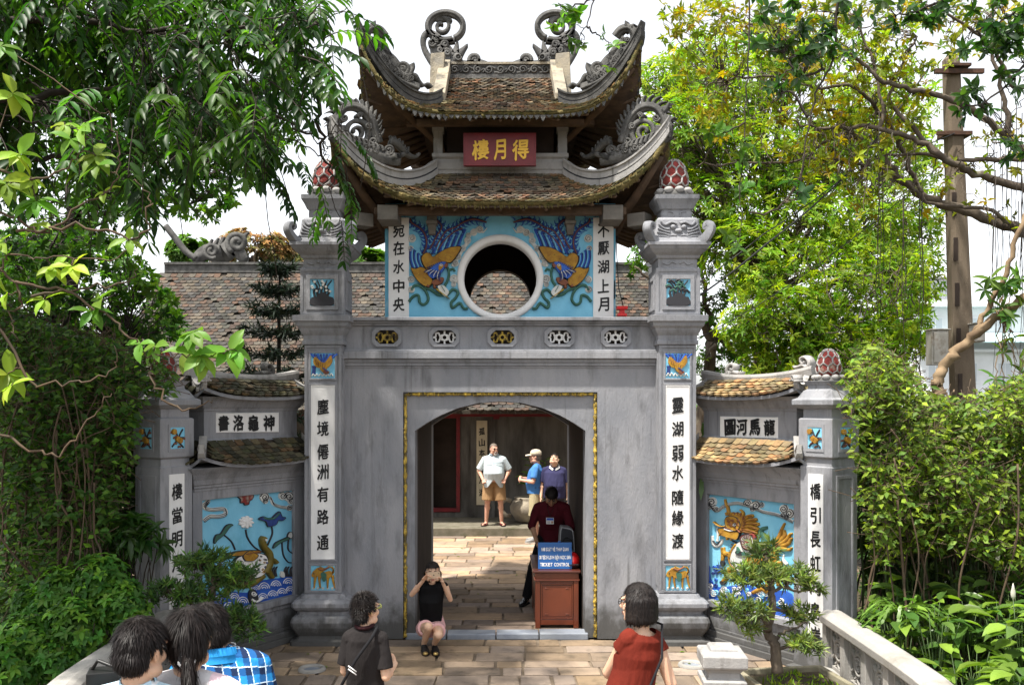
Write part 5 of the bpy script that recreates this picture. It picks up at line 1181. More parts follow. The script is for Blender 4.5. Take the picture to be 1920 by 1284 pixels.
# loudspeaker / fan case on the back of the desk
sp = thing('speaker', (.88, 1.35, .706), 'grey-rimmed black loudspeaker against the passage wall behind the helmet', 'speaker')
mb = MB(); pr = [(-.12, .0), (.12, .0), (.12, .30), (.085, .375), (-.05, .40), (-.12, .37)]
fp = lambda a, b, d: Vector((.865 + a * .75, 1.30 - d, .708 + b))
mb.poly(cr2(pr, 3, True), fp, -.2, .0, 0); so = mb.build('case', nmat('grey plastic rim', (.30, .31, .32), (.36, .36, .37), 5, rough=.45), sp, bevel=.008)
mb = MB(); mb.poly(cr2([(x * .84, .02 + z * .9) for x, z in pr], 3, True), fp, .0, .008, 0)
for r0, r1, d in ((.095, .075, .016), (.07, .04, .012)): mb.stroke([(r0 * math.cos(t * .2618), .17 + r0 * math.sin(t * .2618)) for t in range(25)], .012, fp, .006, d + .006, 1)
mb.lathe(fp(0, .17, .01), [(.03, 0), (.028, .01), (.012, .018), (.001, .02)], 14, 2, True, None, Matrix.Rotation(R(90), 3, 'X')); mb.build('cone', [M['ink'], M['black'], nmat('dust cap', (.25, .25, .26), rough=.4)], sp)

# stone water jar and plant in front of the hall
jr = thing('stone_jar', (.55, 9.0, .165), 'squat stone jar with a looped handle on the step by the hall wall', 'jar')
M['jar'] = nmat('beige stone', (.30, .26, .20), (.21, .18, .14), 5, rough=.9, bump=.3, bscale=40)
mb = MB(); mb.lathe((.62, 9.0, .165), [(.20, 0), (.30, .06), (.40, .22), (.42, .34), (.36, .46), (.30, .50), (.33, .54), (.27, .55), (.24, .45)], 24); mb.build('bowl', M['jar'], jr)
for q in (-1, 1): mb = MB(); mb.tube([Vector((.62 + q * x, 8.95, .165 + z)) for x, z in ((.38, .46), (.50, .50), (.60, .42), (.60, .26), (.50, .15), (.38, .14))], .052, 8); mb.build('handle', M['jar'], jr)

# ------------------------------------------------------------------ balustrades, newel, planter, ground rings
M['balu'] = nmat('worn cement balustrade', (.25, .24, .225), (.34, .325, .30), 2.5, (1, 1, .6), .35, .65, .9, .25, 45, stain=(.16, .145, .11), sscale=3.0, sstretch=(1, 1, .6), slo=.54, shi=.75, sfac=.7)
def balustrade(s, label):
    pts = [(s * 3.22, -1.62), (s * 3.20, -3.3), (s * 3.14, -4.0), (s * 2.9, -4.6), (s * 2.45, -5.0), (s * 1.9, -5.15)]
    bl = thing('balustrade', (s * 3.1, -3.2, 0), label, 'balustrade', 'balustrades beside the terrace')
    c = [Vector((p[0], p[1], 0)) for p in cr2(pts, 6)]
    def sweep(name, secs, mat=M['balu'], bev=.006):
        mb = MB(); rs = []
        for i, p in enumerate(c):
            t = c[min(i + 1, len(c) - 1)] - c[max(i - 1, 0)]; nn = Vector((-t.y, t.x, 0)).normalized()
            rs.append([p + nn * a + Vector((0, 0, z)) for a, z in secs])
        mb.rings(rs, 0, False); return mb.build(name, mat, bl, bevel=bev)
    sweep('top_rail', [(-.12, .60), (-.10, .575), (.10, .575), (.12, .60), (.125, .66), (.09, .69), (.05, .705), (-.05, .705), (-.09, .69), (-.125, .66)])
    sweep('bottom_rail', [(-.10, 0), (.10, 0), (.10, .14), (.08, .16), (-.08, .16), (-.10, .14)])
    L = 0; marks = []
    for i in range(1, len(c)):
        seg = (c[i] - c[i - 1]).length
        for k in range(8):
            q = L + seg * k / 8; 
            if not marks or q - marks[-1][0] > .47: p = c[i - 1].lerp(c[i], k / 8); t = (c[i] - c[i - 1]).normalized(); marks.append((q, p, t))
        L += seg
    for (q, p, t) in marks:
        a = math.atan2(t.y, t.x); mb = MB(); mb.box(p + Vector((0, 0, .367)), (.052, .075, .207), rz=a); mb.build('post', M['balu'], bl, bevel=.005)
    for (q0, p0, t0), (q1, p1, t1) in zip(marks, marks[1:]):
        a = (p1 - p0); mid = (p0 + p1) / 2; ex = a.normalized(); nn = Vector((-ex.y, ex.x, 0)); hl = a.length / 2 - .055
        mb = MB(); f_ = lambda u, v, d: mid + ex * u + nn * d + Vector((0, 0, .367 + v))
        for u0, u1, v0, v1 in ((-hl, hl, .175, .205), (-hl, hl, -.205, -.175), (-hl, -hl + .03, -.175, .175), (hl - .03, hl, -.175, .175)): mb.rings([[f_(u0, v, -.03), f_(u1, v, -.03), f_(u1, v, .03), f_(u0, v, .03)] for v in (v0, v1)])
        for r_, w in ((.095, .028), (.055, .02)): mb.stroke([(r_ * math.cos(t * .3142), r_ * math.sin(t * .3142)) for t in range(21)], w, f_, -.025, .025)
        for sx in (-1, 1):
            mb.stroke(cr2([(sx * .03, .0), (sx * .06, .03), (sx * (hl - .02), .10)], 4), .026, f_, -.024, .024); mb.stroke(cr2([(sx * .03, .0), (sx * .06, -.03), (sx * (hl - .02), -.10)], 4), .026, f_, -.022, .022)
            mb.stroke(cr2([(0, sx * .09), (sx * .04, sx * .13), (-sx * .01, sx * .18)], 4), .03, f_, -.022, .022); mb.stroke(cr2([(sx * .1, sx * .15), (sx * .05, sx * .12), (sx * .08, sx * .06)], 4), .022, f_, -.02, .02)
            mb.stroke(cr2([(-sx * .1, sx * .15), (-sx * .05, sx * .12), (-sx * .08, sx * .06)], 4), .022, f_, -.018, .018)
        mb.build('pierced_panel', M['balu'], bl)
balustrade(1, 'pale cement balustrade with pierced medallion panels along the planted right bank')
balustrade(-1, 'shaded cement balustrade curving behind the huddled visitors')
nw = thing('newel_post', (1.84, -2.9, 0), 'low square stone newel with a stepped cap beside the bonsai tub', 'post')
mb = MB(); mb.mold((1.84, -2.9), .13, .13, [(.05, 0), (.05, .1), (0, .12), (0, .36), (.03, .385), (.045, .40), (.045, .44), (.0, .455), (-.005, .50), (.02, .53)], rz=R(-4)); mb.build('shaft', M['plaster_pale'], nw, bevel=.006)
mb = MB(); mb.mold((1.84, -2.9), .15, .15, [(.0, .531), (.025, .545), (.03, .56), (.03, .64), (.02, .655), (-.04, .668), (-.045, .69), (-.06, .70)], rz=R(-4)); mb.build('cap', M['plaster_pale'], nw, bevel=.006)
M['tub'] = nmat('mossy tub cement', (.26, .235, .17), (.17, .155, .10), 5, rough=.95, bump=.3, bscale=40, stain=(.07, .075, .03), sscale=5)
def tub(x, y, hx, hy, z, rz, label):
    t = thing('plant_tub', (x, y, 0), label, 'planter', 'square tubs of the bonsai')
    mb = MB(); mb.mold((x, y), hx, hy, [(-.04, 0), (-.02, z * .7), (.0, z * .72), (.0, z), (-.05, z), (-.055, z - .07)], rz=rz); mb.build('tub', M['tub'], t, bevel=.008)
    mb = MB(); mb.mold((x, y), hx - .056, hy - .056, [(0, z - .10), (0, z - .045), (-.08, z - .03)], rz=rz); mb.build('soil', M['soil'], t)
tub(2.60, -2.55, .42, .42, .30, R(8), 'square cement tub holding the lit bonsai near the newel'); tub(-2.55, -2.35, .40, .40, .30, R(-8), 'square cement tub of the dark bonsai behind the huddled visitors')
for i, (px, py, lab) in enumerate(((585, 1256, 'round stone ring let into the paving behind the boy'), (1297, 1248, 'round stone ring let into the sunlit paving by the newel'))):
    Y = H * F / (py - CY) - D; c0 = W(px, py, Y); mb = MB(); pr = [(.088, .0), (.092, .022), (.105, .03), (.125, .03), (.138, .018), (.142, .0)]
    mb.rings([[Vector((c0.x + r_ * math.cos(a), c0.y + r_ * math.sin(a), .004 + z)) for a in [2 * math.pi * j / 28 for j in range(28)]] for r_, z in pr], 0, True, False)
    mb.rings([[Vector((c0.x + r_ * math.cos(a), c0.y + r_ * math.sin(a), z)) for a in [2 * math.pi * j / 28 for j in range(28)]] for r_, z in ((.088, .008), (.002, .009))], 1, True, False)
    tag(mb.build('socket_ring', [M['balu'], M['bluestone']], None, (c0.x, c0.y, 0)), lab, 'ring', 'stone rings in the paving')

# ------------------------------------------------------------------ lamp, cables, electric pole, far buildings
rl = thing('red_lamp', W(1166, 593, .25), 'small red lamp box standing on the ledge beside the blue storey', 'lamp')
mb = MB(); q = W(1166, 593, .25); mb.rings([[q + Vector((a * w, b * w, z)) for a, b in ((-1, -1), (1, -1), (1, 1), (-1, 1))] for z, w in ((0, .055), (.03, .05), (.035, .03), (.075, .028), (.08, .06), (.115, .062), (.12, .02))]); mb.build('housing', nmat('red enamel', (.50, .015, .015), rough=.4), rl)
mb = MB(); mb.tube([q + Vector((.02, 0, .1)), W(1160, 540, .3), W(1156, 470, .4), W(1158, 420, .5)], .006, 5); mb.tube([W(1152, 560, .3), W(1153, 480, .4), W(1156, 420, .5)], .007, 5); tag(mb.build('power_lead', M['black'], rl), None)
M['pole'] = nmat('stained concrete pole', (.185, .145, .105), (.115, .088, .062), 2.2, (1, 1, .3), .35, .65, .95, .3, 40, stain=(.34, .30, .23), sscale=4, sstretch=(2, 2, .35), slo=.62, shi=.70, sfac=.75)
YP = 3.0; ep = thing('electric_pole', (W(1812, 0, YP).x, YP, 0), 'brown concrete electric pole with an iron crossarm among the right trees', 'pole')
b0, t0 = W(1815, 900, YP), W(1783, 113, YP); b0.z = -.04; b0.x = W(1818, 900, YP).x
def pole_sec(t): return lerp(.185, .105, t)
mb = MB(); rs = []
for i in range(13):
    t = i / 12; p = b0.lerp(t0, t); h_ = pole_sec(t); rs.append([p + Vector((a * h_, b * h_ * .8, 0)) for a, b in ((-1, -.7), (-.55, -1), (.55, -1), (1, -.7), (1, .7), (.55, 1), (-.55, 1), (-1, .7))])
rs.append([t0 + Vector((a * .07, b * .06, .05)) for a, b in ((-1, -.7), (-.55, -1), (.55, -1), (1, -.7), (1, .7), (.55, 1), (-.55, 1), (-1, .7))]); mb.rings(rs); mb.build('shaft', M['pole'], ep)
for i in range(6):
    mb = MB(); t = .30 + i * .085; p = b0.lerp(t0, t); h_ = pole_sec(t); mb.box(p + Vector((-h_ * .62, -h_ * .80, 0)), (.028, .012, .17)); mb.build('slot', M['dark_in'], ep)
M['iron'] = nmat('rusty iron', (.09, .045, .028), (.05, .03, .022), 12, rough=.85, bump=.3)
mb = MB(); p = W(1790, 140, YP); mb.box(p + Vector((0, -.13, 0)), (.36, .03, .035)); mb.box(p + Vector((-.02, -.1, .08)), (.17, .1, .022)); mb.build('crossarm', M['iron'], ep, bevel=.004); mb = MB(); mb.box(W(1790, 254, YP), (.20, .135, .03)); mb.box(W(1764, 254, YP) + Vector((-.05, -.1, 0)), (.06, .02, .03)); mb.build('pole_band', M['iron'], ep, bevel=.004)
for px in (1741,):
    mb = MB(); mb.lathe(W(px, 132, YP) + Vector((0, -.13, .0)), [(.02, 0), (.045, .02), (.03, .05), (.045, .07), (.03, .10), (.02, .13)], 10); mb.build('insulator', nmat('glazed insulator', (.28, .26, .25), rough=.3), ep)
for px, py, w_, h_ in ((1757, 652, .12, .25), (1832, 625, .07, .13)):
    mb = MB(); q = W(px, py, YP - .22); mb.box(q, (w_, .10, h_)); mb.box(q + Vector((0, -.11, 0)), (w_ * .82, .012, h_ * .88)); mb.bx(q.x - w_ - .02, q.x + w_ + .02, q.y - .13, q.y + .1, q.z + h_, q.z + h_ + .02)
    mb.build('meter_box', nmat('pale grey box', (.42, .40, .36), (.34, .32, .28), 4, rough=.6, stain=(.16, .12, .08), sscale=5), ep, bevel=.008)
def cable(name, pts, r, label):
    mb = MB(); P_ = [W(*p) for p in pts]; out = []
    for a, b in zip(P_, P_[1:]):
        for i in range(10): t = i / 10; q = a.lerp(b, t); q.z -= .03 * (b - a).length * 4 * t * (1 - t) * .5; out.append(q)
    out.append(P_[-1]); mb.tube(out, r, 5); tag(mb.build(name, M['black'], None, P_[0]), label, 'cable')
cable('cable', [(1300, 562, .2), (1440, 455, .8), (1590, 325, 2.0), (1741, 128, 2.85)], .012, 'thick black cable rising from behind the right pillar to the pole')
cable('cable', [(1310, 530, 1.2), (1430, 440, 1.5), (1600, 318, 2.3), (1790, 250, 2.85)], .008, 'thin black cable running from the gate to the pole band')
cable('cable', [(1308, 634, .2), (1500, 520, 1.5), (1775, 300, 2.85)], .006, 'lowest slack cable leading from the right pillar toward the pole')
def far_house(x0, x1, Y, z1, label, floors, col, awn=None):  # distance haze is put into these colours: whitened walls, lightened glass and awning
    h = thing('house', ((x0 + x1) / 2, Y, 0), label, 'building', 'pale buildings across the water'); m = nmat('haze-paled render', col, tuple(c * .85 for c in col), .6, rough=.9)
    mb = MB(); mb.bx(x0, x1, Y, Y + 8, -.04, z1); mb.bx(x0 - .3, x1 + .3, Y - .4, Y + 8.3, z1, z1 + .3); mb.build('wall', m, h)
    n = int((x1 - x0) / 2.2); fh = z1 / floors; gl = nmat('haze-paled glass', (.46, .49, .52), rough=.3)
    for f in range(floors):
        mb = MB(); mb.bx(x0 - .1, x1 + .1, Y - .7, Y, f * fh + fh - .22, f * fh + fh - .02); mb.build('balcony', m, h)
        for i in range(n):
            xx = lerp(x0, x1, (i + .5) / n); w = MB(); w.bx(xx - .6, xx + .6, Y - .06, Y, f * fh + fh * .25, f * fh + fh * .72, 0); w.bx(xx - .5, xx + .5, Y - .075, Y - .06, f * fh + fh * .29, f * fh + fh * .69, 1); w.bx(xx - .025, xx + .025, Y - .09, Y - .075, f * fh + fh * .29, f * fh + fh * .69, 0); w.build('window', [m, gl], h)
    if awn: mb = MB(); mb.rings([[Vector((x0, Y, awn + .8)), Vector((x1, Y, awn + .8)), Vector((x1, Y - 2, awn)), Vector((x0, Y - 2, awn))], [Vector((x0, Y, awn + .9)), Vector((x1, Y, awn + .9)), Vector((x1, Y - 2, awn + .1)), Vector((x0, Y - 2, awn + .1))]]); mb.build('awning', nmat('turquoise awning', (.42, .58, .60), rough=.7), h)
far_house(31.5, 42, 58, 10.2, 'pale multi-storey building with a turquoise awning beyond the pole', 3, (.70, .71, .72), 7.2)
far_house(26, 31, 64, 8.2, 'lower pale building left of the awning building across the water', 2, (.60, .60, .60))
far_house(36, 48, 84, 16, 'tall hazy grey-white block behind the awning building', 5, (.66, .68, .70))
mb = MB(); mb.add([(14, 16, -.03), (900, 16, -.03), (900, 52, -.03), (14, 52, -.03)], [(0, 1, 2, 3)]); mb.build('water', nmat('lake water', (.10, .13, .12), rough=.12, spec=.6, bump=.1, bscale=3), None, kind='structure')
# ------------------------------------------------------------------ people
def skin_mat(name, c): return nmat(name, c, (c[0] * .86, c[1] * .78, c[2] * .72), 9, (1, 1, 1), .35, .7, .55, .08, 120, sub=.12, spec=.35)
M['skin'] = skin_mat('light skin', (.62, .40, .28)); M['skin_pink'] = skin_mat('flushed skin', (.58, .33, .24)); M['skin_tan'] = skin_mat('tanned skin', (.40, .235, .15))
M['hair'] = nmat('black hair', (.008, .006, .006), (.018, .013, .011), 60, (1, 1, .12), rough=.5, spec=.22, bump=.5, bscale=160, bstretch=(1, 1, .12))
M['hair_grey'] = nmat('greying brown hair', (.10, .075, .055), (.17, .14, .115), 60, (1, 1, .2), rough=.6)
M['eye'] = nmat('eye', (.6, .58, .55), rough=.3); M['lip'] = nmat('lips', (.42, .16, .13), rough=.45)
def fabric(name, c, k=.8, bs=16, bump=.55): return nmat(name, c, (c[0] * k, c[1] * k, c[2] * k), 5, (1, 1, .5), .35, .65, .9, bump, bs, (1, 1, .35), spec=.15)
def fuse(mb, voxel, it=4):
    """joins overlapping closed shapes into one continuous skin"""
    me = bpy.data.meshes.new('tmp'); me.from_pydata(mb.v, [], mb.f)
    bm = bmesh.new(); bm.from_mesh(me); bmesh.ops.recalc_face_normals(bm, faces=bm.faces); bm.to_mesh(me); bm.free()
    o = bpy.data.objects.new('tmp', me); C.objects.link(o)
    r = o.modifiers.new('r', 'REMESH'); r.mode = 'VOXEL'; r.voxel_size = voxel; r.use_smooth_shade = True
    if it: s = o.modifiers.new('s', 'SMOOTH'); s.factor = .5; s.iterations = it
    e = bpy.data.meshes.new_from_object(o.evaluated_get(bpy.context.evaluated_depsgraph_get()))
    bpy.data.objects.remove(o); bpy.data.meshes.remove(me)
    return e
def skin_obj(name, mb, voxel, mats, parent, it=4, pick=None, keep=None, warp=None):
    me = fuse(mb, voxel, it); me.name = name
    if not isinstance(mats, (list, tuple)): mats = [mats]
    me.materials.clear()
    for a in mats: me.materials.append(a)
    n = len(me.vertices); co = np.empty(n * 3); me.vertices.foreach_get('co', co); co = co.reshape(-1, 3)
    if warp:
        for i in range(n): co[i] = warp(Vector(co[i]))
    if pick or keep:
        bm = bmesh.new(); bm.from_mesh(me); kill = []
        for f in bm.faces:
            p = f.calc_center_median()
            if keep and not keep(p): kill.append(f)
            elif pick: f.material_index = pick(p)
        if kill: bmesh.ops.delete(bm, geom=kill, context='FACES')
        bm.to_mesh(me); bm.free(); n = len(me.vertices); co = np.empty(n * 3); me.vertices.foreach_get('co', co); co = co.reshape(-1, 3)
    org = ORG[parent.name]; co = co - np.array(org); me.vertices.foreach_set('co', co.ravel()); me.update()
    me.polygons.foreach_set('use_smooth', [True] * len(me.polygons))
    return link_mesh(name, me, parent, org)
def cap(mb, a, b, ra, rb, n=10, flat=False):
    a, b = Vector(a), Vector(b); t = (b - a).normalized()
    if flat: mb.tube([a, b], [ra, rb], n); return
    pts, rr = [], []
    for q in (-.95, -.7, -.35): pts.append(a + t * ra * q); rr.append(ra * math.sqrt(1 - q * q))
    pts.append(a); rr.append(ra)
    for i in (1, 2): pts.append(a.lerp(b, i / 3)); rr.append(lerp(ra, rb, i / 3))
    pts.append(b); rr.append(rb)
    for q in (.35, .7, .95): pts.append(b + t * rb * q); rr.append(rb * math.sqrt(1 - q * q))
    mb.tube(pts, rr, n)
def loft(mb, secs, n=18):
    rs = []
    for c, r, f, hw, hd in secs:
        ring = []
        for j in range(n):
            a = 2 * math.pi * j / n; ca, sa = math.cos(a), math.sin(a); e = .9
            ring.append(Vector(c) + r * (hw * math.copysign(abs(ca) ** e, ca)) + f * (hd * math.copysign(abs(sa) ** e, sa)))
        rs.append(ring)
    mb.rings(rs)
class Fig:
    """a person: joints in a local frame (x to the person's right, y forward, z up) turned by yaw (degrees, the way they face)"""
    def __init__(s, base, yaw, h, label, group=None, joints=None, world=None, head=None, pitch=0, roll=0, build=1.0, voxel=.008):
        s.base = Vector(base); a = R(yaw); s.f = Vector((math.cos(a), math.sin(a), 0)); s.r = Vector((math.sin(a), -math.cos(a), 0)); s.k = h / 1.7; s.vox = voxel; s.b = build
        J = dict(pelvis=(0, 0, .95), waist=(0, 0, 1.08), chest=(0, .0, 1.27), neck=(0, -.015, 1.44), head=(0, .015, 1.575))
        for q, n in ((1, 'R'), (-1, 'L')):
            J['sh' + n] = (q * .170, -.01, 1.365); J['el' + n] = (q * .235, -.03, 1.11); J['wr' + n] = (q * .25, .06, .88); J['hip' + n] = (q * .085, 0, .91); J['kn' + n] = (q * .095, .02, .49); J['an' + n] = (q * .10, -.02, .085); J['toe' + n] = (q * .115, .13, .03)
        if joints: J.update(joints)
        s.J = {k: s.L(v) for k, v in J.items()}
        if world: s.J.update({k: Vector(v) for k, v in world.items()})
        s.hand_dir = {}
        hy = R(head if head is not None else yaw); hp = R(pitch)
        s.hf = Vector((math.cos(hy) * math.cos(hp), math.sin(hy) * math.cos(hp), math.sin(hp))); hr = Vector((math.sin(hy), -math.cos(hy), 0)); s.hu = hr.cross(s.hf).normalized()
        if roll: q = Matrix.Rotation(R(roll), 3, s.hf); hr = q @ hr; s.hu = q @ s.hu
        s.hr = hr
        g = s.base.copy(); s.e = thing('person', g, label, 'person', group)
    def L(s, p): return s.base + (s.r * p[0] + s.f * p[1] + Vector((0, 0, p[2]))) * s.k
    def H(s, x, y, z): return s.J['head'] + (s.hr * x + s.hf * y + s.hu * z) * s.k
    def frame(s):
        J = s.J; up = (J['neck'] - J['pelvis']).normalized(); r1 = (J['shR'] - J['shL']).normalized(); f1 = up.cross(r1).normalized(); r0 = (J['hipR'] - J['hipL']).normalized(); f0 = up.cross(r0).normalized()
        return up, r1, f1, r0, f0
    def torso(s, mb, g=0.0, belly=0.0, hem=None, top=True, bust=0.0):
        J, k, b = s.J, s.k, s.b; up, r1, f1, r0, f0 = s.frame(); rm = (r0 + r1).normalized(); fm = (f0 + f1).normalized()
        P, Wt, Ch, N = J['pelvis'], J['waist'], J['chest'], J['neck']; sm = (J['shR'] + J['shL']) / 2
        S = []
        if hem is not None: S.append((P - up * hem * k, r0, f0, (.168 * b + g) * k, (.118 * b + g + belly * .3) * k))
        else: S.append((P - up * .10 * k, r0, f0, (.13 * b + g) * k, (.095 * b + g) * k))
        S += [(P, r0, f0, (.165 * b + g) * k, (.115 * b + g + belly * .5) * k), (Wt + fm * belly * .45 * k, rm, fm, (.142 * b + g + belly * .3) * k, (.105 * b + g + belly * .6) * k), (Ch + f1 * bust * .4 * k, r1, f1, (.163 * b + g) * k, (.118 * b + g + bust) * k), (lerp(Ch, sm, .6), r1, f1, (.165 * b + g) * k, (.105 * b + g) * k)]
        if top: S += [(sm + up * .01, r1, f1, (.140 * b + g) * k, (.080 + g) * k), (N - up * .01, r1, f1, (.055 + g) * k, (.055 + g) * k)]
        loft(mb, S)
        if top:
            for q in 'RL': cap(mb, N - up * .025 * k, J['sh' + q].lerp(N, .12) + up * .0 * k, (.046 + g) * k, (.046 + g) * k, 10)
    def hand(s, mb, side, curl=.5, point=None, palm=None, spread=.012, rf=.0088):
        J, k = s.J, s.k; w = J['wr' + side]; d = ((Vector(point) - w) if point is not None else (w - J['el' + side])).normalized()
        pn = Vector(palm) if palm is not None else s.r * (-1 if side == 'R' else 1)
        pn = (pn - d * pn.dot(d)).normalized(); ac = d.cross(pn).normalized()
        th = 1
        if (ac.dot(s.f) < 0): th = -1
        c = w + d * .048 * k
        mb.ell(c, (.042 * k, .018 * k, .052 * k), 0, 10, 6, Matrix((ac, pn, d)).transposed())
        for i, (o, l) in enumerate(((.033, .070), (.011, .080), (-.011, .075), (-.032, .058))):
            a = w + d * .085 * k + ac * th * o * k * 1.02; cc = curl * (1 + .12 * i)
            d1 = (d * math.cos(cc * .7) + pn * math.sin(cc * .7)); d2 = (d * math.cos(cc * 1.5) + pn * math.sin(cc * 1.5))
            m = a + d1 * l * .5 * k; e = m + d2 * l * .5 * k
            cap(mb, a - d * .02 * k, m, rf * 1.12 * k, rf * k, 7); cap(mb, m, e, rf * k, rf * .85 * k, 7)
        a = w + d * .025 * k + ac * th * .03 * k; m = a + (d * .6 + ac * th * .75 + pn * .35).normalized() * .038 * k; e = m + (d * .85 + ac * th * .25 + pn * .5).normalized() * .034 * k
        cap(mb, a, m, rf * 1.35 * k, rf * 1.1 * k, 7); cap(mb, m, e, rf * 1.1 * k, rf * .9 * k, 7)
    def head_shape(s, mb, jaw=1.0, beard=False):
        k = s.k; E = lambda x, y, z, r: mb.ell(s.H(x, y, z), tuple(q * k for q in r), 0, 16, 10, Matrix((s.hr, s.hf, s.hu)).transposed())
        E(0, -.012, .028, (.074, .092, .083)); E(0, .018, -.025, (.066 * jaw, .072, .078)); E(0, .052, -.082, (.040 * jaw, .036, .034)); E(0, .076, -.100, (.022, .018, .016))
        for q in (-1, 1):
            E(q * .042, .056, -.028, (.026, .026, .026)); E(q * .032, .078, .026, (.030, .014, .010)); E(q * .076, -.008, -.012, (.010, .020, .031)); E(q * .082, -.014, -.002, (.008, .016, .020)); E(q * .052, .01, -.075, (.026 * jaw, .05, .03))
        cap(mb, s.H(0, .086, .018), s.H(0, .108, -.026), .009 * k, .0125 * k, 8); E(0, .100, -.034, (.018, .012, .009))
        E(0, .083, -.062, (.025, .014, .008)); E(0, .082, -.074, (.021, .014, .009))
        cap(mb, s.J['neck'] - Vector((0, 0, .03)) * k, s.H(0, -.022, -.06), .056 * k * jaw, .052 * k * jaw, 14)
    def body(s, skin, jaw=1.0, hands=None, arms=('R', 'L'), legs=True, belly=0.0, fat=1.0, arm=1.0):
        mb = MB(); k, J = s.k, s.J; s.head_shape(mb, jaw); s.torso(mb, -.012, belly)
        for q in 'RL':
            cap(mb, J['sh' + q], J['el' + q], .050 * k * fat * arm, .038 * k * fat * arm, 12); cap(mb, J['el' + q], J['wr' + q], .038 * k * fat * arm, .026 * k * fat * arm, 12); s.hand(mb, q, **(hands or {}).get(q, {}))
            el, wr = J['el' + q], J['wr' + q]; mb.ell(el.lerp(wr, .28), (.041 * k * arm * fat,) * 3)
            if legs:
                cap(mb, J['hip' + q], J['kn' + q], .082 * k * fat, .056 * k * fat, 14); cap(mb, J['kn' + q], J['an' + q], .052 * k * fat, .034 * k * fat, 14); mb.ell(J['kn' + q].lerp(J['an' + q], .3) - (J['toe' + q] - J['an' + q]).normalized() * .012 * k, (.056 * k * fat,) * 3)
                cap(mb, J['an' + q] - Vector((0, 0, .04)) * k, J['toe' + q], .036 * k, .030 * k, 10)
        return skin_obj('body', mb, s.vox, skin, s.e, 3)
    def face(s, dist=False, brow=M['hair'], closed=False, lips=True):
        mb = MB(); k = s.k; rot = Matrix((s.hr, s.hf, s.hu)).transposed()
        for q in (-1, 1):
            mb.ell(s.H(q * .033, .079, .008), (.0165 * k, .010 * k, .0075 * k), 0, 10, 6, rot); mb.ell(s.H(q * .033, .0865, .008), (.0075 * k, .0045 * k, .0070 * k), 1, 8, 6, rot)
            mb.tube([s.H(q * .016, .091, .029), s.H(q * .034, .092, .034), s.H(q * .054, .080, .028)], [.0035 * k, .0045 * k, .002 * k], 6, 2)
            mb.tube([s.H(q * .017, .085, .012), s.H(q * .033, .090, .017), s.H(q * .050, .080, .011)], [.001, .0022 * k, .001], 5, 1)
        if lips: mb.ell(s.H(0, .0945, -.0625), (.022 * k, .006 * k, .0055 * k), 3, 10, 6, rot); mb.ell(s.H(0, .0925, -.0725), (.019 * k, .006 * k, .006 * k), 3, 10, 6, rot)
        return mb.build('face_features', [M['eye'], M['black'], brow, M['lip']], s.e)
    def glasses(s, m, r=.021, shade=None):
        mb = MB(); k = s.k
        for q in (-1, 1):
            mb.tube([s.H(q * .034 + r * math.cos(t * .628) * 1.15, .102, .006 + r * .85 * math.sin(t * .628)) for t in range(11)], .0022 * k, 5)
            mb.tube([s.H(q * .058, .10, .012), s.H(q * .078, .06, .012), s.H(q * .084, -.012, .008), s.H(q * .084, -.03, -.012)], .0022 * k, 5)
            if shade: mb.ell(s.H(q * .034, .101, .006), (r * 1.1 * k, .002, r * .8 * k), 1, 12, 6, Matrix((s.hr, s.hf, s.hu)).transposed())
        mb.tube([s.H(-.012, .104, .010), s.H(.012, .104, .010)], .0022 * k, 5)
        return mb.build('glasses', [m, shade or m], s.e)
    def hair(s, mat, extra=None, front=.03, line=.058, side=-.02, back=-.07, strands=0, puff=1.0, voxel=None, spike=0, slen=.05, ear=True, it=3):
        mb = MB(); k = s.k; rot = Matrix((s.hr, s.hf, s.hu)).transposed()
        E = lambda x, y, z, r: mb.ell(s.H(x, y, z), tuple(q * k for q in r), 0, 18, 12, rot)
        E(0, -.014, .036, (.083 * puff, .101 * puff, .087 * puff)); E(0, -.045, -.015, (.074 * puff, .070 * puff, .075))
        if extra: extra(s, E, mb)
        hd, f, u, r = s.J['head'], s.hf, s.hu, s.hr
        def keep(p):
            q = (p - hd) / k; y, z, x = q.dot(f), q.dot(u), abs(q.dot(r))
            if y > front - x * .15 and z < line and y > .0: return False
            if ear and y > -.045 and z < side and z > -.16 and q.length < .16 and not (extra and x > .088): return False
            if z < back and not extra: return False
            return True
        o = skin_obj('hair', mb, (voxel or s.vox * .8), mat, s.e, it, keep=keep)
        if strands:
            me = o.data; org = ORG[o.name]; n = len(me.polygons); sb = MB(); crown = s.H(0, -.04, .12)
            for _ in range(strands):
                p = me.polygons[rnd.randrange(n)]; c = Vector(p.center) + org; nn = Vector(p.normal)
                d = c - crown; d = (d - nn * d.dot(nn)); 
                if d.length < 1e-4: continue
                d.normalize(); d = (d + s.hr * rnd.uniform(-.15, .15) + s.hf * rnd.uniform(-.1, .1)).normalized(); L = slen * k * rnd.uniform(.5, 1.2); w = nn.cross(d) * .0016 * k * rnd.uniform(.6, 1.3)
                if spike: d = (d * (1 - spike) + nn * spike + s.hr * rnd.uniform(-.25, .25) + s.hf * rnd.uniform(-.25, .25)).normalized()
                a = c - nn * .002; b = c + d * L * .5 + nn * .003; e = c + d * L - nn * (.001 if not spike else -.002); g = rnd.uniform(.5, 1.7)
                sb.add([a - w, a + w, b + w * .9, b - w * .9, e], [(0, 1, 2, 3), (3, 2, 4)], 0, True, (g, g * .92, g * .85))
            sb.build('strands', M['hair_strand'] if mat is M['hair'] else mat, o)
        return o
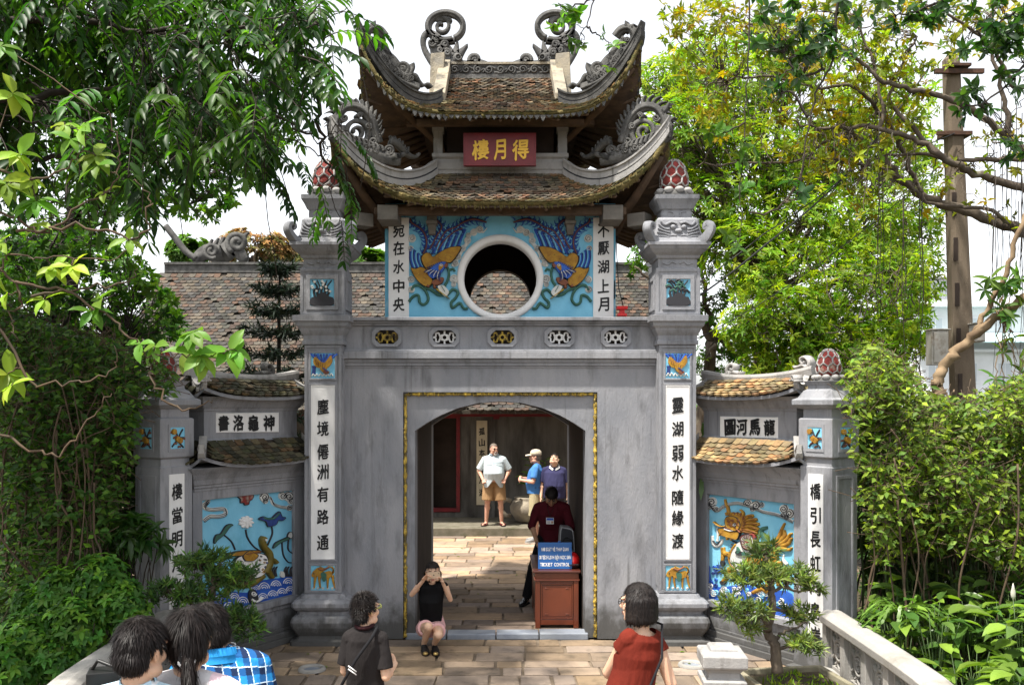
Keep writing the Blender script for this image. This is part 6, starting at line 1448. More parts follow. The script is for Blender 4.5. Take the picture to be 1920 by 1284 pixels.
    def top(s, mat, name='shirt', g=.014, sleeve=.55, sr=.058, er=.060, hem=.06, belly=0.0, fore=0.0, collar=None, pick=None, bust=0.0, ghem=None, voxel=None, warp=True, extra=None, keep=None, it=3):
        mb = MB(); k, J = s.k, s.J; s.torso(mb, g, belly, hem, True, bust)
        for q in 'RL':
            if sleeve <= 0: continue
            a, b, c = J['sh' + q], J['el' + q], J['wr' + q]; e = a.lerp(b, min(sleeve, 1)); mb.ell(a, (sr * k * 1.02,) * 3)
            cap(mb, a, a.lerp(b, .15), sr * k, sr * k, 14); cap(mb, a, e, sr * k, er * k, 14, True)
            if fore > 0: cap(mb, b, b.lerp(c, fore), er * k, er * .85 * k, 14, True); mb.ell(b, (er * k,) * 3)
        if extra: extra(mb)
        up, r1, f1, r0, f0 = s.frame(); P = J['pelvis']
        def wp(p):
            z = (p - P).dot(up) / k
            a = noise.noise(Vector((p.x * 7, p.y * 7, p.z * 3.2)) + Vector((s.base.x * 9, 0, 0))) * .013 + noise.noise(Vector((p.x * 17, p.y * 17, p.z * 9))) * .007
            d = (p - (P + up * (p - P).dot(up))); d = d.normalized() if d.length > 1e-5 else d
            return p + d * a * k
        o = skin_obj(name, mb, voxel or s.vox, mat, s.e, it, pick, keep, wp if warp else None)
        return o
    def legs(s, mat, name='trousers', to=1.0, g=.016, flare=.0, pick=None, hemr=None, fat=1.0):
        mb = MB(); k, J = s.k, s.J; up, r1, f1, r0, f0 = s.frame(); P = J['pelvis']
        loft(mb, [(P - up * .12 * k, r0, f0, .16 * k * s.b, .115 * k * s.b), (P, r0, f0, (.168 * s.b + .004) * k, (.118 * s.b + .004) * k), (P + up * .09 * k, r0, f0, .150 * s.b * k, .110 * s.b * k)])
        for q in 'RL':
            h, n, a = J['hip' + q], J['kn' + q], J['an' + q]
            if to <= .5: cap(mb, h, h.lerp(n, to * 2), (.088 * fat + g) * k, (lerp(.088, .064, to * 2) * fat + g + flare) * k, 16, True); mb.ell(h, ((.086 * fat + g) * k,) * 3)
            else: cap(mb, h, n, (.086 * fat + g) * k, (.060 * fat + g) * k, 16); cap(mb, n, n.lerp(a, (to - .5) * 2), (.060 * fat + g) * k, (.046 * fat + g + flare) * k, 16, True)
        def wp(p): return p + s.f * noise.noise(Vector((p.x * 9, p.y * 9, p.z * 5))) * .008
        return skin_obj(name, mb, s.vox, mat, s.e, 3, pick, None, wp)
    def shoes(s, mat, sole=None, name='shoe', sandal=False, mats=None):
        for q in 'RL':
            mb = MB(); k, J = s.k, s.J; a, t = J['an' + q], J['toe' + q]; d = Vector((t.x - a.x, t.y - a.y, 0)).normalized(); sd = Vector((-d.y, d.x, 0)); z0 = min(t.z - .03 * k, a.z - .085 * k)
            heel = Vector((a.x, a.y, z0)) - d * .055 * k; L = (Vector((t.x, t.y, z0)) - heel).length + .05 * k
            prof = [(0, .028, .0), (.06, .034, .0), (.3, .032, 0), (.62, .045, 0), (.85, .040, 0), (1.0, .014, 0)]
            rs = [[heel + d * L * u + sd * w * k * c + Vector((0, 0, z)) for c, z in ((-1, 0), (1, 0), (1, .018 * k), (-1, .018 * k))] for u, w, _ in prof]
            mb.rings(rs, 1)
            if sandal:
                for u in (.35, .62, .8): w = .045 * k; mb.tube([heel + d * L * u + sd * w * c + Vector((0, 0, z * k)) for c, z in ((-1, .01), (-.9, .05), (0, .075 - .03 * u), (.9, .05), (1, .01))], .009 * k, 6, 0)
            else:
                loft(mb, [(heel + d * L * u + Vector((0, 0, hgt * k * .5 + .008)), sd, Vector((0, 0, 1)), w * k, hgt * .5 * k) for u, w, hgt in ((.02, .026, .075), (.12, .034, .095), (.38, .036, .095), (.62, .044, .065), (.85, .040, .050), (.99, .018, .034))], 12)
            mb.build(name, [mat, sole or M['black']], s.e)
M['hair_strand'] = nmat('black hair strands', (.008, .006, .006), rough=.5, spec=.2, tint=True)
DEN = fabric('black cloth', (.014, .014, .016))

# bearded man on the hall step
g = Fig((-.13, 8.47, .165), -92, 1.72, 'grey-bearded man in a pale blue shirt and tan shorts standing on the hall step', None, head=-62, pitch=-4, build=1.16, voxel=.009,
        joints=dict(kneeR=(0, 0, 0), knR=(.135, .03, .49), knL=(-.135, .03, .49), anR=(.16, -.02, .085), anL=(-.155, -.02, .085), toeR=(.22, .12, .03), toeL=(-.20, .13, .03), hipR=(.10, 0, .91), hipL=(-.10, 0, .91), shR=(.195, 0, 1.36), shL=(-.195, 0, 1.36), elR=(.315, -.05, 1.13), elL=(-.315, -.05, 1.13), wrR=(.225, .10, .955), wrL=(-.225, .10, .955)))
g.body(M['skin_pink'], 1.12, {'R': dict(curl=.9, palm=g.f), 'L': dict(curl=.9, palm=g.f)}, belly=.10, fat=1.1)
g.face(brow=M['hair_grey']); g.glasses(M['black']); g.hair(M['hair_grey'], front=.02, line=.075, puff=.96)
mb = MB(); rot = Matrix((g.hr, g.hf, g.hu)).transposed(); mb.ell(g.H(0, .075, -.098), (.036, .026, .030), 0, 12, 8, rot); mb.tube([g.H(-.03, .085, -.07), g.H(-.018, .10, -.052), g.H(.018, .10, -.052), g.H(.03, .085, -.07)], .008, 6); mb.build('beard', nmat('white beard', (.5, .46, .42), rough=.9), g.e)
def split(p):
    q = p - g.J['pelvis']; return not (q.z < .02 and q.dot(g.f) > .02 and abs(q.dot(g.r)) < (.02 - q.z) * .75)
g.top(fabric('pale blue shirt cloth', (.50, .57, .60), .85), belly=.11, hem=.16, sleeve=.88, sr=.066, er=.076, g=.02, keep=split)
mb = MB()
for q in (-1, 1): mb.tube([g.L((q * .04, .175, 1.30)), g.L((q * .10, .17, 1.295)), g.L((q * .17, .13, 1.30))], .006, 5); mb.tube([g.L((q * .03, .07, 1.455)), g.L((q * .085, .04, 1.47)), g.L((q * .06, -.06, 1.475))], .016, 6)
mb.tube([g.L((0, .075, 1.44)), g.L((0, .155, 1.30)), g.L((0, .24, 1.10)), g.L((0, .20, .93))], .005, 5); mb.build('shirt_seam', fabric('blue seam', (.38, .45, .5)), g.e)
g.legs(fabric('tan shorts cloth', (.33, .20, .10)), 'shorts', .46, .03, .022, fat=1.08); g.shoes(nmat('dark red strap', (.13, .025, .025), rough=.6), M['black'], 'sandal', True)
# man in the cap, seen from his left
c = Fig((.70, 7.30, 0), 172, 1.80, 'man in a beige cap and blue T-shirt talking with clasped hands in the court', None, head=176, pitch=0, build=1.1, voxel=.009,
        joints=dict(elR=(.25, .03, 1.13), elL=(-.25, .03, 1.13), wrR=(.11, .27, 1.17), wrL=(-.11, .27, 1.15), toeR=(.13, .15, .03), toeL=(-.13, .14, .03), anL=(-.10, .0, .085)))
c.body(M['skin_pink'], 1.05, {'R': dict(curl=1.2, point=c.L((-.02, .36, 1.20)), palm=-c.r), 'L': dict(curl=1.2, point=c.L((.03, .36, 1.18)), palm=c.r)}, belly=.05); c.face(brow=M['hair_grey']); c.hair(M['hair_grey'])
mb = MB(); rot = Matrix((c.hr, c.hf, c.hu)).transposed(); k = c.k
mb.lathe(c.H(0, -.012, .045), [(.092 * k, -.012), (.094 * k, .02), (.085 * k, .06), (.055 * k, .092), (.01, .102)], 20, 0, True, None, rot, (1, 1.15))
mb.rings([[c.H(x * w, y, z + dz) for x, dz in ((-1, -.012), (-.5, .0), (0, .004), (.5, .0), (1, -.012), (1, -.018), (0, -.003), (-1, -.018))] for y, w, z in ((.07, .085, .045), (.12, .078, .042), (.165, .055, .034), (.18, .03, .03))], 0); tag(mb.build('cap', fabric('beige cap cloth', (.50, .44, .34), .9, 30, .2), c.e, bevel=0), None)
c.top(fabric('blue T-shirt cloth', (.06, .19, .46)), belly=.06, hem=.05, sleeve=.75, sr=.064, er=.068); c.legs(fabric('khaki cloth', (.42, .36, .22)), 'shorts', .5, .03, .015); c.shoes(nmat('grey trainer', (.28, .27, .26), (.2, .2, .2), 20, rough=.8), nmat('pale sole', (.5, .48, .45)))
mb = MB(); up, r1, f1, r0, f0 = c.frame(); P = c.J['pelvis'] + up * .075
mb.tube([P + r0 * .17 * math.cos(t * .4) * 1.12 + f0 * .15 * math.sin(t * .4) for t in range(17)], .018, 6); mb.build('belt', M['black'], c.e)
# young man in the polo, looking up
p_ = Fig((1.05, 7.10, 0), -97, 1.76, 'young man in a navy polo with a white collar gazing up behind the guard', None, head=-108, pitch=33, build=1.14, voxel=.009)
p_.body(M['skin'], 1.08, {'R': dict(curl=.5), 'L': dict(curl=.5)}, belly=.05); p_.face(); p_.hair(M['hair'], strands=350, puff=1.02)
p_.top(fabric('navy polo cloth', (.035, .034, .085)), belly=.07, hem=.10, sleeve=.85, sr=.063, er=.070, g=.02); p_.legs(fabric('dark trouser cloth', (.03, .03, .04))); p_.shoes(M['black'])
mb = MB()
for q in (-1, 1): mb.rings([[p_.L((q * x, y, z)) for x, y, z in pts] for pts in ([(.012, .085, 1.40), (.03, .105, 1.37), (.045, .10, 1.41)], [(.07, .055, 1.44), (.10, .07, 1.42), (.085, .05, 1.465)], [(.075, -.03, 1.465), (.10, -.03, 1.44), (.075, -.04, 1.49)], [(.01, -.085, 1.475), (.01, -.105, 1.45), (.01, -.085, 1.50)])])
mb.build('collar', M['white'], p_.e)
# ticket guard bending over the desk
d = Fig((.70, 1.80, .012), -95, 1.70, 'ticket guard in a maroon shirt bending over the wooden desk in the passage', None, head=-92, pitch=-52, build=1.06, voxel=.007,
        joints=dict(pelvis=(0, -.06, .92), waist=(0, .0, 1.06), chest=(0, .09, 1.22), neck=(0, .21, 1.385), head=(0, .315, 1.475), shR=(.185, .16, 1.31), shL=(-.185, .16, 1.31), elR=(.265, .10, 1.06), elL=(-.25, .17, 1.05), wrR=(.20, .25, .87), wrL=(-.13, .37, .83), hipR=(.10, -.06, .89), hipL=(-.085, -.06, .89), knR=(.25, -.0, .48), anR=(.345, .05, .085), toeR=(.40, .21, .03), knL=(-.09, -.05, .48), anL=(-.1, -.12, .085), toeL=(-.1, .03, .03)))
d.body(M['skin_tan'], 1.0, {'R': dict(curl=.7), 'L': dict(curl=.6)}); d.face(); d.hair(M['hair'], strands=500, puff=1.05)
d.top(fabric('maroon shirt cloth', (.075, .008, .014)), g=.022, hem=.03, sleeve=1.0, sr=.062, er=.060, fore=.18); d.legs(fabric('black trouser cloth', (.008, .008, .010))); d.shoes(nmat('polished black leather', (.01, .01, .012), rough=.18, spec=.6))
mb = MB(); q0 = d.L((.02, .31, 1.16)); mb.tube([d.L((.06, .22, 1.41)), d.L((.05, .28, 1.30)), d.L((.02, .315, 1.20))], .003, 4, 2); mb.tube([d.L((-.06, .22, 1.41)), d.L((-.02, .28, 1.30)), d.L((.02, .315, 1.20))], .003, 4, 2)
fnc = lambda a, b, dd: q0 + d.r * a + Vector((0, -.012 - dd, b)) + d.f * 0
mb.poly([(-.05, -.05), (.05, -.05), (.05, .035), (-.05, .035)], fnc, 0, .004, 0); mb.poly([(-.045, .0), (.045, .0), (.045, .03), (-.045, .03)], fnc, .004, .006, 1); mb.poly([(-.04, -.04), (-.015, -.04), (-.015, -.008), (-.04, -.008)], fnc, .004, .006, 3); mb.poly([(-.005, -.02), (.04, -.02), (.04, -.014), (-.005, -.014)], fnc, .004, .006, 2); mb.poly([(-.005, -.035), (.04, -.035), (.04, -.03), (-.005, -.03)], fnc, .004, .006, 2)
tag(mb.build('identity_card', [M['white'], M['cobalt'], M['black'], M['skin_tan']], d.e), 'white and blue card on a black lanyard')

# squatting woman with a phone
wq = Fig((-.76, -.50, 0), -90, 1.60, 'woman in a black sleeveless top squatting by the arch and holding up a phone', None, head=-86, pitch=-3, build=.86, voxel=.0055,
         world=dict(pelvis=(-.765, -.33, .235), waist=(-.765, -.36, .36), chest=(-.762, -.40, .55), neck=(-.757, -.42, .735), head=(-.742, -.47, .855), shR=(-.905, -.42, .685), shL=(-.605, -.42, .685), elR=(-.965, -.55, .625), elL=(-.545, -.54, .57), wrR=(-.83, -.665, .80), wrL=(-.615, -.66, .765),
                    hipR=(-.845, -.40, .215), hipL=(-.70, -.40, .215), knR=(-.765, -.78, .33), knL=(-.655, -.80, .25), anR=(-.83, -.56, .095), anL=(-.715, -.58, .10), toeR=(-.80, -.68, .03), toeL=(-.69, -.69, .03)))
wq.body(M['skin'], .92, {'R': dict(curl=.75, point=(-.775, -.70, .87), palm=(.6, -.5, .1)), 'L': dict(curl=.9, point=(-.655, -.69, .86), palm=(-.7, -.4, .0))}, fat=.95, arm=.82); wq.face(); wq.glasses(M['black'])
def long_hair(s, E, mb):
    for q in (-1, 1):
        for i in range(6): E(q * (.080 + .002 * i), -.004 - .004 * i, -.03 - .05 * i, (.026, .042, .045))
    for i in range(7): E(0, -.065 - .006 * i, -.03 - .05 * i, (.075, .035, .045))
wq.hair(M['hair'], long_hair, front=.02, line=.06, strands=900, ear=False)
wq.top(fabric('black knit', (.006, .006, .007), bump=.25), sleeve=0, g=.006, hem=-.05, bust=.028, it=4)
mb = MB(); mb.tube([wq.J['neck'] + Vector((.055 * math.cos(t * .5), .052 * math.sin(t * .5), .02)) for t in range(14)], .016, 6); mb.build('polo_neck', DEN, wq.e)
mb = MB(); up, r1, f1, r0, f0 = wq.frame(); P = wq.J['pelvis']; k = wq.k
loft(mb, [(P - Vector((0, 0, .09)), r0, f0, .15 * k, .12 * k), (P, r0, f0, .168 * k, .135 * k), (P + Vector((0, 0, .10)), r0, f0, .135 * k, .11 * k)])
for q in 'RL': cap(mb, wq.J['hip' + q], wq.J['hip' + q].lerp(wq.J['kn' + q], .42), .098 * k, .094 * k, 14, True); mb.ell(wq.J['hip' + q], (.096 * k,) * 3)
skin_obj('shorts', mb, .006, fabric('pink shorts cloth', (.68, .40, .40), .92, 22, .3), wq.e, 3)
wq.shoes(M['black'], M['black'])
mb = MB()
for q in 'RL':
    t = wq.J['toe' + q]; mb.ell(t + Vector((0, -.055, .005)), (.03, .034, .019))
mb.build('toe_cap', nmat('gold toe', (.55, .40, .15), rough=.3, metal=.8), wq.e)
mb = MB(); rotp = Matrix.Rotation(R(-5), 3, 'Y'); mb.box((-.712, -.715, .868), (.069, .0045, .034), rot=rotp)
for dx in (-.055,): mb.lathe((-.712 + .052, -.7205, .868 + .018), [(.005, -.002), (.005, .002)], 10, 1, True, None, Matrix.Rotation(R(90), 3, 'X'))
mb.ell((-.712, -.7198, .868), (.007, .0015, .007), 1)
ph = mb.build('phone', [nmat('pale gold phone', (.55, .42, .30), rough=.35, metal=.4), M['ink']], None, (-.712, -.715, .83), bevel=.004); tag(ph, 'pale gold phone held up by the squatting woman', 'phone')

# boy with his back to us
b = Fig((-.865, -4.62, .0), 82, 1.50, 'boy in a black T-shirt with his back turned beside the squatting woman', None, head=52, pitch=4, build=.78, voxel=.0055,
        joints=dict(shR=(.122, -.01, 1.35), shL=(-.122, -.01, 1.35), elR=(.165, -.04, 1.10), wrR=(.17, .19, 1.13), elL=(-.155, .0, 1.12), wrL=(-.15, .17, 1.02), head=(0, .015, 1.565)))
b.body(M['skin'], .98, {'R': dict(curl=1.3, point=b.L((.12, .30, 1.17)), palm=-b.r), 'L': dict(curl=.5)}, arm=.9)
b.face(); b.glasses(nmat('yellow-green frame', (.45, .50, .08), rough=.4)); b.hair(M['hair'], front=.03, line=.06, side=.0, back=-.085, strands=2600, spike=.55, slen=.026, puff=1.02)
b.top(fabric('black T-shirt cloth', (.022, .019, .019), .7, 14, .8), g=.018, hem=.16, sleeve=.78, sr=.054, er=.060, ghem=.03)
b.legs(fabric('dark shorts cloth', (.02, .02, .024)), 'trousers', .9); b.shoes(M['black'])
mb = MB(); mb.tube([b.L((.10, -.03, 1.455)), b.L((.085, -.115, 1.40)), b.L((-.02, -.155, 1.25)), b.L((-.12, -.15, 1.08)), b.L((-.19, -.08, .95)), b.L((-.20, .04, .93))], .011, 6)
fb = lambda a, q, dd: b.L((a, -.166 - dd, q))
for o in (0, .022): mb.stroke([(-.075, 1.205 - o), (-.015, 1.165 - o)], .008, fb, 0, .006, 1)
mb.build('shoulder_strap', [DEN, M['white']], b.e)
mb = MB(); mb.tube([b.L((.062 * math.cos(t * .55), -.02 + .058 * math.sin(t * .55), 1.462 + .012 * math.sin(t * .55))) for t in range(13)], .013, 6); mb.build('collar', fabric('dark collar cloth', (.03, .01, .012)), b.e)

# woman in the red dress
rw = Fig((.80, -5.28, bz(-5.28)), 120, 1.62, 'woman with a black bob in a rust red dress looking away to the left', None, head=150, pitch=-2, build=.78, voxel=.0055,
         joints=dict(pelvis=(-.09, 0, .95), waist=(-.07, 0, 1.08), chest=(-.03, 0, 1.26), hipR=(-.01, 0, .91), hipL=(-.17, 0, .91), shR=(.105, -.01, 1.335), shL=(-.115, -.01, 1.365), elR=(.155, -.09, 1.09), wrR=(.17, -.07, .86), elL=(-.13, .15, 1.14), wrL=(-.02, .28, 1.08), neck=(0, 0, 1.43), head=(0, .03, 1.57)))
rw.body(M['skin'], .9, {'R': dict(curl=.5), 'L': dict(curl=.6)}, arm=.95); rw.face(); rw.glasses(M['black'])
def bob(s, E, mb):
    for i in range(6):
        for a in range(-8, 9):
            t = math.pi * a / 12.4 - math.pi / 2; E(.076 * math.cos(t) * (1 + .02 * i) * (.80 if i == 0 else 1), .083 * math.sin(t) * (.80 if i == 0 else 1) - .008, .045 - .026 * i, (.028, .032, .034))
    for q in (-1, 1): E(q * .078, .042, -.04, (.018, .03, .05)); E(q * .074, .055, -.075, (.014, .022, .025))
rw.hair(M['hair'], bob, front=.055, line=.055, strands=1500, ear=False, slen=.04, puff=1.0, it=16)
red = fabric('rust red cloth', (.135, .017, .009), .7, 10, .9)
def skirt(mb):
    up, r1, f1, r0, f0 = rw.frame(); P = rw.J['pelvis']; k = rw.k; o = -r0 * .04
    loft(mb, [(P - Vector((0, 0, .42)) * k + o * 2.4, r0, f0, .20 * k, .17 * k), (P + o, r0, f0, .165 * k, .14 * k), (rw.J['chest'] - Vector((0, 0, .03)) * k, r1, f1, .130 * k, .11 * k)])
def drape(p):
    q = (p - rw.J['chest']) / rw.k; z = -q.z; a = math.atan2(q.dot(rw.f), q.dot(rw.r)); s_ = max(0, min(1, (z + .08) / .35))
    d = Vector((q.x, q.y, 0)); d = d.normalized() if d.length > 1e-4 else d
    return p + d * (s_ * .022 * math.sin(a * 9 + z * 5 + 2 * noise.noise(p * 3)) + .008 * noise.noise(p * 9))
rw.top(red, 'dress', g=.014, sleeve=.24, sr=.050, er=.062, hem=.2, bust=.02, extra=skirt, warp=False, keep=lambda p: (p - rw.J['neck']).length > .088)
rw_d = rw.e.children[-1]; me_ = rw_d.data; og_ = ORG[rw_d.name]
for v_ in me_.vertices: v_.co = drape(v_.co + og_) - og_
mb = MB(); mb.tube([rw.L((.10, .05, 1.45)), rw.L((.11, -.06, 1.445)), rw.L((.03, -.155, 1.28)), rw.L((-.10, -.18, 1.10)), rw.L((-.24, -.13, .93)), rw.L((-.31, .02, .86))], .008, 6); mb.build('bag_strap', DEN, rw.e)
mb = MB(); mb.box(rw.L((-.33, .08, .80)), (.06, .10, .075), rz=R(28)); bg_ = mb.build('handbag', DEN, None, rw.L((-.33, .08, .72)), bevel=.02); tag(bg_, 'small black bag hanging from the red dress woman\'s strap', 'bag')

# three visitors huddled at the rail
def near(px, py, Y, top): return W(px, py, Y)
hm = W(262, 1220, -7.16)
m1 = Fig((hm.x, -7.16, hm.z - 1.575 * .94), 84, 1.60, 'man seen from behind in a pale blue shirt at the left rail, short black hair', None, head=72, pitch=-8, build=1.05, voxel=.006)
m1.body(M['skin'], 1.04, {'R': dict(curl=.5), 'L': dict(curl=.5)}); m1.face(); m1.hair(M['hair'], front=.03, line=.06, side=.0, back=-.075, strands=5200, spike=.05, slen=.042, puff=1.03)
def stripes(p): return 1 if math.sin(p.x * 90) > .55 else 0
m1.top([fabric('pale blue shirt', (.42, .58, .66), .92), fabric('white shirt stripe', (.66, .70, .72), .95)], g=.02, hem=.1, sleeve=.7, pick=stripes); m1.legs(fabric('grey trouser cloth', (.08, .08, .09))); m1.shoes(M['black'])
mb = MB()
mb.rings([[m1.L((r_ * math.cos(t * .5), -.015 + r_ * math.sin(t * .5), z + .015 * math.sin(t * .5))) for t in range(13)] for r_, z in ((.072, 1.435), (.067, 1.475), (.062, 1.478), (.078, 1.432))], 0, True, False, False)
mb.build('collar', fabric('pale blue collar', (.45, .62, .72)), m1.e)
hm = W(352, 1203, -7.0)
m2 = Fig((hm.x, -7.0, hm.z - 1.57 * .95), 88, 1.62, 'woman with a ponytail and grey-pink top between two men at the left rail', None, head=98, pitch=-10, build=.92, voxel=.006)
m2.body(M['skin'], .95, {'R': dict(curl=.5), 'L': dict(curl=.5)}); m2.face()
def pony(s, E, mb):
    for i in range(9):
        t = i / 8; E(.012 + .045 * t, -.095 - .040 * math.sin(t * 2.2), -.055 - .24 * t, (.026 - .010 * abs(t - .3), .024, .030))
    E(0, -.05, .0, (.080, .072, .085))
m2.hair(M['hair'], pony, front=.03, line=.065, side=-.03, strands=4600, slen=.085, puff=1.05)
mb = MB(); mb.tube([m2.H(.012 + .026 * math.cos(t * .7), -.098 + .012 * math.cos(t * .7), -.062 + .026 * math.sin(t * .7)) for t in range(10)], .010, 8)
mb.tube([m2.H(.012 + .028 * math.cos(t * .7), -.10 + .012 * math.cos(t * .7), -.075 + .028 * math.sin(t * .7)) for t in range(10)], .006, 8, 1); mb.build('hair_tie', [M['black'], M['white']], m2.e)
def two(p): return 1 if abs((p - m2.J['neck']).dot(m2.r)) > .10 else 0
m2.top([fabric('light grey top', (.50, .49, .50), .95), fabric('pale pink sleeve', (.66, .50, .54), .95)], g=.016, hem=.1, sleeve=.6, pick=two); m2.legs(fabric('blue denim', (.05, .08, .15))); m2.shoes(M['black'])
hm = W(387, 1182, -6.35)
m3 = Fig((hm.x, -6.35, hm.z - 1.58 * .96), 112, 1.63, 'man in a blue plaid shirt and silver necklace leaning in at the left rail', None, head=155, pitch=-16, build=1.08, voxel=.006,
         joints=dict(head=(-.0, .03, 1.58), neck=(.065, .0, 1.475), chest=(.10, -.02, 1.26), waist=(.12, -.02, 1.08), pelvis=(.12, -.02, .95), shR=(.235, -.03, 1.40), shL=(-.08, .03, 1.44), elR=(.30, -.07, 1.08), wrR=(.27, .12, .90)))
m3.body(M['skin'], 1.02, {'R': dict(curl=.5), 'L': dict(curl=.5)}); m3.face(); m3.hair(M['hair'], front=.03, line=.06, side=.0, back=-.08, strands=3200, spike=.05, slen=.05, puff=1.04)
PL = [fabric('bright blue check', (.02, .22, .52), .95, 20, .3), fabric('navy check', (.012, .025, .07), .9, 20, .3), fabric('white check line', (.55, .68, .78), .95, 20, .3), fabric('mid blue check', (.015, .09, .26), .9, 20, .3)]
def plaid(p):
    a = (p.x * .8 + p.y * .6) * 1000 % 62; z = (p.z * 1000 + p.x * 120) % 66
    if a < 4 or z < 4: return 2
    A, Z = a > 34, z > 36
    return 1 if A and Z else (3 if A or Z else 0)
m3.top(PL, g=.02, hem=.12, sleeve=.8, sr=.063, er=.070, pick=plaid, voxel=.0045); m3.legs(fabric('dark denim', (.03, .04, .07))); m3.shoes(M['black'])
mb = MB(); mb.tube([m3.J['neck'] + Vector((.064 * math.cos(t * .52), .062 * math.sin(t * .52), .022 + .012 * math.cos(t * .52))) for t in range(13)], .004, 6); mb.build('necklace', nmat('silver chain', (.6, .6, .6), rough=.25, metal=1), m3.e)
mb = MB()
mb.rings([[m3.J['neck'] + Vector((r_ * math.cos(t * .5), r_ * math.sin(t * .5), z - .018 * math.sin(t * .5 - .4))) for t in range(13)] for r_, z in ((.088, -.03), (.078, .018), (.070, .02), (.098, -.045))], 0, True, False, False)
mb.build('collar', PL[0], m3.e)
mb = MB(); p0 = W(205, 1278, -7.0); mb.box(p0, (.075, .05, .05), rz=.3); mb.lathe(p0 + Vector((.03, .06, 0)), [(.035, -.04), (.037, .04), (.03, .045)], 16, 0, True, None, Matrix.Rotation(R(90), 3, 'X')); mb.tube([p0 + Vector((-.07, 0, .04)), p0 + Vector((-.03, -.03, .09)), p0 + Vector((.06, -.04, .06)), W(232, 1282, -7.1)], .008, 6)
tag(mb.build('camera', nmat('black camera body', (.012, .012, .012), rough=.4), None, p0, bevel=.008), 'black camera held low by the man at the left edge of the huddle', 'camera')
# ------------------------------------------------------------------ vegetation
rs = np.random.RandomState(11)
def leaf_mat(name, c, c2, tr=.45, tc=(1.5, 1.7, .5), rough=.5, spec=.2): return nmat(name, c, c2, 2.5, (1, 1, 1), .35, .65, rough, spec=spec, tint=True, transl=tr, tcol=tc)
LSH = {'simple': ([(0, 0, 0), (.42, -.5, .10), (.42, .5, .10), (1, 0, -.06)], [(0, 3, 1), (0, 2, 3)]),
       'blade': ([(0, -.35, 0), (0, .35, 0), (.5, .5, .0), (.5, -.5, .0), (1, 0, -.12)], [(0, 1, 2, 3), (3, 2, 4)]),
       'full': ([(0, 0, 0), (.2, -.36, .05), (.2, 0, -.01), (.2, .36, .05), (.5, -.5, .03), (.5, 0, -.06), (.5, .5, .03), (.78, -.32, -.06), (.78, 0, -.14), (.78, .32, -.06), (1, 0, -.27)],
                [(0, 2, 1), (0, 3, 2), (1, 2, 5, 4), (2, 3, 6, 5), (4, 5, 8, 7), (5, 6, 9, 8), (7, 8, 10), (8, 9, 10)])}
class Leaves:
    def __init__(s): s.P = []; s.D = []; s.N = []; s.L = []; s.W = []; s.T = []
    def add(s, p, d, n, l, w, t):
        s.P.append(tuple(p)); s.D.append(tuple(d)); s.N.append(tuple(n)); s.L.append(l); s.W.append(w); s.T.append(t)
    def build(s, name, mat, parent, shape='simple', kind=None):
        P, D_, N = np.array(s.P), np.array(s.D), np.array(s.N); L, Wd, T = np.array(s.L), np.array(s.W), np.array(s.T)
        D_ = D_ / np.maximum(np.linalg.norm(D_, axis=1, keepdims=True), 1e-6); S = np.cross(D_, N); S = S / np.maximum(np.linalg.norm(S, axis=1, keepdims=True), 1e-6); N = np.cross(S, D_)
        V, Fc = LSH[shape]; n = len(P); k = len(V); out = np.empty((n, k, 3))
        for i, (t, w, h) in enumerate(V): out[:, i] = P + D_ * (t * L)[:, None] + S * (w * Wd)[:, None] + N * (h * L)[:, None]
        org = np.array(ORG[parent.name]) if parent is not None else np.zeros(3); co = (out.reshape(-1, 3) - org)
        me = bpy.data.meshes.new(name); sizes = [len(f) for f in Fc]; nl = sum(sizes)
        idx = (np.concatenate([np.array(f) for f in Fc])[None, :] + (np.arange(n) * k)[:, None]).ravel()
        me.vertices.add(n * k); me.vertices.foreach_set('co', co.ravel()); me.loops.add(n * nl); me.loops.foreach_set('vertex_index', idx.astype(np.int32))
        tot = np.tile(sizes, n); st = np.concatenate([[0], np.cumsum(tot)[:-1]]); me.polygons.add(n * len(Fc)); me.polygons.foreach_set('loop_start', st.astype(np.int32)); me.polygons.foreach_set('loop_total', tot.astype(np.int32))
        me.update(calc_edges=True); me.materials.append(mat)
        at = me.color_attributes.new('tint', 'FLOAT_COLOR', 'POINT'); c = np.ones((n, k, 4)); c[:, :, :3] = T[:, None, :]; at.data.foreach_set('color', c.ravel())
        o = link_mesh(name, me, parent, Vector(org)); 
        if kind: o['kind'] = kind
        return o
def rv(s=1.0): return Vector(rs.normal(0, s, 3))
def tnt(a=.3, warm=.15, pal=None):
    k = math.exp(rs.normal(0, a)); w = rs.normal(0, warm)
    if pal is not None: q = pal[rs.randint(len(pal))]; return (q[0] * k, q[1] * k, q[2] * k)
    return (k * (1 + w), k, k * (1 - w * .6))
UP = Vector((0, 0, 1))
def whorl(lv, p, out, n, l, w, droop=.2, pal=None, a=.25):
    """leaves spreading round a shoot tip"""
    out = out.normalized(); a1 = out.orthogonal().normalized(); a2 = out.cross(a1); f = rs.uniform(0, 6.28); t0 = tnt(a, .1, pal)
    for i in range(n):
        t = f + 6.283 * i / n + rs.normal(0, .2); side = a1 * math.cos(t) + a2 * math.sin(t); d = (out * rs.uniform(.15, .7) + side - UP * droop).normalized(); q = rs.uniform(.8, 1.2)
        lv.add(p, d, (out + UP * .5 + rv(.15)), l * q * rs.uniform(.75, 1.15), w * q, tuple(c * rs.uniform(.88, 1.14) for c in t0))
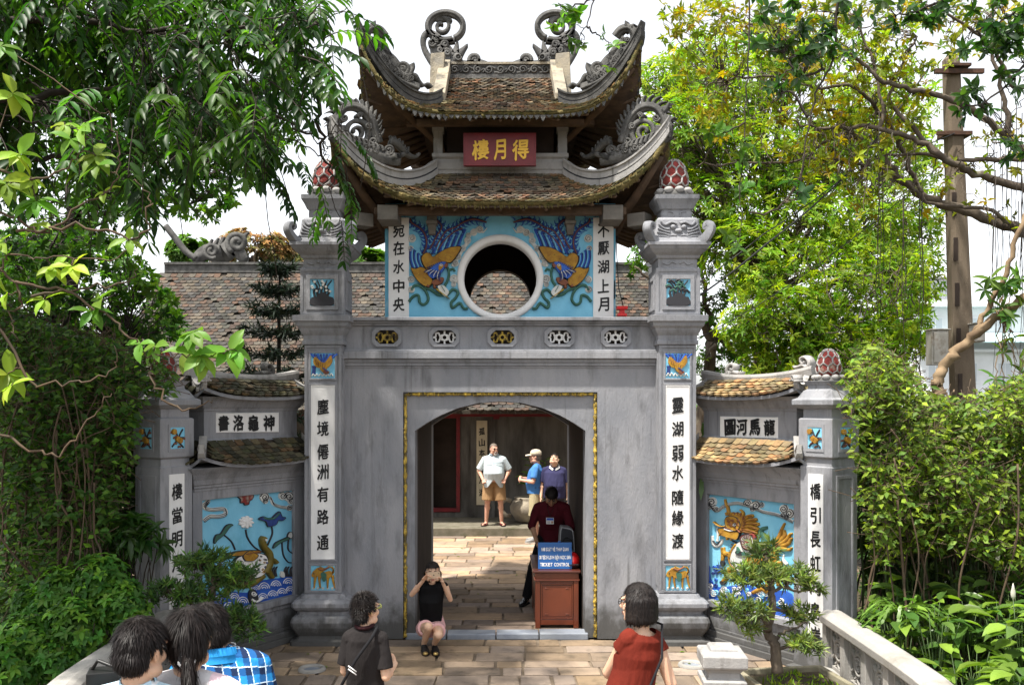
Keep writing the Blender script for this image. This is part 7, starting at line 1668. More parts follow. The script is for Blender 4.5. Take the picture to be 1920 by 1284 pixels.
def pinnate(lv, tw, p, d, length, pairs, l, w, pal=None, sag=.5):
    t0 = tnt(.25, .1, pal); d = d.normalized(); pts = [p]; cur = d.copy(); step = length / pairs
    for i in range(pairs):
        cur = (cur - UP * sag / pairs * 1.6).normalized(); p = p + cur * step; pts.append(p); side = cur.cross(UP)
        if side.length < .05: side = Vector((1, 0, 0))
        side.normalize()
        if i < 1: continue
        for q in (-1, 1):
            dd = (side * q + cur * .45 - UP * rs.uniform(.15, .6)).normalized(); k = rs.uniform(.8, 1.15) * (1 - .3 * abs(i / pairs - .5))
            lv.add(p, dd, UP + cur * .3 + rv(.2), l * k, w * k, tuple(c * rs.uniform(.85, 1.15) for c in t0))
    lv.add(p, cur, UP + rv(.2), l, w, t0); tw.tube(pts, [.006, *([.004] * (len(pts) - 2)), .002], 4)
def limb(mb, pts, r0, r1, n=7, wob=.02):
    c = cr(pts, 6); m = len(c); c = [p + rv(wob) * (0 if i in (0, m - 1) else 1) for i, p in enumerate(c)]
    mb.tube(c, [lerp(r0, r1, (i / (m - 1)) ** .8) for i in range(m)], n); return c
def inpoly(x, y, pg):
    c = False; j = len(pg) - 1
    for i in range(len(pg)):
        if (pg[i][1] > y) != (pg[j][1] > y) and x < (pg[j][0] - pg[i][0]) * (y - pg[i][1]) / (pg[j][1] - pg[i][1]) + pg[i][0]: c = not c
        j = i
    return c
def scatter(pg, n, y0, y1, gap=0.0, gs=1.2, power=1.0):
    """points in a slab of air behind the outline pg, thinned into clumps"""
    xs = [p[0] for p in pg]; ys = [p[1] for p in pg]; out = []; tries = 0
    while len(out) < n and tries < n * 30:
        tries += 1; x, y = rs.uniform(min(xs), max(xs)), rs.uniform(min(ys), max(ys))
        if not inpoly(x, y, pg): continue
        p = W(x, y, lerp(y0, y1, rs.uniform() ** power))
        if gap and noise.noise(p * gs) < rs.uniform(-1.0, 1.0) * .35 + gap - .5: continue
        out.append(p)
    return out
BK = nmat('tree bark', (.12, .095, .07), (.07, .055, .042), 5, (1, 1, .4), rough=.95, bump=.5, bscale=25, stain=(.20, .19, .14), sscale=3, slo=.58, shi=.72, sfac=.7)
BKL = nmat('pale twig bark', (.24, .17, .10), (.15, .10, .06), 6, rough=.9)
BKD = nmat('dark wet bark', (.045, .035, .028), (.025, .02, .016), 6, rough=.9)
# --- bright green trees behind the right of the gate ----------------------
YG = [(1, 1, 1), (1.25, 1.1, .8), (.75, .85, .8), (1.4, 1.15, .6), (.6, .8, .7), (1.1, 1.05, 1)]
def bright_tree(name, label, base, fork, blobs, n, l, w, mat, group, pg=None, pn=0, yr=(4, 9)):
    t = thing(name, base, label, 'tree', group); tw = MB(); lv = Leaves()
    trunk = limb(tw, [base, base.lerp(fork, .5) + Vector((.15, .1, 0)), fork], .20, .11, 9)
    for (px, py, Y, r) in blobs:
        c = W(px, py, Y); pts = limb(tw, [fork, fork.lerp(c, .5) + Vector((rs.normal(0, .2), rs.normal(0, .2), .15)), c], .075, .02, 6, .04)
        R_ = r * (Y + D) / F
        for i in range(int(n * r * r / 9000)):
            u = rv().normalized(); q = rs.uniform(.15, 1) ** .45; p = c + Vector((u.x * R_, u.y * R_ * 1.0, u.z * R_ * .85)) * q
            if noise.noise(p * 1.5) < -.22: continue
            if i % 5 == 0: limb(tw, [pts[rs.randint(len(pts) // 2, len(pts))], p.lerp(c, .4) - UP * .05, p], .014, .004, 4, .02)
            whorl(lv, p, (u + UP * .6), rs.randint(5, 8), l, w, .25, YG, .28)
    if pg:
        for i, p in enumerate(scatter(pg, pn, yr[0], yr[1], .30, .8)):
            if i % 6 == 0: limb(tw, [p.lerp(fork, .25) + rv(.2), p.lerp(fork, .1) + rv(.08), p], .012, .003, 4, .02)
            whorl(lv, p, rv() + UP * .6, rs.randint(4, 8), l * .9, w * .9, .3, YG, .25)
    tw.build('trunk', BK, t); lv.build('crown', mat, t)
G1 = leaf_mat('bright young leaf', (.135, .225, .020), (.18, .275, .028), .5, (1.6, 1.65, .45))
G2 = leaf_mat('mid green leaf', (.055, .12, .018), (.085, .16, .025), .45)
bright_tree('leafy_tree', 'tall bright green tree whose crown fills the sky right of the upper roof', Vector((4.4, 7.5, -.04)), W(1440, 560, 7.0), [(1285, 250, 6, 95), (1245, 160, 7.5, 70), (1330, 380, 6, 95), (1420, 300, 6.5, 100), (1500, 420, 6, 105), (1395, 480, 5.5, 90), (1620, 430, 6.5, 95), (1550, 300, 7.5, 95), (1690, 520, 7, 80), (1270, 330, 7.5, 70), (1225, 260, 8.0, 50), (1700, 420, 8.5, 70), (1310, 130, 9, 80), (1400, 180, 8, 85), (1490, 110, 8, 80), (1600, 220, 9, 85), (1690, 300, 9, 70)], 340, .15, .05, G1, 'leafy trees behind the gate', [(1205, 130), (1290, 60), (1500, 20), (1760, 120), (1770, 560), (1500, 520), (1330, 520), (1215, 430)], 2600, (5.5, 10))
bright_tree('leafy_tree', 'lower bright tree standing behind the right screen wall roof', Vector((5.2, 4.6, -.04)), W(1560, 760, 4.6), [(1480, 600, 4.2, 85), (1580, 560, 4.8, 85), (1660, 640, 4.6, 70), (1400, 610, 4.6, 60), (1520, 680, 4.0, 62), (1620, 720, 4.2, 45), (1600, 650, 4.0, 55), (1420, 690, 4.4, 45), (1700, 600, 5.2, 50), (1440, 520, 5.2, 60)], 340, .13, .045, G1, 'leafy trees behind the gate', [(1400, 460), (1600, 440), (1740, 480), (1750, 640), (1680, 760), (1560, 740), (1440, 700), (1370, 560)], 1500, (3.6, 6.0))
bright_tree('leafy_tree', 'dark trunked tree in the shade just behind the right pillar', Vector((3.6, 8.5, -.04)), W(1335, 640, 8.4), [(1330, 560, 8.2, 60), (1360, 640, 8.6, 60), (1320, 700, 8.4, 45), (1400, 660, 9, 60), (1310, 470, 8.8, 60), (1240, 430, 9.2, 50), (1215, 480, 9.4, 40), (1190, 500, 7.8, 22)], 260, .15, .05, G2, 'leafy trees behind the gate')
# --- great tree on the right bank: limbs, yellowing leaves -----------------
t = thing('spreading_tree', (10.5, 1.0, -.04), 'great spreading tree on the right bank with bent brown limbs and yellowing leaves', 'tree'); tw = MB()
Z5 = lambda x, y, Y: W(1280 + x / 2.006, y / 2.006, Y)
limb(tw, [Vector((10.5, 1.0, -.04)), Vector((10.3, 1.1, 2.2)), Vector((9.9, 1.2, 4.0)), Vector((9.6, 1.3, 5.6)), Vector((9.0, 1.6, 7.6))], .36, .14, 10)
LB = [[(1850, 1020, 1.3), (1480, 960, 1.4), (1284, 865, 1.8), (1060, 792, 2.2), (900, 735, 2.4), (800, 655, 2.4), (735, 560, 2.4), (640, 510, 2.3), (560, 420, 2.2), (490, 330, 2.0), (430, 220, 1.8), (350, 120, 1.8)],
      [(1850, 800, 1.3), (1400, 740, 1.5), (1284, 708, 1.6), (1100, 652, 1.5), (990, 600, 1.4), (890, 530, 1.4), (740, 485, 1.4), (600, 480, 1.5), (450, 470, 1.6), (330, 400, 1.6)],
      [(1850, 700, 1.3), (1400, 640, 1.6), (1230, 520, 1.5), (1090, 415, 1.4), (920, 350, 1.3), (760, 310, 1.2), (680, 240, 1.2), (560, 180, 1.2), (420, 260, 1.3)],
      [(1850, 360, 1.3), (1400, 300, 1.6), (1250, 330, 1.5), (1180, 200, 1.4), (1000, 60, 1.3), (900, 10, 1.3)], [(1230, 520, 1.5), (1210, 380, 1.4), (1170, 200, 1.4), (1160, 60, 1.4)],
      [(900, 735, 2.4), (830, 570, 2.3), (740, 420, 2.1), (640, 330, 1.9), (500, 320, 1.8), (330, 290, 1.8), (150, 300, 1.9)], [(990, 600, 1.4), (860, 480, 1.5), (780, 380, 1.6), (820, 250, 1.6), (880, 140, 1.6)],
      [(1284, 865, 1.8), (1120, 780, 1.7), (960, 770, 1.9), (760, 640, 2.0), (520, 600, 2.0), (300, 615, 2.0), (60, 625, 2.0)], [(640, 510, 2.3), (500, 560, 2.2), (380, 770, 2.1), (250, 800, 2.0)],
      [(740, 485, 1.4), (750, 380, 1.4), (700, 200, 1.5), (640, 60, 1.5)], [(1284, 600, 1.5), (1050, 597, 1.6), (830, 580, 1.7), (700, 600, 1.8)]]
RB_ = [.10, .075, .065, .045, .045, .04, .04, .03, .028, .028, .04]; LP = []
for pts, r in zip(LB, RB_): LP += limb(tw, [Z5(*q) for q in pts], r, .012, 7, .015)
YL = [(1.3, 1.05, .5), (1.6, 1.0, .3), (1, 1, .6), (.8, 1.05, .7), (1.3, 1.15, .5), (.75, .95, .6), (1.2, 1.2, .5)]
lv = Leaves()
for p in scatter([(1240, 0), (1920, 0), (1920, 100), (1740, 130), (1720, 300), (1600, 330), (1480, 300), (1330, 260), (1250, 120)], 1050, 1.0, 3.2, .45, 1.0):
    q = min(LP, key=lambda a: (a - p).length)
    if rs.uniform() < .28: limb(tw, [q, q.lerp(p, .5) + rv(.07), p], .011, .003, 4, .02)
    whorl(lv, p, rv() + UP * .3, rs.randint(4, 8), .11, .045, .25, YL, .3)
for p in scatter([(1480, 300), (1760, 300), (1920, 200), (1920, 440), (1760, 420), (1560, 400)], 110, 1.0, 2.6, .5):
    q = min(LP, key=lambda a: (a - p).length); limb(tw, [q, q.lerp(p, .5) + rv(.06), p], .010, .003, 4, .02); whorl(lv, p, rv(), rs.randint(4, 7), .11, .045, .3, YL, .3)
tw.build('trunk', BK, t); lv.build('crown', leaf_mat('yellowing leaf', (.145, .185, .022), (.185, .21, .026), .45, (1.5, 1.5, .5)), t)
mb = MB()                                             # hanging aerial roots
for i in range(30):
    x = rs.choice([rs.uniform(1840, 1920), rs.uniform(1840, 1920), rs.uniform(1640, 1740)]); y0 = rs.uniform(180, 420); L_ = rs.uniform(150, 420); Y = rs.uniform(1.2, 2.2); a = W(x, y0, Y)
    mb.tube([a + Vector((.04 * math.sin(k * 1.3 + i) * k / 6, 0, -L_ * k / 6 * (Y + D) / F)) for k in range(7)], [.007, .006, .006, .005, .004, .004, .002], 4)
mb.build('aerial_roots', BKD, t)
# low bent limb by the pole
t = thing('leaning_tree', W(1790, 1000, .6), 'bent bare-stemmed young tree crossing in front of the pole', 'tree'); tw = MB()
Z6 = lambda x, y, Y: W(1400 + x / 2.469, 500 + y / 2.469, Y); a0 = Z6(905, 1150, .6); a0.z = -.04
limb(tw, [a0, Z6(900, 800, .6), Z6(890, 600, .6), Z6(880, 520, .6), Z6(930, 440, .6), Z6(1030, 340, .5), Z6(1150, 240, .4), Z6(1284, 150, .3), Z6(1480, 20, .2)], .085, .045, 9); limb(tw, [Z6(1060, 310, .5), Z6(1110, 210, .5), Z6(1180, 60, .4), Z6(1284, -200, .3), Z6(1400, -420, .3)], .04, .025, 7); limb(tw, [Z6(905, 560, .6), Z6(920, 600, .6), Z6(960, 570, .8)], .02, .01, 5)
lv = Leaves()
for (x, y) in ((1200, 80), (1130, 60), (1240, 130), (1270, 60), (1180, 190), (1210, 230), (1260, 20), (1300, 120), (1100, 110), (1230, 330), (1190, 400), (1260, 420), (1150, 520), (1230, 560), (1280, 500), (1120, 620), (1200, 640)):
    p = Z6(x, y, .3); limb(tw, [Z6(1180, 220, .4), p.lerp(Z6(1180, 220, .4), .4) + rv(.05), p], .010, .003, 5); whorl(lv, p, rv(.5) + Vector((0, -.5, .3)), 7, .20, .055, .5, None, .25)
tw.build('trunk', BKL, t); lv.build('crown', leaf_mat('glossy mid leaf', (.07, .14, .022), (.10, .18, .03), .4), t, 'full')
# --- dark sprigs hanging at the top -----------------------------------------
DG = leaf_mat('dark glossy leaf', (.022, .055, .014), (.035, .08, .018), .42, (2.0, 2.4, .8), .35, .45)
MG = leaf_mat('round fresh leaf', (.040, .095, .014), (.07, .15, .018), .5, (2.0, 2.2, .6), .35, .45)
def sprig(label, stems, tips, l, w, mat, r=.012, n=7, pal=None, base=None, spread=.25):
    P0 = W(*(base or stems[0][0])); t = thing('hanging_branch', P0, label, 'branch', 'leafy branches hanging over the gate'); tw = MB(); lv = Leaves(); pts = []
    for s_ in stems: pts += limb(tw, [W(*q) for q in s_], r, r * .35, 6, .008)
    for (px, py, Y, k) in tips:
        c = W(px, py, Y)
        for j in range(k):
            p = c + rv(spread * .25); q = min(pts, key=lambda a: (a - p).length); limb(tw, [q, q.lerp(p, .5) + rv(.015), p], r * .35, r * .15, 4, .004)
            whorl(lv, p, rv(.6) + Vector((0, -.3, .1)), rs.randint(n - 2, n + 1), l, w, .3, pal, .3)
    tw.build('twig', BKD, t); lv.build('foliage', mat, t, 'full')
sprig('fresh round-leaved sprig hanging before the right ridge scroll', [[(1125, -260, -3), (1120, -60, -3), (1112, 0, -3), (1100, 50, -3), (1090, 80, -3)], [(1112, 0, -3), (1080, 10, -3), (1050, 30, -3)], [(1100, 50, -3), (1120, 65, -3), (1140, 78, -3)]], [(1070, 12, -3, 3), (1055, 35, -3, 2), (1080, 45, -3, 3), (1095, 70, -3, 2), (1138, 84, -3, 2), (1110, 30, -3, 1), (1072, 72, -3.1, 1)], .085, .056, MG, .010, 6)
sprig('dark leafy branch hanging from the top among the yellow leaves', [[(1575, -250, -2), (1570, 0, -2), (1560, 110, -2), (1525, 190, -2), (1508, 290, -2), (1498, 370, -2)], [(1545, 130, -2), (1500, 140, -2), (1470, 100, -2)], [(1515, 220, -2), (1480, 170, -2), (1455, 190, -2)]],
      [(1470, 75, -2, 5), (1500, 60, -2, 4), (1520, 95, -2, 5), (1560, 60, -2, 4), (1570, 95, -2, 4), (1490, 140, -2, 4), (1460, 180, -2, 3), (1510, 120, -2, 3), (1575, 20, -2, 4), (1480, 30, -2, 3), (1440, 20, -2, 3), (1508, 350, -2, 2), (1390, 70, -2, 2), (1400, 90, -2, 1)], .115, .058, DG, .016, 7)
sprig('sparse drooping sprig hanging left of the dark branch', [[(1400, -200, -2.5), (1405, 60, -2.5), (1400, 160, -2.5), (1395, 250, -2.5), (1390, 330, -2.5), (1388, 430, -2.5)], [(1397, 230, -2.5), (1360, 250, -2.5), (1340, 255, -2.5)]], [(1345, 258, -2.5, 2), (1405, 275, -2.5, 3), (1405, 300, -2.5, 3), (1420, 355, -2.5, 3), (1398, 365, -2.5, 2), (1375, 455, -2.5, 2), (1376, 475, -2.5, 2), (1330, 255, -2.5, 1)], .10, .05, MG, .009, 6)
sprig('dark leafy branch reaching in from the top right corner', [[(2150, -150, -1), (1960, -20, -1), (1880, 40, -1), (1820, 60, -1)], [(1960, -20, -1), (1920, 120, -1), (1850, 190, -1), (1800, 200, -1)], [(2100, -150, -1), (1840, -30, -1), (1720, 20, -1), (1680, 30, -1)]],
      [(1900, 30, -1, 6), (1860, 60, -1, 5), (1830, 90, -1, 5), (1890, 90, -1, 5), (1910, 60, -1, 5), (1820, 180, -1, 4), (1850, 195, -1, 4), (1800, 195, -1, 3), (1880, 170, -1, 3), (1720, 20, -1, 4), (1690, 35, -1, 4), (1740, 40, -1, 4), (1660, 20, -1, 3), (1780, 15, -1, 4), (1910, 270, -1, 3), (1890, 280, -1, 2), (1900, 130, -1, 5), (1850, 20, -1, 5)], .13, .055, DG, .02, 7)
# --- dark overhanging canopy, upper left ------------------------------------
t = thing('feathery_tree', (-5.2, -4.2, -.04), 'dark feathery-leaved tree overhanging the upper left of the gate', 'tree'); tw = MB(); lv = Leaves()
limb(tw, [Vector((-5.2, -4.2, -.04)), Vector((-5.0, -4.1, 2.5)), Vector((-4.6, -3.9, 4.4)), Vector((-4.0, -3.6, 5.8))], .24, .12, 10)
LPts = []
for pts in ([(-900, 300, -4.0), (-500, 100, -3.8), (-150, 60, -3.6)], [(-800, 0, -3.0), (-400, -80, -3), (0, -150, -3)], [(-700, 400, -2.6), (-300, 350, -2.6), (-60, 320, -2.6)], [(-150, 60, -3.8), (120, 40, -3.5), (330, 60, -3.2), (500, 50, -2.9), (600, 40, -2.7)], [(-100, 200, -3.8), (100, 180, -3.3), (260, 160, -2.9), (420, 190, -2.6), (540, 230, -2.4), (610, 260, -2.2)], [(-100, 320, -3.6), (60, 300, -3), (200, 290, -2.6), (330, 300, -2.2)], [(-100, -80, -4), (200, -100, -3.6), (500, -90, -3)], [(300, 60, -3.2), (380, 200, -2.8), (440, 300, -2.4)], [(500, 50, -2.9), (590, 150, -2.5), (600, 260, -2.2), (625, 330, -2.0)]): LPts += limb(tw, [W(*q) for q in pts], .035, .008, 6, .02)
CAN = [(-380, -250), (-80, -250), (-80, -120), (560, -120), (610, 0), (620, 50), (585, 120), (570, 190), (520, 240), (470, 270), (380, 280), (300, 320), (220, 340), (130, 280), (100, 200), (60, 240), (-80, 400), (-380, 440)]  # unseen left part of the crown is added to shade the left bank
DP = [(1, 1, 1), (.7, .85, .8), (1.4, 1.3, .9), (.5, .65, .6), (2.0, 1.8, .9), (1.1, 1.2, 1)]
n_ = 0
for p in scatter(CAN, 1500, -4.4, -1.2, .40, .9):
    q = min(LPts, key=lambda a: (a - p).length); d = (p - q); d = d.normalized() if d.length > .05 else rv().normalized()
    if rs.uniform() < .5: limb(tw, [q, q.lerp(p, .5) + rv(.03), p], .008, .004, 4, .01)
    pinnate(lv, tw, p, d * .6 + rv(.5) - UP * .1, rs.uniform(.32, .55), rs.randint(6, 10), .135, .046, DP, rs.uniform(.3, .9))
for (x, y, Y) in ((505, 335, -3.0), (512, 350, -3.0), (620, 330, -2.4), (640, 350, -2.4), (655, 380, -2.4), (600, 400, -2.4), (655, 275, -2.2), (640, 440, -2.3), (620, 300, -2.5), (590, 350, -2.5), (650, 40, -2.5), (560, 320, -2.6), (640, 260, -2.2)):
    p = W(x, y - 25, Y); q = min(LPts, key=lambda a: (a - p).length); limb(tw, [q, q.lerp(p, .6) + rv(.03), p], .006, .004, 4, .01)
    pinnate(lv, tw, p, Vector((rs.normal(.2, .4), rs.normal(0, .3), -.7)), rs.uniform(.28, .42), rs.randint(7, 10), .10, .04, DP[:4] + [(1.6, 1.6, 1)], .6)
for i in range(16):
    x, y = rs.uniform(60, 700), rs.uniform(0, 200); Y = rs.uniform(-3.5, -2); a = W(x, y, Y); L_ = rs.uniform(.5, 1.6); tw.tube([a + Vector((.05 * math.sin(k + i), 0, -L_ * k / 6)) for k in range(7)], .004, 4)
tw.build('trunk', BKD, t); lv.build('crown', leaf_mat('dark feathery leaf', (.020, .052, .011), (.034, .080, .016), .40, (1.8, 2.2, .6), .45, .3), t, 'full')
# small-leaved tree further back on the left
def small_tree(label, base, fork, pgs, n, y0, y1, l, w, mat, gap=.4, pal=None, k=6, group='trees left of the gate', gs=1.4, bark=BKD, name='small_leaved_tree'):
    t = thing(name, base, label, 'tree', group); tw = MB(); lv = Leaves(); limb(tw, [base, base.lerp(fork, .5) + Vector((.1, 0, 0)), fork], .14, .08, 8); LP_ = [fork]
    for pg in pgs:
        for i in range(6): LP_ += limb(tw, [fork, fork.lerp(scatter(pg, 1, y0, y1)[0], .5) + rv(.2), scatter(pg, 1, y0, y1)[0]], .05, .012, 5, .04)
        for i, p in enumerate(scatter(pg, n, y0, y1, gap, gs)):
            if i % 3 == 0: q = min(LP_, key=lambda a: (a - p).length); limb(tw, [q, q.lerp(p, .5) + rv(.04), p], .010, .003, 4, .01)
            whorl(lv, p, rv() + UP * .3, k, l, w, .3, pal, .3)
    tw.build('trunk', bark, t); lv.build('crown', mat, t)
GS = leaf_mat('small deep green leaf', (.032, .075, .014), (.05, .105, .018), .42, (1.7, 2.0, .6))
small_tree('small-leaved tree hanging over the left end of the hall roof', Vector((-6.2, 2.2, -.04)), W(130, 420, 2.2), [[(0, 150), (250, 120), (450, 190), (560, 250), (480, 340), (400, 420), (330, 400), (240, 420), (200, 500), (100, 540), (0, 560)]], 1700, 1.2, 3.6, .11, .05, GS, .42, DP)
small_tree('bushy tree at the left edge leaning over the hall eave', Vector((-6.9, .2, -.04)), W(60, 620, .2), [[(0, 430), (130, 430), (250, 470), (330, 560), (350, 620), (250, 690), (100, 720), (0, 700)]], 1300, -.8, 1.6, .10, .046, GS, .45, DP)
# trees beyond the hall ridge
OR_ = leaf_mat('dry orange leaf', (.24, .16, .075), (.19, .14, .06), .3, (1.3, 1.1, .6)); 
def far_tree(label, px, py, Y, r, n, mat, pal=None):
    n = int(n * 2.2)
    c = W(px, py, Y); Rr = r * (Y + D) / F; b = Vector((c.x, Y, -.04)); t = thing('far_tree', b, label, 'tree', 'trees beyond the hall ridge'); tw = MB(); limb(tw, [b, b.lerp(c, .5) + Vector((.2, 0, 0)), c], .3, .1, 7, .1); lv = Leaves()
    for i in range(7): limb(tw, [c - UP * Rr * .4, c + rv(.3) * Rr, c + rv().normalized() * Rr * .8], .08, .02, 5, .06)
    for i in range(n):
        u = rv().normalized(); q = rs.uniform(.2, 1) ** .4; p = c + Vector((u.x * 1.25, u.y, u.z * .85)) * Rr * q
        if noise.noise(p * .8) < -.15: continue
        whorl(lv, p, u + UP * .5, 6, .22, .10, .2, pal, .3)
    tw.build('trunk', BK, t); lv.build('crown', mat, t)
far_tree('dry orange-brown tree rising beyond the hall ridge', 475, 480, 24, 62, 1100, OR_, [(1, 1, 1), (1.3, 1, .8), (.8, 1.1, .7), (.6, .8, .6)]); far_tree('orange tinged tree just left of the left pillar', 560, 500, 26, 48, 700, OR_, [(1, 1, 1), (.7, 1.1, .7), (.5, .9, .6)]); far_tree('small green tree peeping over the hall ridge by its ornament', 355, 470, 28, 34, 500, G2); far_tree('green tree seen between the left pillar and the blue storey', 690, 505, 22, 46, 700, G2); far_tree('green treetop behind the left pillar capital', 600, 520, 20, 40, 500, G2)
# dark tiered conifer
cb = Vector((W(520, 0, 4.3).x, 4.3, -.04)); t = thing('tiered_conifer', cb, 'dark tiered conifer standing behind the left pillar', 'tree'); tw = MB(); lv = Leaves(); top_ = W(525, 500, 4.3); limb(tw, [cb, top_], .09, .015, 7, .01)
for i in range(11):
    z = lerp(1.5, top_.z - .05, i / 10); Rr = lerp(1.25, .25, i / 10)
    for j in range(7):
        a = 6.283 * j / 7 + i * .5; o = Vector((cb.x, cb.y, z)); e = o + Vector((math.cos(a) * Rr, math.sin(a) * Rr, .06)); pts = limb(tw, [o, o.lerp(e, .5) - UP * .06, e], .014, .004, 4, .01)
        for p in pts[2:]:
            for _ in range(7): lv.add(p + rv(.02), (e - o).normalized() * .5 + rv(.6) - UP * .15, rv(), rs.uniform(.10, .20), .022, tnt(.25))
tw.build('trunk', BKD, t); lv.build('crown', leaf_mat('blackish needle', (.010, .020, .012), (.016, .030, .016), .1), t, 'blade')
# --- creeper hedges -----------------------------------------------------------
def hedge(label, pg, n, y0, y1, l, w, mat, pal, gap, stems, k=6, name='creeper_hedge', droop=.5, seg=60, smat=BKL, face=(0, -1, .5), shape='simple', power=1.0, bare=None):
    c = W(sum(p[0] for p in pg) / len(pg), 0, (y0 + y1) / 2); t = thing(name, (c.x, c.y, 0), label, 'hedge', 'creeper hedges on the banks'); tw = MB(); lv = Leaves()
    for i in range(stems):
        a = scatter(bare or pg, 1, y0, y1)[0]; h_ = rs.uniform(.8, 2.4); b_ = a + Vector((rs.normal(0, .25), rs.normal(0, .1), -h_)); b_.z = max(b_.z, -.04); tw.tube(cr([a, a.lerp(b_, .35) + rv(.07), a.lerp(b_, .7) + rv(.07), b_], 5), rs.uniform(.005, .013), 5)
    pts = scatter(pg, n, y0, y1, gap, 1.8, power)
    for p in pts:
        o = Vector(face) + rv(.5); q = p + rv(.1); tw.tube([q, p], [.004, .002], 3)
        if k < 7:
            for _ in range(rs.randint(2, 4)):
                a = rs.uniform(0, 6.283); lv.add(p + rv(.03), Vector((math.cos(a), math.sin(a) - .35, rs.uniform(-.9, .1))), UP * .7 + Vector((0, -.6, 0)) + rv(.35), l * rs.uniform(.7, 1.3), w * rs.uniform(.8, 1.25), tnt(.3, .1, pal))
        else: whorl(lv, p, o, rs.randint(k - 2, k + 2), l, w, droop, pal, .3)
    tw.build('stem', smat, t); lv.build('foliage', mat, t, shape)
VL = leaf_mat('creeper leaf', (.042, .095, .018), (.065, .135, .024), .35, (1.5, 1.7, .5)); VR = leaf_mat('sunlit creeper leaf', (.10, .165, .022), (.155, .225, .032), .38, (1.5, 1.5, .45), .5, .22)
VP = [(1, 1, 1), (.75, .85, .8), (1.3, 1.2, .9), (.5, .65, .6), (1.6, 1.45, .9)]
BKV = nmat('vine bark', (.10, .065, .04), (.06, .045, .03), 6, rough=.9)
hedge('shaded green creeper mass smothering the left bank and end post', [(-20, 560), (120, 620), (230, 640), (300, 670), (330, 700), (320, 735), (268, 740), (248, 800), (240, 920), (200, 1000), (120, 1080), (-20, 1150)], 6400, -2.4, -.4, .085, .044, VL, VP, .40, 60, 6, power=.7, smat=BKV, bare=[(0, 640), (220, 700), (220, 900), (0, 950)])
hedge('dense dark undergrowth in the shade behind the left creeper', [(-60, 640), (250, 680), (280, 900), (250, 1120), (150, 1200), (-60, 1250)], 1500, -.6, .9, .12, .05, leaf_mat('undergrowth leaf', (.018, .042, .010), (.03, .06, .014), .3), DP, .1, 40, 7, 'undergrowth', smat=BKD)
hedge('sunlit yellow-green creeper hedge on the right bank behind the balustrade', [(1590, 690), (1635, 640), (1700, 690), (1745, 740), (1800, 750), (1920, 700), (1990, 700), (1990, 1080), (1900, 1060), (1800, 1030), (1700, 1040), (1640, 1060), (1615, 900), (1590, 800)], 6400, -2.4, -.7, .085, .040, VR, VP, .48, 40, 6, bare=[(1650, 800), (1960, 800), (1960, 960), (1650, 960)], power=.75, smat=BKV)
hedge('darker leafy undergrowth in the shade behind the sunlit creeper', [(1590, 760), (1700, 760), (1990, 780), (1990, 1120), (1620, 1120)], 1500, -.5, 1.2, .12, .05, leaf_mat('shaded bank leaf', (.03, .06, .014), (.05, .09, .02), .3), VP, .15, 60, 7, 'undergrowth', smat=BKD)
# slender green bamboo stems behind the right bank plants
BM = nmat('green bamboo stem', (.06, .10, .025), (.035, .06, .02), 5, (1, 1, .3), rough=.5)
lab = 'thin green bamboo stem among those rising behind the right bank plants'
for i in range(34):
    x = rs.uniform(1600, 1930); Y = rs.uniform(-1.6, .2); b_ = W(x, 1120, Y); b_.z = -.04; e = b_ + Vector((rs.normal(0, .12), rs.normal(0, .08), rs.uniform(1.1, 2.3))); mb = MB(); pts = cr([b_, b_.lerp(e, .5) + Vector((rs.normal(0, .03), 0, 0)), e], 6); mb.tube(pts, [.013 if j % 3 else .016 for j in range(len(pts))], 6); tag(mb.build('bamboo_stem', BM, None, b_), lab, 'bamboo', 'bamboo stems on the right bank')
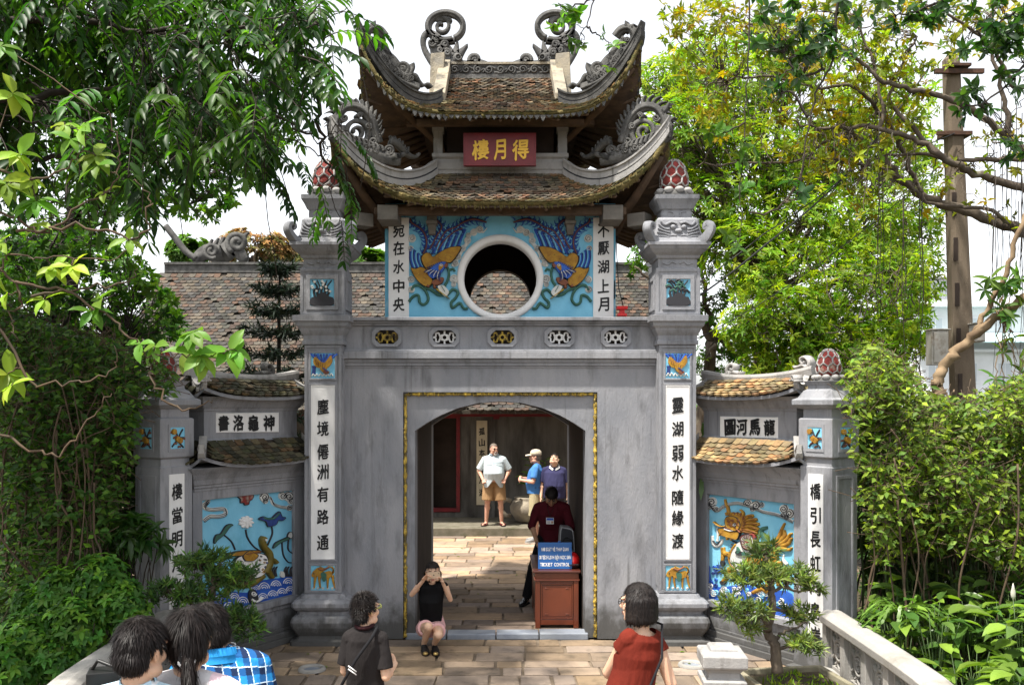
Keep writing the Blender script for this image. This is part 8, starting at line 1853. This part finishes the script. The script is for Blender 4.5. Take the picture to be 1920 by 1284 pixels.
# --- broad-leaved plants on the right bank -------------------------------------
PLM = leaf_mat('broad glossy leaf', (.075, .14, .030), (.12, .20, .045), .35, (1.4, 1.6, .5), .32, .4); SPM = nmat('white spathe', (.62, .60, .50), rough=.5, transl=.3)
M['bank'] = M['soil']
mb = MB(); gx = [3.34 + i * .45 for i in range(13)]; gy = [-6 + j * .5 for j in range(16)]; vs = [Vector((x, y, .02 + .38 * min(1, (x - 3.34) / 1.4) * (1 if y > -5 else .6) + .05 * noise.noise(Vector((x * 2, y * 2, 0))))) for y in gy for x in gx]; mb.add(vs, [(j * 13 + i, j * 13 + i + 1, (j + 1) * 13 + i + 1, (j + 1) * 13 + i) for j in range(15) for i in range(12)], 0, True); mb.build('bank_soil', M['soil'], kind='structure')
def bank_z(x): return .02 + .38 * min(1, max(0, (x - 3.34) / 1.4))
def lily(x, y, n, l, w, label, flowers=0, pal=None, narrow=False, cat='plant', mat=None, group='broad-leaved plants on the right bank', zz=None, name='peace_lily', hz=.30):
    b_ = Vector((x, y, bank_z(x) if zz is None else zz)); t = thing(name, b_, label, cat, group); tw = MB(); lv = Leaves()
    for i in range(n):
        a = rs.uniform(0, 6.283); h_ = rs.uniform(.4, 1.1) * hz; e = b_ + Vector((math.cos(a) * rs.uniform(.04, .20), math.sin(a) * rs.uniform(.04, .20), h_)); d = Vector((math.cos(a), math.sin(a), rs.uniform(-.2, .6)))
        if narrow:
            pts = cr([b_, b_ + Vector((math.cos(a) * .1, math.sin(a) * .1, hz * .8)), b_ + Vector((math.cos(a) * l * .6, math.sin(a) * l * .6, hz * rs.uniform(.7, 1.3))), b_ + Vector((math.cos(a) * l, math.sin(a) * l, hz * rs.uniform(.1, .8)))], 4); tt = tnt(.2, .1, pal)
            for p0_, p1_ in zip(pts, pts[1:]): lv.add(p0_, p1_ - p0_, UP + rv(.05), (p1_ - p0_).length * 1.15, w, tt)
        else:
            tw.tube([b_, b_.lerp(e, .6) + UP * .03, e], [.006, .005, .003], 4); lv.add(e, d, UP + rv(.25), l * rs.uniform(.7, 1.15), w * rs.uniform(.8, 1.15), tnt(.25, .1, pal))
    if tw.v: tw.build('stalk', BM, t)
    lv.build('foliage', mat or PLM, t, 'blade' if narrow else 'full')
    for i in range(flowers):
        a = rs.uniform(0, 6.28); e = b_ + Vector((math.cos(a) * .12, math.sin(a) * .12 - .05, hz * rs.uniform(1.2, 1.7))); f_ = MB(); f_.tube([b_, b_.lerp(e, .6), e], .004, 4, 1); f_.rings([[e + Vector((math.cos(q) * r_, math.sin(q) * r_ * .4, z)) for q in [k * .785 for k in range(8)]] for r_, z in ((.004, 0), (.020, .03), (.022, .06), (.012, .10), (.002, .14))], 0, True); f_.build('flower', [SPM, BM], t)
SPOT = 'broad glossy plant among those crowding the right bank'
sp_ = []
for i in range(400):
    if len(sp_) >= 84: break
    x, y = rs.uniform(3.40, 6.2), rs.uniform(-4.6, -1.6)
    if all(math.hypot(x - a, y - b_) > .21 for a, b_ in sp_): sp_.append((x, y))
for i, (x, y) in enumerate(sp_): lily(x, y, rs.randint(12, 20), (.24, .30, .20)[i % 3], (.11, .125, .085)[i % 3], SPOT, 1 if i % 14 == 0 else 0, VP, hz=(.62 if y > -3 else .42) * (1.25 if x < 4 else 1))
q = W(1690, 1165, -2.2); lily(q.x, -2.3, 46, .42, .030, 'arching narrow-leaved spider plant above the broad leaves on the right bank', 0, [(1.5, 1.5, 1.2), (1.2, 1.3, 1)], True, name='spider_plant', group=None, zz=max(.3, q.z - .05), hz=.22)
lily(W(1320, 0, 1.2).x, 1.0, 30, 1.1, .06, 'strappy green plant peeping between the right pillar and screen wall', 0, None, True, name='strappy_plant', group=None, zz=1.4, hz=.9)
lily(.78, 9.05, 26, .30, .11, 'leafy green plant growing from the stone jar', 0, None, name='jar_plant', group=None, zz=.62, hz=.85)
q = W(445, 830, -1.1)
# --- shrubs on the left bank -----------------------------------------------------
SH = leaf_mat('fresh shrub leaf', (.055, .135, .022), (.085, .19, .03), .35, (1.4, 1.7, .5), .45)
def shrub(label, blobs, n, l, w, base, mat=SH, group='shrubs on the left bank', name='shrub'):
    t = thing(name, base, label, 'shrub', group); tw = MB(); lv = Leaves()
    for (px, py, Y, r) in blobs:
        c = W(px, py, Y); Rr = r * (Y + D) / F
        for i in range(5): limb(tw, [Vector(base), Vector(base).lerp(c, .5) + rv(.05), c + rv(.5) * Rr], .012, .004, 4, .01)
        for i in range(int(n * r * r / 3000)):
            u = rv().normalized(); u.y = -abs(u.y) if rs.uniform() < .7 else u.y; p = c + u * Rr * rs.uniform(.5, 1.0); tw.tube([p - u * .06, p], .003, 3); whorl(lv, p, u + UP * .5, 6, l, w, .1, VP, .25)
    tw.build('stem', BKD, t); lv.build('foliage', mat, t, 'full')
shrub('fresh green shrub bulging over the left rail, tallest of the left bank', [(190, 1090, -2.6, 55), (120, 1110, -2.6, 50), (230, 1130, -2.7, 50), (150, 1170, -2.8, 60), (255, 1175, -2.8, 36), (90, 1160, -2.7, 45)], 170, .075, .034, (W(170, 0, -2.6).x, -2.6, -.04)); shrub('lower shrub at the bottom left corner of the bank', [(50, 1200, -2.9, 60), (110, 1230, -3.0, 45), (20, 1250, -3.1, 55), (60, 1130, -2.5, 40)], 150, .075, .034, (W(50, 0, -2.9).x, -2.9, -.04))
shrub('tuft of long dark leaves beside the left end post', [(250, 1000, -2.0, 30), (280, 1015, -2.0, 26)], 60, .20, .05, (W(260, 0, -2.0).x, -2.0, -.04), DG)
# --- bright big-leaved branch, left foreground ------------------------------------
BL = leaf_mat('pale yellow-green leaf', (.17, .29, .03), (.23, .36, .045), .45, (1.3, 1.35, .5), .45, .25)
t = thing('big_leaved_sapling', (-5.0, -5.2, -.04), 'sapling with pale yellow-green leaves and bare curling twigs at the left edge', 'tree'); tw = MB(); lv = Leaves(); Z0 = lambda x, y, Y=-5: W(x / 2.006, y / 2.006, Y)
SB = [[(-700, 2500), (-300, 1700), (-100, 1250), (0, 1010), (60, 960), (250, 970), (470, 960), (520, 900)], [(0, 640), (120, 680), (220, 650), (300, 580), (320, 540)], [(-100, 790), (60, 810), (170, 870), (300, 780), (430, 690), (445, 560), (420, 450), (385, 425)], [(60, 870), (280, 860), (520, 885), (565, 800), (550, 720), (500, 680)], [(-100, 800), (-50, 640), (0, 640)], [(120, 1115), (300, 1090), (480, 1050), (520, 1010)], [(-50, 1000), (60, 1060), (70, 1150), (40, 1210), (60, 1284)], [(60, 1060), (250, 1100), (420, 1200), (500, 1284), (560, 1330), (700, 1340), (840, 1330)], [(560, 1400), (620, 1500), (720, 1540), (800, 1500)], [(-60, 1100), (100, 1420), (250, 1440), (420, 1400), (430, 1300)], [(-60, 1600), (150, 1700), (250, 1690), (350, 1560), (420, 1480)]]
TP = []
for pts in SB: TP += limb(tw, [Z0(*q) for q in pts], .010, .003, 6, .012)
for (x, y, n, k) in ((290, 470, 9, 1), (330, 620, 8, 1), (370, 640, 6, .9), (60, 560, 8, 1), (40, 700, 9, 1), (120, 760, 9, 1), (160, 820, 7, .8), (90, 680, 8, 1), (30, 230, 8, 1), (10, 330, 7, 1.2), (400, 720, 3, .7), (250, 540, 5, .8), (20, 880, 7, .8), (180, 1010, 6, .8), (300, 1010, 7, .9), (350, 1100, 9, 1), (330, 1170, 6, .9), (490, 920, 5, .8), (150, 1120, 5, .9), (20, 1080, 5, .9), (730, 1240, 9, 1.0), (760, 1330, 9, 1.3), (820, 1340, 8, 1.2), (700, 1330, 4, 1.1), (590, 1290, 6, 1.0), (560, 1270, 5, .9), (870, 1310, 6, 1.0), (10, 1420, 8, 1.1), (60, 1450, 5, 1.0), (250, 470, 6, .9)):
    p = Z0(x, y) + rv(.03); q = min(TP, key=lambda a: (a - p).length); limb(tw, [q, q.lerp(p, .5) + rv(.01), p], .005, .003, 4, .003); whorl(lv, p, Vector((rs.normal(0, .4), -.5, .35)), max(3, int(n * .8)), .145 * k, .068 * k, .75, [(1, 1, 1), (1.15, 1.1, .9), (.7, .85, .9), (1.3, 1.2, .9), (.5, .75, .6)], .18)
tw.build('twig', BKV, t); lv.build('foliage', BL, t, 'full')
# --- bonsai -------------------------------------------------------------------------
ND = leaf_mat('podocarp needle', (.085, .125, .038), (.12, .165, .055), .25, (1.3, 1.4, .5), .45); ND2 = leaf_mat('dark podocarp needle', (.04, .085, .028), (.07, .13, .04), .25, (1.3, 1.4, .5), .45)
def bonsai(label, stem, branches, pads, mat, Y):
    P0 = W(*stem[0]); t = thing('bonsai', P0, label, 'tree', 'bonsai in square tubs'); tw = MB(); lv = Leaves(); pts = limb(tw, [W(*q) for q in stem], .052, .022, 9, .008)
    for b_ in branches: pts += limb(tw, [W(*q) for q in b_], .020, .007, 6, .008)
    for (px, py, Yp, rx, ry, n) in pads:
        c = W(px, py, Yp); k = (Yp + D) / F
        for i in range(n):
            u = rv().normalized(); p = c + Vector((u.x * rx * k, u.y * rx * k * .8, u.z * ry * k)) * rs.uniform(.35, 1.0)
            if i % 2 == 0: q = min(pts, key=lambda a: (a - p).length); limb(tw, [q, q.lerp(p, .6) - UP * .02, p], .006, .003, 4, .006)
            t0 = tnt(.22, .12, [(1, 1, 1), (1.35, 1.3, .9), (.7, .8, .8), (1.7, 1.6, .9)]); o = (u * .7 + UP * .7 + rv(.3)).normalized()
            for j in range(13): lv.add(p + o * rs.uniform(0, .05), o * rs.uniform(.2, .9) + rv(.55), rv(), rs.uniform(.055, .10), .0125, tuple(a * rs.uniform(.85, 1.15) for a in t0))
    tw.build('trunk', BK, t); lv.build('crown', mat, t, 'blade')
bonsai('sunlit bonsai with flat needle pads before the dragon horse mural', [(1458, 1262, -2.55), (1452, 1210, -2.5), (1440, 1175, -2.5), (1448, 1140, -2.55), (1446, 1105, -2.5), (1440, 1060, -2.5), (1436, 1030, -2.5)], [[(1446, 1110, -2.5), (1470, 1100, -2.5), (1500, 1110, -2.4), (1530, 1100, -2.4)], [(1446, 1105, -2.5), (1410, 1095, -2.6), (1380, 1090, -2.6)], [(1445, 1170, -2.5), (1410, 1150, -2.7), (1370, 1135, -2.7)], [(1450, 1200, -2.5), (1480, 1180, -2.5), (1510, 1165, -2.4)], [(1452, 1215, -2.5), (1500, 1210, -2.6), (1530, 1215, -2.6)], [(1448, 1140, -2.5), (1480, 1145, -2.3), (1500, 1150, -2.3)]],
       [(1434, 1038, -2.5, 26, 29.9, 33), (1395, 1080, -2.6, 42, 16.099999999999998, 51), (1440, 1078, -2.6, 40, 16.099999999999998, 39), (1490, 1082, -2.4, 40, 16.099999999999998, 45), (1525, 1098, -2.4, 18, 11.5, 15), (1372, 1140, -2.7, 30, 18.4, 39), (1412, 1148, -2.7, 30, 13.799999999999999, 27), (1400, 1180, -2.7, 22, 11.5, 13), (1500, 1150, -2.3, 32, 14.95, 30), (1500, 1205, -2.6, 34, 13.799999999999999, 27), (1530, 1220, -2.6, 12, 11.5, 9)], ND, -2.5)
lv = Leaves()
for i in range(420):
    a = rs.uniform(0, 6.283); q_ = rs.uniform(0, 1) ** .5 * .33; x, y = ((2.60, -2.55), (-2.55, -2.35))[i % 2]; lv.add((x + q_ * math.cos(a), y + q_ * math.sin(a), .26), rv(.6) + UP * .8, rv(), rs.uniform(.03, .09), .016, tnt(.3, .15))
lv.build('tub_weeds', G1, None, 'blade', kind='stuff')
bonsai('dark bonsai with layered needle pads before the lotus mural', [(400, 1262, -2.35), (392, 1210, -2.3), (380, 1150, -2.3), (400, 1110, -2.3), (395, 1070, -2.3), (380, 1050, -2.3)], [[(385, 1150, -2.3), (340, 1120, -2.4), (310, 1105, -2.4)], [(398, 1100, -2.3), (430, 1090, -2.2), (470, 1085, -2.2)], [(392, 1200, -2.3), (430, 1180, -2.2), (460, 1165, -2.2)], [(395, 1080, -2.3), (370, 1060, -2.3), (350, 1055, -2.3)]],
       [(385, 1050, -2.3, 44, 20, 44), (350, 1065, -2.3, 24, 18, 20), (440, 1080, -2.2, 48, 22, 60), (410, 1085, -2.3, 40, 20, 34), (315, 1110, -2.4, 36, 20, 44), (350, 1115, -2.4, 34, 20, 34), (400, 1120, -2.3, 30, 16, 20), (450, 1165, -2.2, 38, 26, 56), (470, 1180, -2.2, 28, 20, 26), (410, 1160, -2.3, 30, 20, 20)], ND2, -2.3)
# --- far masses and weeds ---------------------------------------------------------------
lv = Leaves()
for i in range(9000):
    x = rs.uniform(-30, 34); y = rs.uniform(18, 30); hh = 3.4 + 1.6 * noise.noise(Vector((x * .25, y * .2, 3))) - (1.9 if x > 9 else 0); z = rs.uniform(0, max(.6, hh)); lv.add((x, y, z), rv() - UP * .2, UP * .6 + rv(.5), rs.uniform(.3, .6), rs.uniform(.18, .3), tnt(.35, .1))
lv.build('far_greenery', G2, None, 'simple', kind='stuff')
lv = Leaves()
for i in range(5000):
    x = rs.choice([rs.uniform(-7.5, -3.4), rs.uniform(4.0, 9)]); y = rs.uniform(-4.5, 3); z = (bank_z(x) if x > 0 and y < 1.5 else -.04); d = Vector((rs.normal(0, .5), rs.normal(0, .5), 1)); lv.add((x, y, z), d, rv(), rs.uniform(.08, .22), .02, tnt(.3, .15))
lv.build('ground_cover', G2, None, 'blade', kind='stuff')
lv = Leaves()
for i in range(170):
    x, y = rs.uniform(-3, 3), rs.uniform(-3.3, 7.5)
    if -.1 < y < 3 and abs(x) > .9: continue
    if abs(x) < 1.3 and y < 2: continue
    lv.add((x, y, .012), (rs.normal(), rs.normal(), .05), UP + rv(.2), rs.uniform(.04, .09), rs.uniform(.02, .035), [(2.2, 1.2, .5), (1.2, .8, .4), (1.5, 1.4, .7)][rs.randint(3)])
lv.build('fallen_leaves', G2, None, 'simple', kind='stuff')
